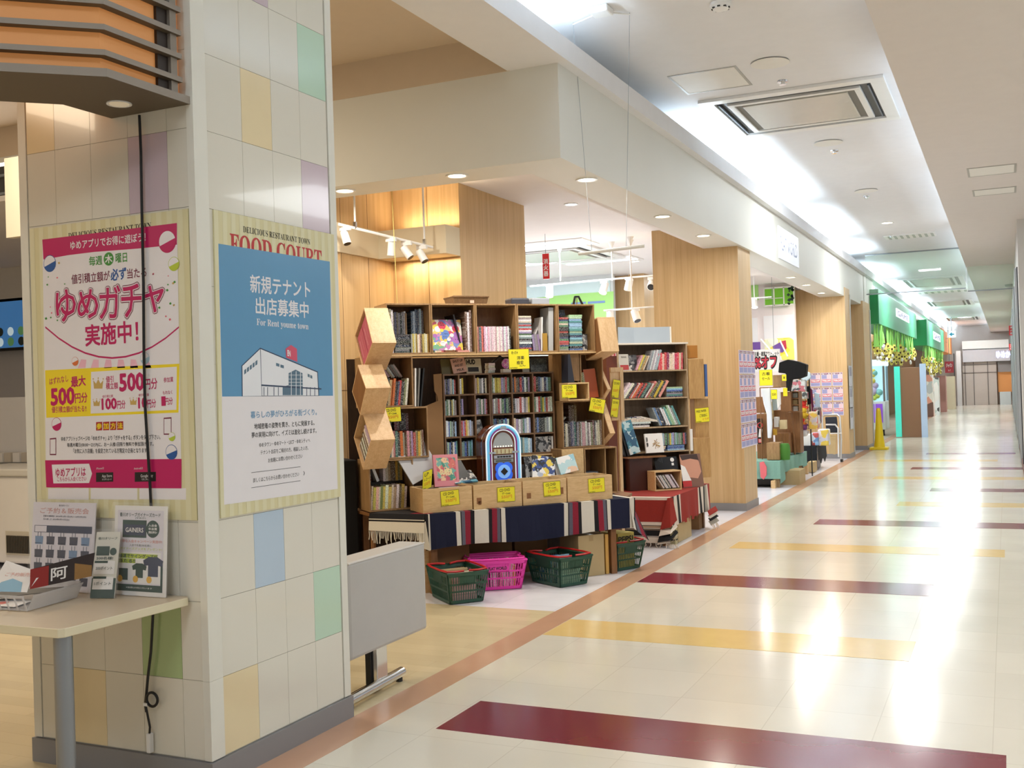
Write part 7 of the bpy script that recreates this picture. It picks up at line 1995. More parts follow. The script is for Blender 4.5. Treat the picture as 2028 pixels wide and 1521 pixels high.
b = MB(); P = [onY(px, py, 20.766) for px, py in ((1530, 686), (1548, 676), (1555, 675), (1558, 690), (1550, 698), (1533, 698))]; b.prism([tuple(p) for p in P][::-1], (0, .008, 0)); part(b, 'badge', mat('badge_purple', (110, 70, 160), .4), t)
b = MB(); P = [onY(px, py, 20.762) for px, py in ((1547, 676), (1556, 674), (1558, 690), (1552, 694))]; b.prism([tuple(p) for p in P][::-1], (0, .004, 0)); part(b, 'badge_edge', mat('badge_red', (196, 40, 70), .4), t)
wallart((1487, 678, 1506, 697), mat('badge_purple', (110, 70, 160), .4), 'purple_poster', 'purple poster right of the near oak pillar', 'poster', 20.775)
# percent-off banner of the far stall
x0, z0, x1, z1 = wq(1470, 694, 1546, 735, 18.3)
t = thing('sale_banner', 'white sale banner with big red percent sign over the far stall', 'banner', ((x0 + x1) / 2, 18.3, z0))
b = MB(); b.box(x0, 18.3, z0, x1, 18.31, z1); part(b, 'cloth', PAPER, t)
b = MB(); a = wq(1480, 708, 1537, 727, 18.29); put_text(b, '50%オフ', (0, 18.298, 0), (1, 0, 0), (0, 0, 1), a[0] - .01, a[2] + .01, (a[1] + a[3]) / 2, a[3] - a[1] + .02, 1, .10); put_text(b, '50%オフ', (0, 18.296, 0), (1, 0, 0), (0, 0, 1), a[0], a[2], (a[1] + a[3]) / 2, a[3] - a[1], 0, .03)
for xx in (x0 + .1, x1 - .1):
    b2 = MB(); b2.cyl((xx, 18.305, z1), (xx, 18.305, 3.4), .004, n=6); part(b2, 'cord', STEEL, t)
a = wq(1494, 697, 1542, 704, 18.29); put_text(b, '古着・雑貨アウトレット', (0, 18.297, 0), (1, 0, 0), (0, 0, 1), a[0], a[2], (a[1] + a[3]) / 2, a[3] - a[1], 1, .03); part(b, 'lettering', [mat('banner_red', (206, 50, 70), .5), INK], t)
b = MB()
for (xa, ya, xb_, yb_) in ((1507, 672, 1532, 701), (1545, 675, 1560, 706)):
    p, q = onY(xa, ya, 18.2), onY(xb_, yb_, 17.5); b.cyl(tuple(p), tuple(q), .012, n=6)
solo(b, 'white_poles', WHITEP, 'two slanting white poles over the far stall', 'poles', loc=tuple(onY(1530, 700, 18)))

# posters on the oak pillars
FLY = art_mat('flyer_print', [(226, 196, 206), (160, 160, 206), (206, 90, 110), (230, 222, 232), (186, 176, 210)], 16)
def flyer(O, U, x0, z0, w, h, label, group):
    O = Vector(O); U = Vector(U); V = Vector((0, 0, 1)); N = U.cross(V)
    b = MB(); P = [O + U * x0 + V * z0, O + U * (x0 + w) + V * z0, O + U * (x0 + w) + V * (z0 + h), O + U * x0 + V * (z0 + h)]
    b.prism([p + N * .003 for p in P], N * -.003, 0)
    for (fa, fb, ga, gb, mi) in ((.04, .96, .86, .97, 2), (.06, .55, .56, .84, 1), (.58, .95, .58, .84, 4), (.06, .95, .30, .52, 3), (.06, .95, .05, .27, 1)):
        rect(b, O, U, V, x0 + fa * w, z0 + ga * h, x0 + fb * w, z0 + gb * h, mi, .0036)
    put_text(b, 'セール', O, U, V, x0 + .08 * w, x0 + .92 * w, z0 + .91 * h, .09 * h, 5, .05, .0042)
    put_text(b, '70%OFF', O, U, V, x0 + .1 * w, x0 + .9 * w, z0 + .41 * h, .13 * h, 5, .05, .0042)
    solo(b, 'sale_flyer', [mat('flyer_pale', (226, 216, 232), .5), mat('flyer_violet', (160, 160, 204), .5), mat('flyer_maroon', (130, 60, 90), .5), mat('flyer_red', (216, 80, 96), .5), mat('flyer_pinkpale', (240, 206, 214), .5), PAPER], label, 'flyer', group)
ys = [onX(px, 700, -2.835)[1] for px in (1463, 1494.5)]
zt_, zb_ = onX(1463, 692, -2.835)[2], onX(1474, 888, -2.835)[2]
rn = ('top', 'second', 'third', 'bottom')
for r_ in range(4):
    for c_ in range(4):
        w = (ys[1] - ys[0]) / 4; h = (zt_ - zb_) / 4
        flyer((-2.838, 0, 0), (0, 1, 0), ys[0] + w * c_ + .004, zb_ + h * (3 - r_) + .006, w - .008, h - .012, f'{rn[r_]} row sale flyer, {ORD[c_]} from left, corridor side of near oak pillar', 'sale flyers on the corridor side of the near oak pillar')
xs = [onY(px, 760, 21.4)[0] for px in (1604, 1670)]
zt_, zb_ = onY(1640, 737, 21.4)[2], onY(1640, 824, 21.4)[2]
for r_ in range(3):
    for c_ in range(3):
        w = (xs[1] - xs[0]) / 3; h = (zt_ - zb_) / 3
        flyer((0, 21.398, 0), (1, 0, 0), xs[0] + w * c_ + .008, zb_ + h * (2 - r_) + .01, w - .016, h - .02, f'{rn[r_] if r_ < 2 else "bottom"} row sale flyer, {ORD[c_]} from left, front of far oak pillar', 'sale flyers on the front of the far oak pillar')
for k in range(3):
    z = onX(1680, 724 + k * 42, -2.772)[2]
    b = MB(); b.box(-2.775, 21.5, z - .42, -2.768, 21.9, z); b.box(-2.768, 21.53, z - .2, -2.767, 21.87, z - .03, 1); solo(b, 'notice_sheet', [mat('notice_grey', (206, 208, 216), .5), mat('notice_print', (160, 160, 176), .5)], f'{("top", "middle", "bottom")[k]} grey notice sheet on the corridor side of the far oak pillar', 'notice', 'notice sheets on the far oak pillar')

# ================================================================ far clothing and toys stall
TEAL = mat('teal_cloth', (130, 176, 160), .9, noise=.15, nscale=60)
t = thing('teal_table', 'low table under a teal cloth beyond the near oak pillar', 'table', (-3.3, 16.5, 0))
b = MB(); b.box(-4.0, 15.45, .35, -2.99, 17.65, .372); part(b, 'table_top', BROWNW, t)
for (x, y) in ((-3.9, 15.55), (-3.05, 15.55), (-3.05, 17.55), (-3.9, 17.55)):
    b = MB(); b.box(x - .04, y - .04, 0, x + .04, y + .04, .35); part(b, 'leg', PINE, t)
b = MB(); n = 24
b.box(-4.02, 15.43, .3725, -2.97, 17.67, .38)
for i in range(n):
    x0, x1 = -4.02 + 1.05 * i / n, -4.02 + 1.05 * (i + 1) / n
    b.poly([(x0, 15.42, .38), (x0, 15.41 - .01 * math.sin(x0 * 30), .13), (x1, 15.41 - .01 * math.sin(x1 * 30), .13), (x1, 15.42, .38)])
    y0, y1 = 15.42 + 2.25 * i / n, 15.42 + 2.25 * (i + 1) / n
    zz = lambda y: .18 - .12 * max(0, 1 - (y - 15.42) / .35) - .02 * math.sin(y * 11) - .06 * max(0, (y - 17.2))
    f = lambda y: -2.955 + .02 * math.sin(y * 17)
    b.poly([(-2.97, y0, .38), (f(y0), y0, zz(y0)), (f(y1), y1, zz(y1)), (-2.97, y1, .38)])
o = part(b, 'teal_cloth', TEAL, t, 'teal draped cloth', smooth=True)
def fb(px, Y, d, m_, name, label, cat, group=None, bevel=.004):
    """a box whose front face covers the photo rectangle px at distance Y"""
    a, c = onY(px[0], px[1], Y), onY(px[2], px[3], Y)
    b = MB(); b.box(a[0], Y, c[2], c[0], Y + d, a[2]); return solo(b, name, m_, label, cat, group, loc=(float((a[0] + c[0]) / 2), Y, float(c[2])), bevel=bevel)
fb((1540, 964, 1583, 932), 15.9, .5, CARD, 'cardboard_box', 'carton under the teal cloth by the corridor', 'box')
fb((1527, 972, 1535, 952), 15.35, .1, PINE, 'pine_block', 'pale pine post at the corner of the teal table', 'block')
a = onY(1515, 975, 15.6)
b = MB(); b.box(-3.6, 15.6, 0, -3.12, 16.1, .2); solo(b, 'black_bag', BLACK, 'black bag on the floor under the teal table', 'bag', bevel=.03)
WG = 'wooden crates of the far stall'
fb((1519, 911, 1543, 877), 15.6, .3, PINEV, 'wooden_crate', 'near low wooden crate on the teal cloth', 'crate', WG)
fb((1500, 911, 1522, 820), 16.0, .3, BROWNW, 'wooden_crate', 'tall brown crate behind the black poster on the teal cloth', 'crate', WG)
fb((1497, 818, 1514, 786), 16.2, .3, BROWNW, 'wooden_crate', 'brown crate at upper left of the far stall', 'crate', WG)
fb((1531, 768, 1557, 742), 16.4, .3, PINEV, 'wooden_crate', 'upper pale crate under the black shirts', 'crate', WG)
open_b = fb((1546, 815, 1566, 776), 16.5, .3, BROWNW, 'wooden_crate', 'brown crate left of the shelf of small goods', 'crate', WG)
fb((1562, 897, 1583, 816), 16.9, .3, BROWNW, 'wooden_crate', 'tall narrow brown crate in the middle of the far stall', 'crate', WG)
fb((1536, 897, 1562, 858), 16.6, .3, BROWNW, 'wooden_crate', 'crate behind the green bag on the teal cloth', 'crate', WG)
t = thing('goods_shelf', 'small open shelf of goods hanging at the middle of the far stall', 'shelf', tuple(onY(1574, 815, 16.6)))
a, c = onY(1566, 776, 16.6), onY(1582, 815, 16.6)
b = MB(); b.box(a[0], 16.85, c[2], c[0], 16.86, a[2]); 
for f in (0, .33, .66, 1): z = c[2] + (a[2] - c[2]) * f; b.box(a[0], 16.6, z - .008, c[0], 16.85, z + .008)
b.box(a[0] - .01, 16.6, c[2], a[0], 16.86, a[2]); b.box(c[0], 16.6, c[2], c[0] + .01, 16.86, a[2]); part(b, 'frame', BROWNW, t)
for k in range(3):
    z = c[2] + (a[2] - c[2]) * (k / 3) + .009
    b = MB(); b.box(a[0] + .02, 16.66, z, a[0] + .09, 16.74, z + .07); solo(b, 'small_box', [PAPER, CARD, STEEL][k], f'{("white", "tan", "grey")[k]} small box on the goods shelf of the far stall', 'box')
t = thing('black_sign', 'black poster with a red no-entry ring on the brown crate of the far stall', 'poster', tuple(onY(1505, 878, 15.95)))
a, c = onY(1499, 829, 15.95), onY(1511, 879, 15.95)
b = MB(); b.box(a[0], 15.95, c[2], c[0], 15.958, a[2]); part(b, 'sheet', BLACK, t)
zc = a[2] - .10; xc = (a[0] + c[0]) / 2 + .005
b = MB(); b.tube([(xc + .036 * math.cos(q), 15.946, zc + .036 * math.sin(q)) for q in [2 * math.pi * i / 20 for i in range(20)]], .006, 6, closed=True); part(b, 'red_ring', mat('mark_red', (216, 50, 60), .4), t)
b = MB(); b.box(a[0] + .012, 15.945, c[2] + .015, c[0] - .012, 15.95, c[2] + .075); part(b, 'red_label', mat('mark_red', (216, 50, 60), .4), t)
b = MB(); b.prism([(xc - .03, 15.945, c[2] + .1), (xc + .02, 15.945, c[2] + .1), (xc + .03, 15.945, zc - .06), (xc - .01, 15.945, zc - .05)], (0, .004, 0)); put_text(b, 'STOP', (0, 15.9445, 0), (1, 0, 0), (0, 0, 1), a[0] + .02, c[0] - .02, c[2] + .045, .04, 0, .02); part(b, 'white_print', PAPER, t)
b = MB(); a = onY(1551, 897, 15.7); b.lathe([(.085, 0), (.095, .1), (.09, .2), (.07, .235)], (float(a[0]), 15.75, .381), 18); solo(b, 'green_bag', mat('bag_green', (72, 132, 46), .7), 'round green cloth bag on the teal cloth', 'bag', smooth=True)
b = MB(); a = onY(1513, 930, 15.36); P = [onY(px, py, 15.34) for px, py in ((1504, 916), (1512, 914), (1518, 925), (1518, 941), (1512, 950), (1506, 945))]; b.prism([tuple(p) for p in P][::-1], (0, .03, 0)); solo(b, 'pink_slipper', mat('slipper_pink', (226, 110, 116), .7), 'pink oval slipper hanging before the teal cloth by the near pillar', 'slipper', bevel=.006)
t = card(tuple(onY(1517, 748, 15.6)), (1, 0, 0), (0, 0, 1), .19, .23, 'large yellow-green card at upper left of the far stall', [('古着', .2, .8, .75, .2, 0), ('セール', .2, .8, .45, .18, 0)], foot=False)
card(tuple(onY(1553, 748, 16.3)), (1, 0, 0), (0, 0, 1), .07, .10, 'small yellow card on the upper pale crate of the far stall', [('¥', .3, .7, .5, .4, 0)], foot=False)
card(tuple(onY(1533, 781, 15.7)), (1, 0, 0), (0, 0, 1), .09, .14, 'yellow card below the upper pale crate of the far stall', [('550', .2, .8, .5, .25, 0)], foot=False)
for k, (px, py, l) in enumerate(((1555, 775, 'white edged yellow tag under the upper pale crate'), (1522, 785, 'pale green sheet left of the white garments'))):
    a = onY(px, py, 15.8); b = MB(); b.box(a[0] - .03, 15.8, a[2] - .07, a[0] + .03, 15.81, a[2] + .05); solo(b, 'paper_tag', [YELLOW, mat('sheet_green', (170, 206, 180), .5)][k], l, 'tag')
# hanging garments
def garment(px, Y, m_, name, label, cat='garment', dep=.05):
    P = [onY(x, y, Y) for x, y in px]; b = MB(); b.prism([tuple(p) for p in P][::-1], (0, dep, 0)); return solo(b, name, m_, label, cat, 'hanging clothes of the far stall', bevel=.012)
BKC = mat('black_fabric', (16, 16, 18), .95, noise=.4, nscale=20)
garment([(1543, 718), (1560, 712), (1580, 716), (1597, 722), (1595, 745), (1582, 750), (1566, 752), (1562, 775), (1557, 775), (1556, 740), (1541, 738)], 16.3, BKC, 'black_shirt', 'black shirts draped over the top of the far stall', dep=.2)
garment([(1507, 770), (1525, 768), (1527, 800), (1529, 840), (1527, 868), (1520, 868), (1518, 820), (1512, 800)], 15.75, mat('garment_white', (226, 232, 240), .9), 'white_dress', 'long white garment hanging at left of the far stall')
garment([(1538, 770), (1545, 775), (1546, 800), (1540, 812), (1536, 790)], 15.78, PAPER, 'white_scarf', 'short white scarf hanging at left of the brown crate')
garment([(1579, 738), (1592, 733), (1604, 738), (1606, 748), (1596, 756), (1586, 750)], 17.3, mat('garment_paleblue', (206, 226, 236), .9), 'pale_blouse', 'pale blue blouse piled right of the black shirts')
garment([(1597, 765), (1604, 764), (1606, 800), (1599, 802)], 17.35, BKC, 'black_trousers', 'narrow black garment right of the grey goods')
garment([(1604, 768), (1608, 772), (1612, 816), (1607, 818)], 17.35, mat('garment_maroon', (110, 40, 70), .9), 'maroon_scarf', 'thin maroon scarf beside the black narrow garment')
garment([(1612, 776), (1622, 780), (1624, 808), (1615, 812)], 17.35, mat('garment_skyblue', (186, 206, 224), .9), 'blue_shirt', 'pale blue shirt hanging before the sale flyers')
garment([(1528, 787), (1540, 786), (1540, 812), (1530, 813)], 15.78, mat('garment_grey', (140, 150, 150), .9), 'grey_hat', 'grey item below the yellow card of the far stall')
GREYG = art_mat('goods_grey', [(206, 208, 206), (90, 96, 98), (170, 176, 170), (200, 120, 130), (220, 224, 222)], 18)
fb((1566, 776, 1594, 752), 17.2, .2, GREYG, 'goods_bundle', 'grey bundle of packaged goods under the black shirts', 'goods')
fb((1582, 790, 1598, 776), 17.2, .2, GREYG, 'goods_bundle', 'smaller bundle of packaged goods beside the goods shelf', 'goods')
def plush(px, py, Y, r, m_, name, label, ears=True, m2=None):
    a = onY(px, py, Y); t = thing(name, label, 'plush toy', (float(a[0]), Y, float(a[2]) - r), 0, 'plush toys of the far stall')
    b = MB(); b.ball((a[0], Y, a[2] - r * .5), r * .62, s=(1, .8, .95)); part(b, 'body', m_, t, smooth=True)
    b = MB(); b.ball((a[0], Y - r * .1, a[2] + r * .35), r * .5); part(b, 'head', m2 or m_, t, smooth=True)
    if ears:
        for s in (-1, 1): b = MB(); b.ball((a[0] + s * r * .4, Y, a[2] + r * .75), r * .2, 8, 6); part(b, 'ear', m2 or m_, t, smooth=True)
        for s in (-1, 1): b = MB(); b.ball((a[0] + s * r * .6, Y - r * .1, a[2] - r * .4), r * .24, 8, 6); part(b, 'arm', m_, t, smooth=True)
PR, PY_, PO, PWH = mat('plush_red', (226, 60, 50), .9), mat('plush_yellow', (236, 204, 60), .9), mat('plush_orange', (226, 130, 50), .9), mat('plush_white', (230, 228, 226), .9)
plush(1592, 803, 17.33, .085, PR, 'plush_toy', 'red plush toy at the top of the toy column')
plush(1592, 817, 17.32, .095, PY_, 'plush_toy', 'yellow plush toy below the red one')
plush(1589, 835, 17.33, .085, PO, 'plush_toy', 'orange and red plush toy below the yellow one', True, PR)
plush(1593, 851, 17.32, .10, PWH, 'plush_toy', 'white and purple plush toy at the foot of the toy column', True, mat('plush_purple', (126, 70, 130), .9))
for k, (px, Y, m_, l) in enumerate((((1589, 884, 1606, 860), 18.55, mat('box_white', (226, 228, 226), .5), 'white printed carton on the dark cloth'), ((1606, 883, 1620, 857), 18.6, art_mat('bag_blueprint', [(150, 190, 226), (206, 220, 236), (190, 90, 90), (110, 150, 200)], 10), 'blue printed bag on the dark cloth'), ((1620, 883, 1640, 850), 18.65, art_mat('bag_clear', [(226, 226, 232), (206, 206, 220), (226, 200, 90), (236, 230, 236)], 8), 'clear bag of pale goods on the dark cloth'), ((1602, 850, 1618, 815), 17.15, art_mat('bag_mixed', [(226, 206, 170), (226, 120, 110), (240, 200, 90), (210, 200, 210)], 12), 'bag with orange faces above the printed carton'), ((1611, 840, 1622, 806), 17.2, art_mat('goods_dark', [(40, 40, 46), (120, 110, 120), (220, 214, 210), (160, 50, 70)], 12), 'dark goods hanging left of the folding chair'))):
    fb(px, Y, .25, m_, 'goods_bag', l, 'bag', 'bags and cartons on the dark cloth', .02)
fb((1583, 912, 1588, 830), 17.3, .1, mat('curtain_blue', (150, 164, 190), .8), 'blue_curtain', 'narrow blue-grey curtain behind the toys', 'curtain')
t = thing('dark_cloth_table', 'small table under a dark cloth in front of the folding chair', 'table', (-3.1, 19.0, 0))
b = MB(); b.box(-3.75, 18.5, .385, -2.95, 19.4, .41); part(b, 'table_top', BROWNW, t)
for (x, y) in ((-3.65, 18.55), (-3.05, 18.55), (-3.05, 19.35), (-3.65, 19.35)):
    b = MB(); b.box(x - .03, y - .03, 0, x + .03, y + .03, .385); part(b, 'leg', PINE if y < 19 else WHITEP, t)
b = MB(); n = 16; b.box(-3.76, 18.49, .41, -2.94, 19.41, .417)
for i in range(n):
    x0, x1 = -3.76 + .82 * i / n, -3.76 + .82 * (i + 1) / n
    zz = lambda x: .14 + .04 * math.sin(x * 19) - .1 * (abs(x + 3.35) > .33)
    b.poly([(x0, 18.48, .416), (x0, 18.46, zz(x0)), (x1, 18.46, zz(x1)), (x1, 18.48, .416)])
    y0, y1 = 18.48 + .94 * i / n, 18.48 + .94 * (i + 1) / n
    b.poly([(-2.935, y0, .416), (-2.92, y0, .14 + .04 * math.sin(y0 * 15)), (-2.92, y1, .14 + .04 * math.sin(y1 * 15)), (-2.935, y1, .416)])
part(b, 'dark_cloth', mat('cloth_darknavy', (26, 30, 36), .95), t)
fb((1600, 935, 1612, 915), 18.0, .3, CARD, 'cardboard_box', 'small carton on the floor beyond the teal table', 'box')
fb((1590, 940, 1599, 918), 17.75, .1, PINE, 'pine_block', 'pale board standing at the far end of the teal table', 'block')
# wire rack behind the toys, a rail for the hanging clothes, more crates and goods
t = thing('grid_rack', 'black wire grid rack behind the toy column of the far stall', 'rack', tuple(onY(1590, 905, 17.45)[:2]) + (0,))
a, c = onY(1584, 745, 17.45), onY(1602, 745, 17.45)
for xx in (a[0], c[0]):
    b = MB(); b.cyl((xx, 17.46, 0), (xx, 17.46, a[2]), .010, n=8); part(b, 'post', BLACK, t)
b = MB()
for k in range(5):
    xx = a[0] + (c[0] - a[0]) * k / 4; b.box(xx - .003, 17.45, .75, xx + .003, 17.456, a[2])
for k in range(16):
    zz_ = .75 + (a[2] - .75) * k / 15; b.box(a[0], 17.45, zz_ - .003, c[0], 17.456, zz_ + .003)
part(b, 'grid', BLACK, t)
t = thing('clothes_rail', 'thin wooden rail carrying the white garments of the far stall', 'rail', tuple(onY(1522, 769, 15.8)))
a, c = onY(1505, 768, 15.83), onY(1546, 767, 15.83)
b = MB(); b.tube([tuple(a), tuple(c)], .008, 6); part(b, 'bar', BROWNW, t)
b = MB(); b.cyl((a[0], 15.83, .381), (a[0], 15.83, a[2]), .008, n=8); part(b, 'post', BROWNW, t)
a = onY(1570, 720, 16.95)
b = MB(); b.cyl((a[0], 16.88, .381), (a[0], 16.6, a[2]), .015, n=8); solo(b, 'shirt_post', BROWNW, 'slim post holding up the black shirts of the far stall', 'post')
fb((1527, 862, 1563, 812), 17.0, .3, BROWNW, 'wooden_crate', 'wide brown crate in the middle behind the white dress of the far stall', 'crate', WG)
fb((1513, 830, 1530, 796), 16.9, .2, CARD, 'wooden_crate', 'tan box between the white dress and the brown crates of the far stall', 'crate', WG)
for k, (px, l, m_) in enumerate((((1533, 846, 1541, 826), 'white slanted carton on the crates of the far stall', PAPER), ((1544, 850, 1556, 832), 'cream carton right of the white slanted one at the far stall', mat('carton_cream', (226, 206, 160), .6)), ((1528, 862, 1536, 850), 'orange-yellow cloth bundle on the crates of the far stall', mat('bundle_yellow', (226, 176, 60), .8)), ((1563, 905, 1570, 880), 'white bottle box at the back edge of the teal table', PAPER))):
    fb(px, 16.3 if k < 3 else 17.2, .12, m_, 'small_carton', l, 'carton', 'small cartons of the far stall')
# folding chair
t = thing('folding_chair', 'black padded folding chair with pale tube frame leaning on the far oak pillar', 'chair', (-3.0, 20.6, 0))
def C3(px, py, Y): return tuple(onY(px, py, Y))
TUBE = mat('chair_tube', (206, 206, 204), .3, .5)
b = MB(); b.tube([C3(1665, 908, 20.6), C3(1666, 870, 20.7), C3(1663, 826, 20.9), C3(1658, 821, 20.9), C3(1632, 822, 20.9), C3(1628, 828, 20.9), C3(1630, 880, 20.7)], .018, 8); part(b, 'back_frame', TUBE, t, smooth=True)
b = MB(); P = [onY(x, y, 20.88) for x, y in ((1634, 826), (1657, 825), (1660, 857), (1636, 857))]; b.prism([tuple(p) for p in P][::-1], (0, .04, 0)); part(b, 'backrest', mat('chair_pad', (30, 36, 48), .6), t, bevel=.015)
b = MB(); b.tube([C3(1636, 841, 20.75), C3(1654, 841, 20.7), C3(1660, 848, 20.6), C3(1661, 905, 20.5)], .016, 8); part(b, 'front_frame', TUBE, t, smooth=True)
b = MB(); b.cyl(C3(1636, 859, 20.7), C3(1667, 858, 20.7), .012, n=8); part(b, 'cross_bar', TUBE, t)
b = MB(); P = [onY(x, y, 20.8) for x, y in ((1637, 862), (1656, 862), (1654, 900), (1642, 898))]; b.prism([tuple(p) for p in P][::-1], (0, .04, 0)); part(b, 'seat_underside', CARD, t)
b = MB(); b.box(*C3(1664, 910, 20.45)[:2], 0, C3(1668, 910, 20.45)[0], 20.6, .05); part(b, 'foot_cap', BLACK, t)

# ================================================================ game arcade and the corridor end
GRN = mat('arcade_green', (20, 150, 80), .45); GRN2 = mat('arcade_green_front', (70, 176, 130), .4)
def signbox(y0, y1, z0, z1, label, px, m=GRN, mf=GRN2):
    t = thing('arcade_sign_box', label, 'sign box', (-2.9, (y0 + y1) / 2, z0), 0, 'green sign boxes over the arcade')
    b = MB(); b.box(-3.4, y0, z0, -2.62, y1, z1, 0); part(b, 'box', m, t, bevel=.01)
    b = MB(); b.box(-2.62, y0, z0, -2.60, y1, z1); part(b, 'front', mf, t)
    a, c = onX(px[0], px[1], -2.598), onX(px[2], px[3], -2.598)
    b = MB(); b.box(-2.6, a[1], c[2], -2.585, c[1], a[2]); ls = part(b, 'lit_panel', mat('lit_sign', (236, 240, 250), .3, emit=1.0), t)
    b = MB(); put_text(b, 'GAME', (-2.584, 0, 0), (0, 1, 0), (0, 0, 1), a[1] + .3, c[1] - .3, (a[2] + c[2]) / 2, (a[2] - c[2]) * .6, 0, .04); part(b, 'lettering', mat('sign_lilac', (176, 170, 210), .4), ls)
    return t
signbox(25.6, 36.8, 2.77, 3.56, 'nearer green sign box with a lit panel over the arcade', (1774, 610, 1800, 640))
signbox(41.8, 53.4, 2.69, 3.64, 'further green sign box with a lit panel over the arcade', (1848, 656, 1862, 678))
b = MB(); b.box(-3.2, 53.6, 2.7, -2.6, 61, 3.7); ob = solo(b, 'orange_sign', mat('orange_sign_m', (226, 140, 66), .45, emit=.1), 'orange shop sign beyond the green sign boxes', 'sign')
b = MB(); put_text(b, 'カフェ', (-2.599, 0, 0), (0, 1, 0), (0, 0, 1), 55, 58, 3.3, .3, 0, .02); part(b, 'lettering', mat('orange_letter', (140, 80, 30), .5), ob)
# sunflower garlands
LEAFG = mat('garland_green', (170, 244, 124), .6); PETAL = mat('petal_yellow', (250, 236, 120), .6); CORE = mat('flower_core', (84, 62, 34), .7); CLOUDW = mat('garland_white', (240, 240, 236), .6)
def garland(y0, y1, ztop, zleaf, zlow, n, label, seed):
    t = thing('sunflower_garland', label, 'garland', (-2.6, (y0 + y1) / 2, ztop), 0, 'sunflower garlands')
    r4 = random.Random(seed)
    b = MB()
    m_ = 70
    for k in range(m_):
        y = y0 + (y1 - y0) * k / m_; zl = zleaf + r4.uniform(-.14, .08)
        x = -2.62 - r4.uniform(0, .14)
        b.prism([(x, y, ztop), (x, y + (y1 - y0) / m_ * .9, ztop), (x + r4.uniform(-.05, .05), y + (y1 - y0) / m_ * .8, zl), (x + r4.uniform(-.05, .05), y + (y1 - y0) / m_ * .2, zl)], (.006, 0, 0))
    part(b, 'green_fringe', LEAFG, t)
    for k in range(n):
        y = r4.uniform(y0, y1); fr = 1 - abs((y - (y0 + y1) / 2) / ((y1 - y0) / 2)) ** 2
        z = r4.uniform(zleaf - .05 - (zleaf - zlow) * (.25 + .6 * fr), zleaf + .02); x = -2.62 + r4.uniform(-.3, .06); R = r4.uniform(.07, .115)
        b = MB(); q = []
        for i in range(20):
            a = 2 * math.pi * i / 20; rr_ = R * (1 if i % 2 else .55); q.append((x, y + rr_ * math.cos(a) * 1.0, z + rr_ * math.sin(a)))
        fx_ = [(p[0] + (p[1] - y) * .5, y + (p[1] - y) * .86, p[2]) for p in q]
        b.prism(fx_, (-.012, -.004, 0), 0); b.cyl((x - .012, y - .004, z), (x + .022, y - .012, z), R * .26, n=10, mi=1)
        part(b, 'sunflower', [PETAL, CORE], t)
    for k in range(n // 4):
        y = r4.uniform(y0, y1); z = r4.uniform(zlow, zleaf); x = -2.6 + r4.uniform(-.2, .05)
        b = MB(); b.ball((x, y, z), .09, 8, 5, s=(.4, 1.4, .6)); part(b, 'paper_cloud', CLOUDW, t)
garland(25.8, 36.0, 2.77, 2.36, 1.92, 84, 'sunflower garland hanging under the nearer green sign box', 1)
garland(42.0, 53.0, 2.69, 2.25, 1.6, 76, 'sunflower garland hanging under the further green sign box', 2)
b = MB()
# claw machine
a, c = onY(1714, 720, 30.0), onY(1756, 868, 30.0)
cx0, cx1 = float(a[0]), float(c[0])
t = thing('claw_machine', 'white glass-fronted claw machine in the arcade behind the yellow cone', 'game machine', ((cx0 + cx1) / 2, 30.4, 0))
b = MB(); b.box(cx0, 30, .16, cx1, 30.9, .92); part(b, 'cabinet', mat('claw_white', (226, 238, 240), .4), t, bevel=.02)
b = MB(); b.box(cx0 - .02, 29.98, 1.86, cx1 + .02, 30.92, 2.03); part(b, 'lit_top', mat('claw_lit', (206, 236, 246), .3, emit=.9), t, bevel=.02)
b = MB(); b.box(cx0 + .05, 30.05, .93, cx1 - .05, 30.88, 1.86); part(b, 'glass_case', mat('claw_glow', (180, 226, 240), .2, emit=.55), t)
for (x, y) in ((cx0, 30), (cx1 - .05, 30), (cx0, 30.85), (cx1 - .05, 30.85)):
    b = MB(); b.box(x, y, .92, x + .05, y + .05, 1.86); part(b, 'corner_post', STEEL, t)
rr = random.Random(8)
for k in range(9):
    b = MB(); b.ball((rr.uniform(cx0 + .15, cx1 - .15), 30.03, 1.0 + rr.uniform(0, .75)), rr.uniform(.06, .11), 10, 7); part(b, 'prize', [PETAL, mat('prize_lime', (206, 236, 110), .5), mat('prize_aqua', (150, 226, 226), .5), mat('prize_lilac', (206, 196, 236), .5)][k % 4], t, smooth=True)
b = MB(); b.box(cx0 + .22, 29.985, .35, cx0 + .40, 30, .85); b.box(cx1 - .5, 29.985, .35, cx1 - .28, 30, .85); part(b, 'purple_door', mat('door_purple', (150, 90, 226), .4, emit=.15), t)
for x in (cx0 + .1, cx1 - .1):
    b = MB(); b.cyl((x, 30.1, 0), (x, 30.1, .16), .05, n=10); part(b, 'foot', BLACK, t)
# yellow cone post
t = thing('yellow_cone', 'tall yellow cone bollard standing before the claw machine', 'cone', (-2.53, 24.15, 0))
YC = mat('cone_yellow', (240, 210, 30), .45)
b = MB(); b.box(-2.72, 23.97, 0, -2.35, 24.33, .05); part(b, 'base', YC, t, bevel=.01)
b = MB(); b.lathe([(.115, .05), (.09, .25), (.065, .6), (.045, .86), (.03, .89)], (-2.53, 24.15, 0), 20); part(b, 'post', YC, t, smooth=True)
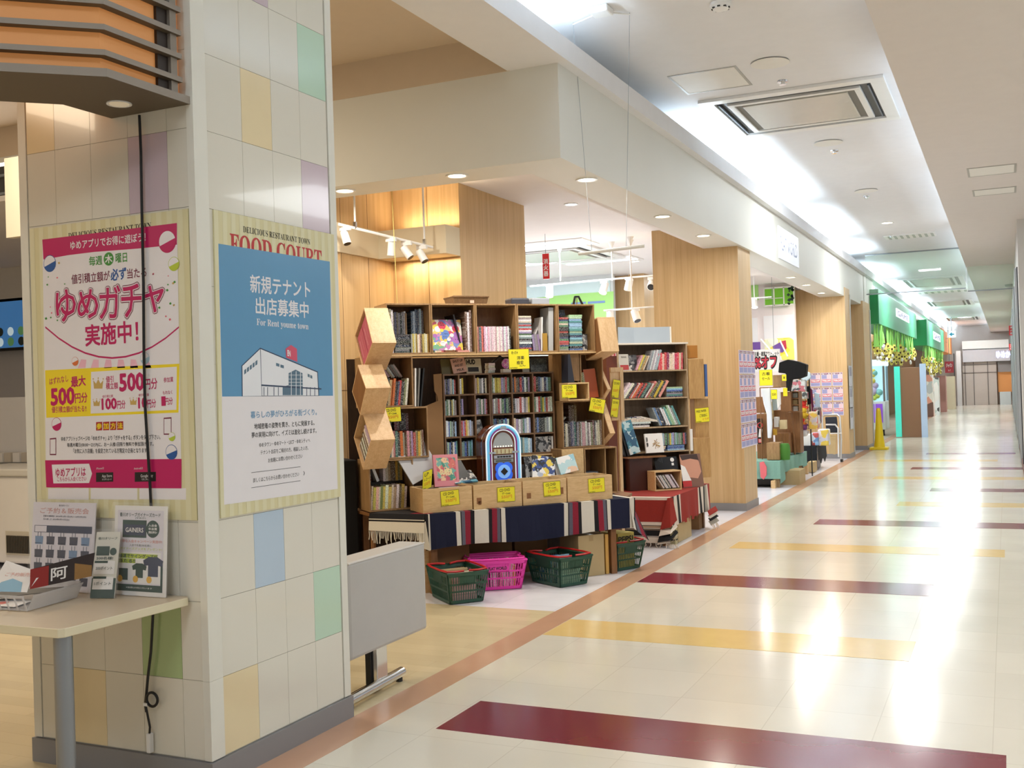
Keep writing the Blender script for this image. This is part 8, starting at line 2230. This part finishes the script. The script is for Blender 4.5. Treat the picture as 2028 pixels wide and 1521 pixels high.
# arcade cabinets with lit edges
t = thing('arcade_cabinet', 'brown arcade cabinet with a cyan lit edge and a pale edge', 'game machine', (-2.75, 29, 0))
a, c = onY(1782, 728, 29.0), onY(1826, 870, 29.0)
b = MB(); b.box(a[0], 29, 0, c[0], 29.8, a[2]); part(b, 'cabinet', mat('cabinet_brown', (140, 104, 78), .4), t, bevel=.01)
e_ = onY(1770, 726, 28.95)
b = MB(); b.box(e_[0], 28.95, .02, a[0], 29.05, e_[2]); part(b, 'cyan_edge', mat('cyan_led', (80, 220, 200), .3, emit=.22), t)
e_ = onY(1833, 720, 29)
b = MB(); b.box(c[0], 28.96, 0, e_[0], 29.1, a[2] + .08); part(b, 'pale_edge', mat('edge_blue', (170, 190, 216), .3, emit=.15), t)
# shop goods further along
for k, (px, Y, m_, l) in enumerate((((1828, 806, 1846, 742), 44, art_mat('stall_pale', [(236, 220, 210), (226, 160, 140), (200, 206, 206), (120, 90, 80), (240, 238, 232)], 3), 'pale display of goods under the further garland'), ((1846, 806, 1858, 748), 46, art_mat('stall_pale2', [(236, 240, 240), (206, 216, 210), (90, 90, 90), (240, 236, 230)], 3), 'white display of goods beside the red hanging sign'), ((1858, 802, 1872, 744), 50, mat('display_salmon', (206, 150, 140), .6), 'salmon coloured display stand before the corridor end'), ((1872, 800, 1890, 745), 54, mat('display_cream', (226, 210, 180), .6), 'cream display stand below the red hanging sign'))):
    a, c = onY(px[0], px[1], Y), onY(px[2], px[3], Y); zt_ = max(a[2], c[2])
    b = MB(); b.box(a[0], Y, 0, c[0], Y + .8, zt_); solo(b, 'display_stand', m_, l, 'display', loc=(float((a[0] + c[0]) / 2), Y, 0))
t = thing('red_sign', 'dark red hanging shop sign with white script at the corridor end', 'sign', tuple(onY(1880, 740, 48)))
a, c = onY(1871, 716, 48), onY(1889, 738, 48)
b = MB(); b.box(a[0], 48, c[2], c[0], 48.06, a[2]); part(b, 'plate', mat('sign_darkred', (150, 34, 44), .4, emit=.1), t)
b = MB(); put_text(b, 'ジャパン', (0, 47.99, 0), (1, 0, 0), (0, 0, 1), a[0] + .05, c[0] - .05, a[2] - .17, .16, 0, .03); put_text(b, 'クレープ', (0, 47.99, 0), (1, 0, 0), (0, 0, 1), a[0] + .12, c[0] - .12, c[2] + .1, .08, 0, .02); part(b, 'lettering', PAPER, t)
b = MB(); b.cyl(((a[0] + c[0]) / 2, 48.03, a[2]), ((a[0] + c[0]) / 2, 48.03, 3.8), .015, n=6); part(b, 'rod', STEEL, t)
t = thing('exit_sign', 'white hanging sign with a blue-green left arrow over the corridor', 'sign', tuple(onY(1884, 668, 50)))
a, c = onY(1876, 656, 50), onY(1893, 668, 50)
b = MB(); b.box(a[0], 50, c[2], c[0], 50.06, a[2]); part(b, 'plate', mat('sign_lit_white', (236, 246, 246), .3, emit=.8), t)
b = MB(); zc = (a[2] + c[2]) / 2; b.prism([(a[0] + .06, 49.99, zc), (a[0] + .19, 49.99, zc - .1), (a[0] + .19, 49.99, zc - .03), (c[0] - .06, 49.99, zc - .03), (c[0] - .06, 49.99, zc + .03), (a[0] + .19, 49.99, zc + .03), (a[0] + .19, 49.99, zc + .1)], (0, .008, 0)); part(b, 'arrow', mat('arrow_cyan', (60, 170, 200), .4), t)
b = MB(); b.cyl(((a[0] + c[0]) / 2, 50.03, a[2]), ((a[0] + c[0]) / 2, 50.03, 4.1), .015, n=6); part(b, 'rod', STEEL, t)
for (px, py, h, Y, l) in ((2001, 645, 19, 33, 'nearer red extinguisher sign jutting from the right wall'), (2001.5, 681, 12, 45, 'further red extinguisher sign jutting from the right wall')):
    a, c = onY(px - 3.2, py, Y), onY(px + 3.2, py + h, Y)
    t = thing('wall_sign', l, 'sign', (.15, Y, float(c[2])), 0, 'red signs on the right wall')
    b = MB(); b.box(a[0], Y, c[2], max(.2, c[0]), Y + .02, a[2]); part(b, 'plate', mat('sign_red', (206, 34, 40), .4), t)
    b = MB()
    for k, ch in enumerate('消火器'): put_text(b, ch, (0, Y - .002, 0), (1, 0, 0), (0, 0, 1), a[0] + .03, a[0] + .03 + (a[2] - c[2]) * .22, a[2] - (a[2] - c[2]) * (.2 + .3 * k), (a[2] - c[2]) * .2, 0, .03)
    part(b, 'lettering', PAPER, t)
# end of the corridor
def endq(px, Y, m_, name, label, cat, d=.1):
    return fb(px, Y, d, m_, name, label, cat, None, 0)
t = thing('shop_header', 'pale header over the closed shop at the corridor end with glowing letters', 'shop sign', tuple(onY(1950, 714, 61)))
a, c = onY(1906, 692, 61), onY(2001, 714, 61)
b = MB(); b.box(a[0], 61, c[2], c[0], 61.5, a[2]); part(b, 'header', mat('end_header', (206, 206, 210), .5), t)
a2, c2 = onY(1973, 696, 60.98), onY(2001, 708, 60.98)
b = MB(); put_text(b, 'ゆめか', (0, 60.98, 0), (1, 0, 0), (0, 0, 1), a2[0], c2[0], (a2[2] + c2[2]) / 2, a2[2] - c2[2], 0, .05); part(b, 'lettering', mat('letters_glow', (196, 200, 255), .3, emit=2), t)
t = thing('roller_shutter', 'closed grey panelled shutter across the shop at the corridor end', 'shutter', tuple(onY(1938, 808, 61.2)))
a, c = onY(1906, 715.5, 61.2), onY(1976, 806, 61.2)
b = MB(); b.box(a[0], 61.2, 0, c[0], 61.3, a[2]); part(b, 'panel', mat('shutter_grey', (196, 186, 176), .5), t)
b = MB()
for px in (1912, 1929, 1957): q = onY(px, 760, 61.18); b.box(q[0] - .02, 61.17, 0, q[0] + .02, 61.2, a[2])
for py in (722, 738): q = onY(1940, py, 61.18); b.box(a[0], 61.17, q[2] - .02, c[0], 61.2, q[2] + .02)
part(b, 'seam', mat('shutter_seam', (120, 112, 106), .5), t)
endq((1976, 714, 2004, 736), 61.3, mat('end_grey', (150, 146, 144), .5), 'bulkhead_board', 'grey board above the orange lit shop at the corridor end', 'panel')
endq((1976, 736, 2004, 776), 61.5, mat('end_orange', (206, 140, 80), .5, emit=.25), 'lit_display', 'orange lit display at the corridor end', 'display')
endq((1980, 776, 2003, 806), 60.8, mat('end_goods', (206, 216, 216), .5), 'goods_table', 'pale goods on a table before the orange lit display', 'table')
endq((1893, 695, 1906, 808), 60, mat('end_frame', (206, 204, 202), .5), 'door_jamb', 'pale jamb with dark edge left of the closed shutter', 'jamb', .4)
endq((1888, 700, 1893, 805), 59.8, mat('end_dark', (40, 40, 46), .5), 'dark_post', 'dark post left of the corridor end shop', 'post', .3)
endq((1905, 676, 1998, 690), 61, mat('end_ceiling_glow', (236, 240, 236), .5, emit=.08), 'cove_panel', 'pale glowing cove strip above the corridor end header', 'panel', .2)
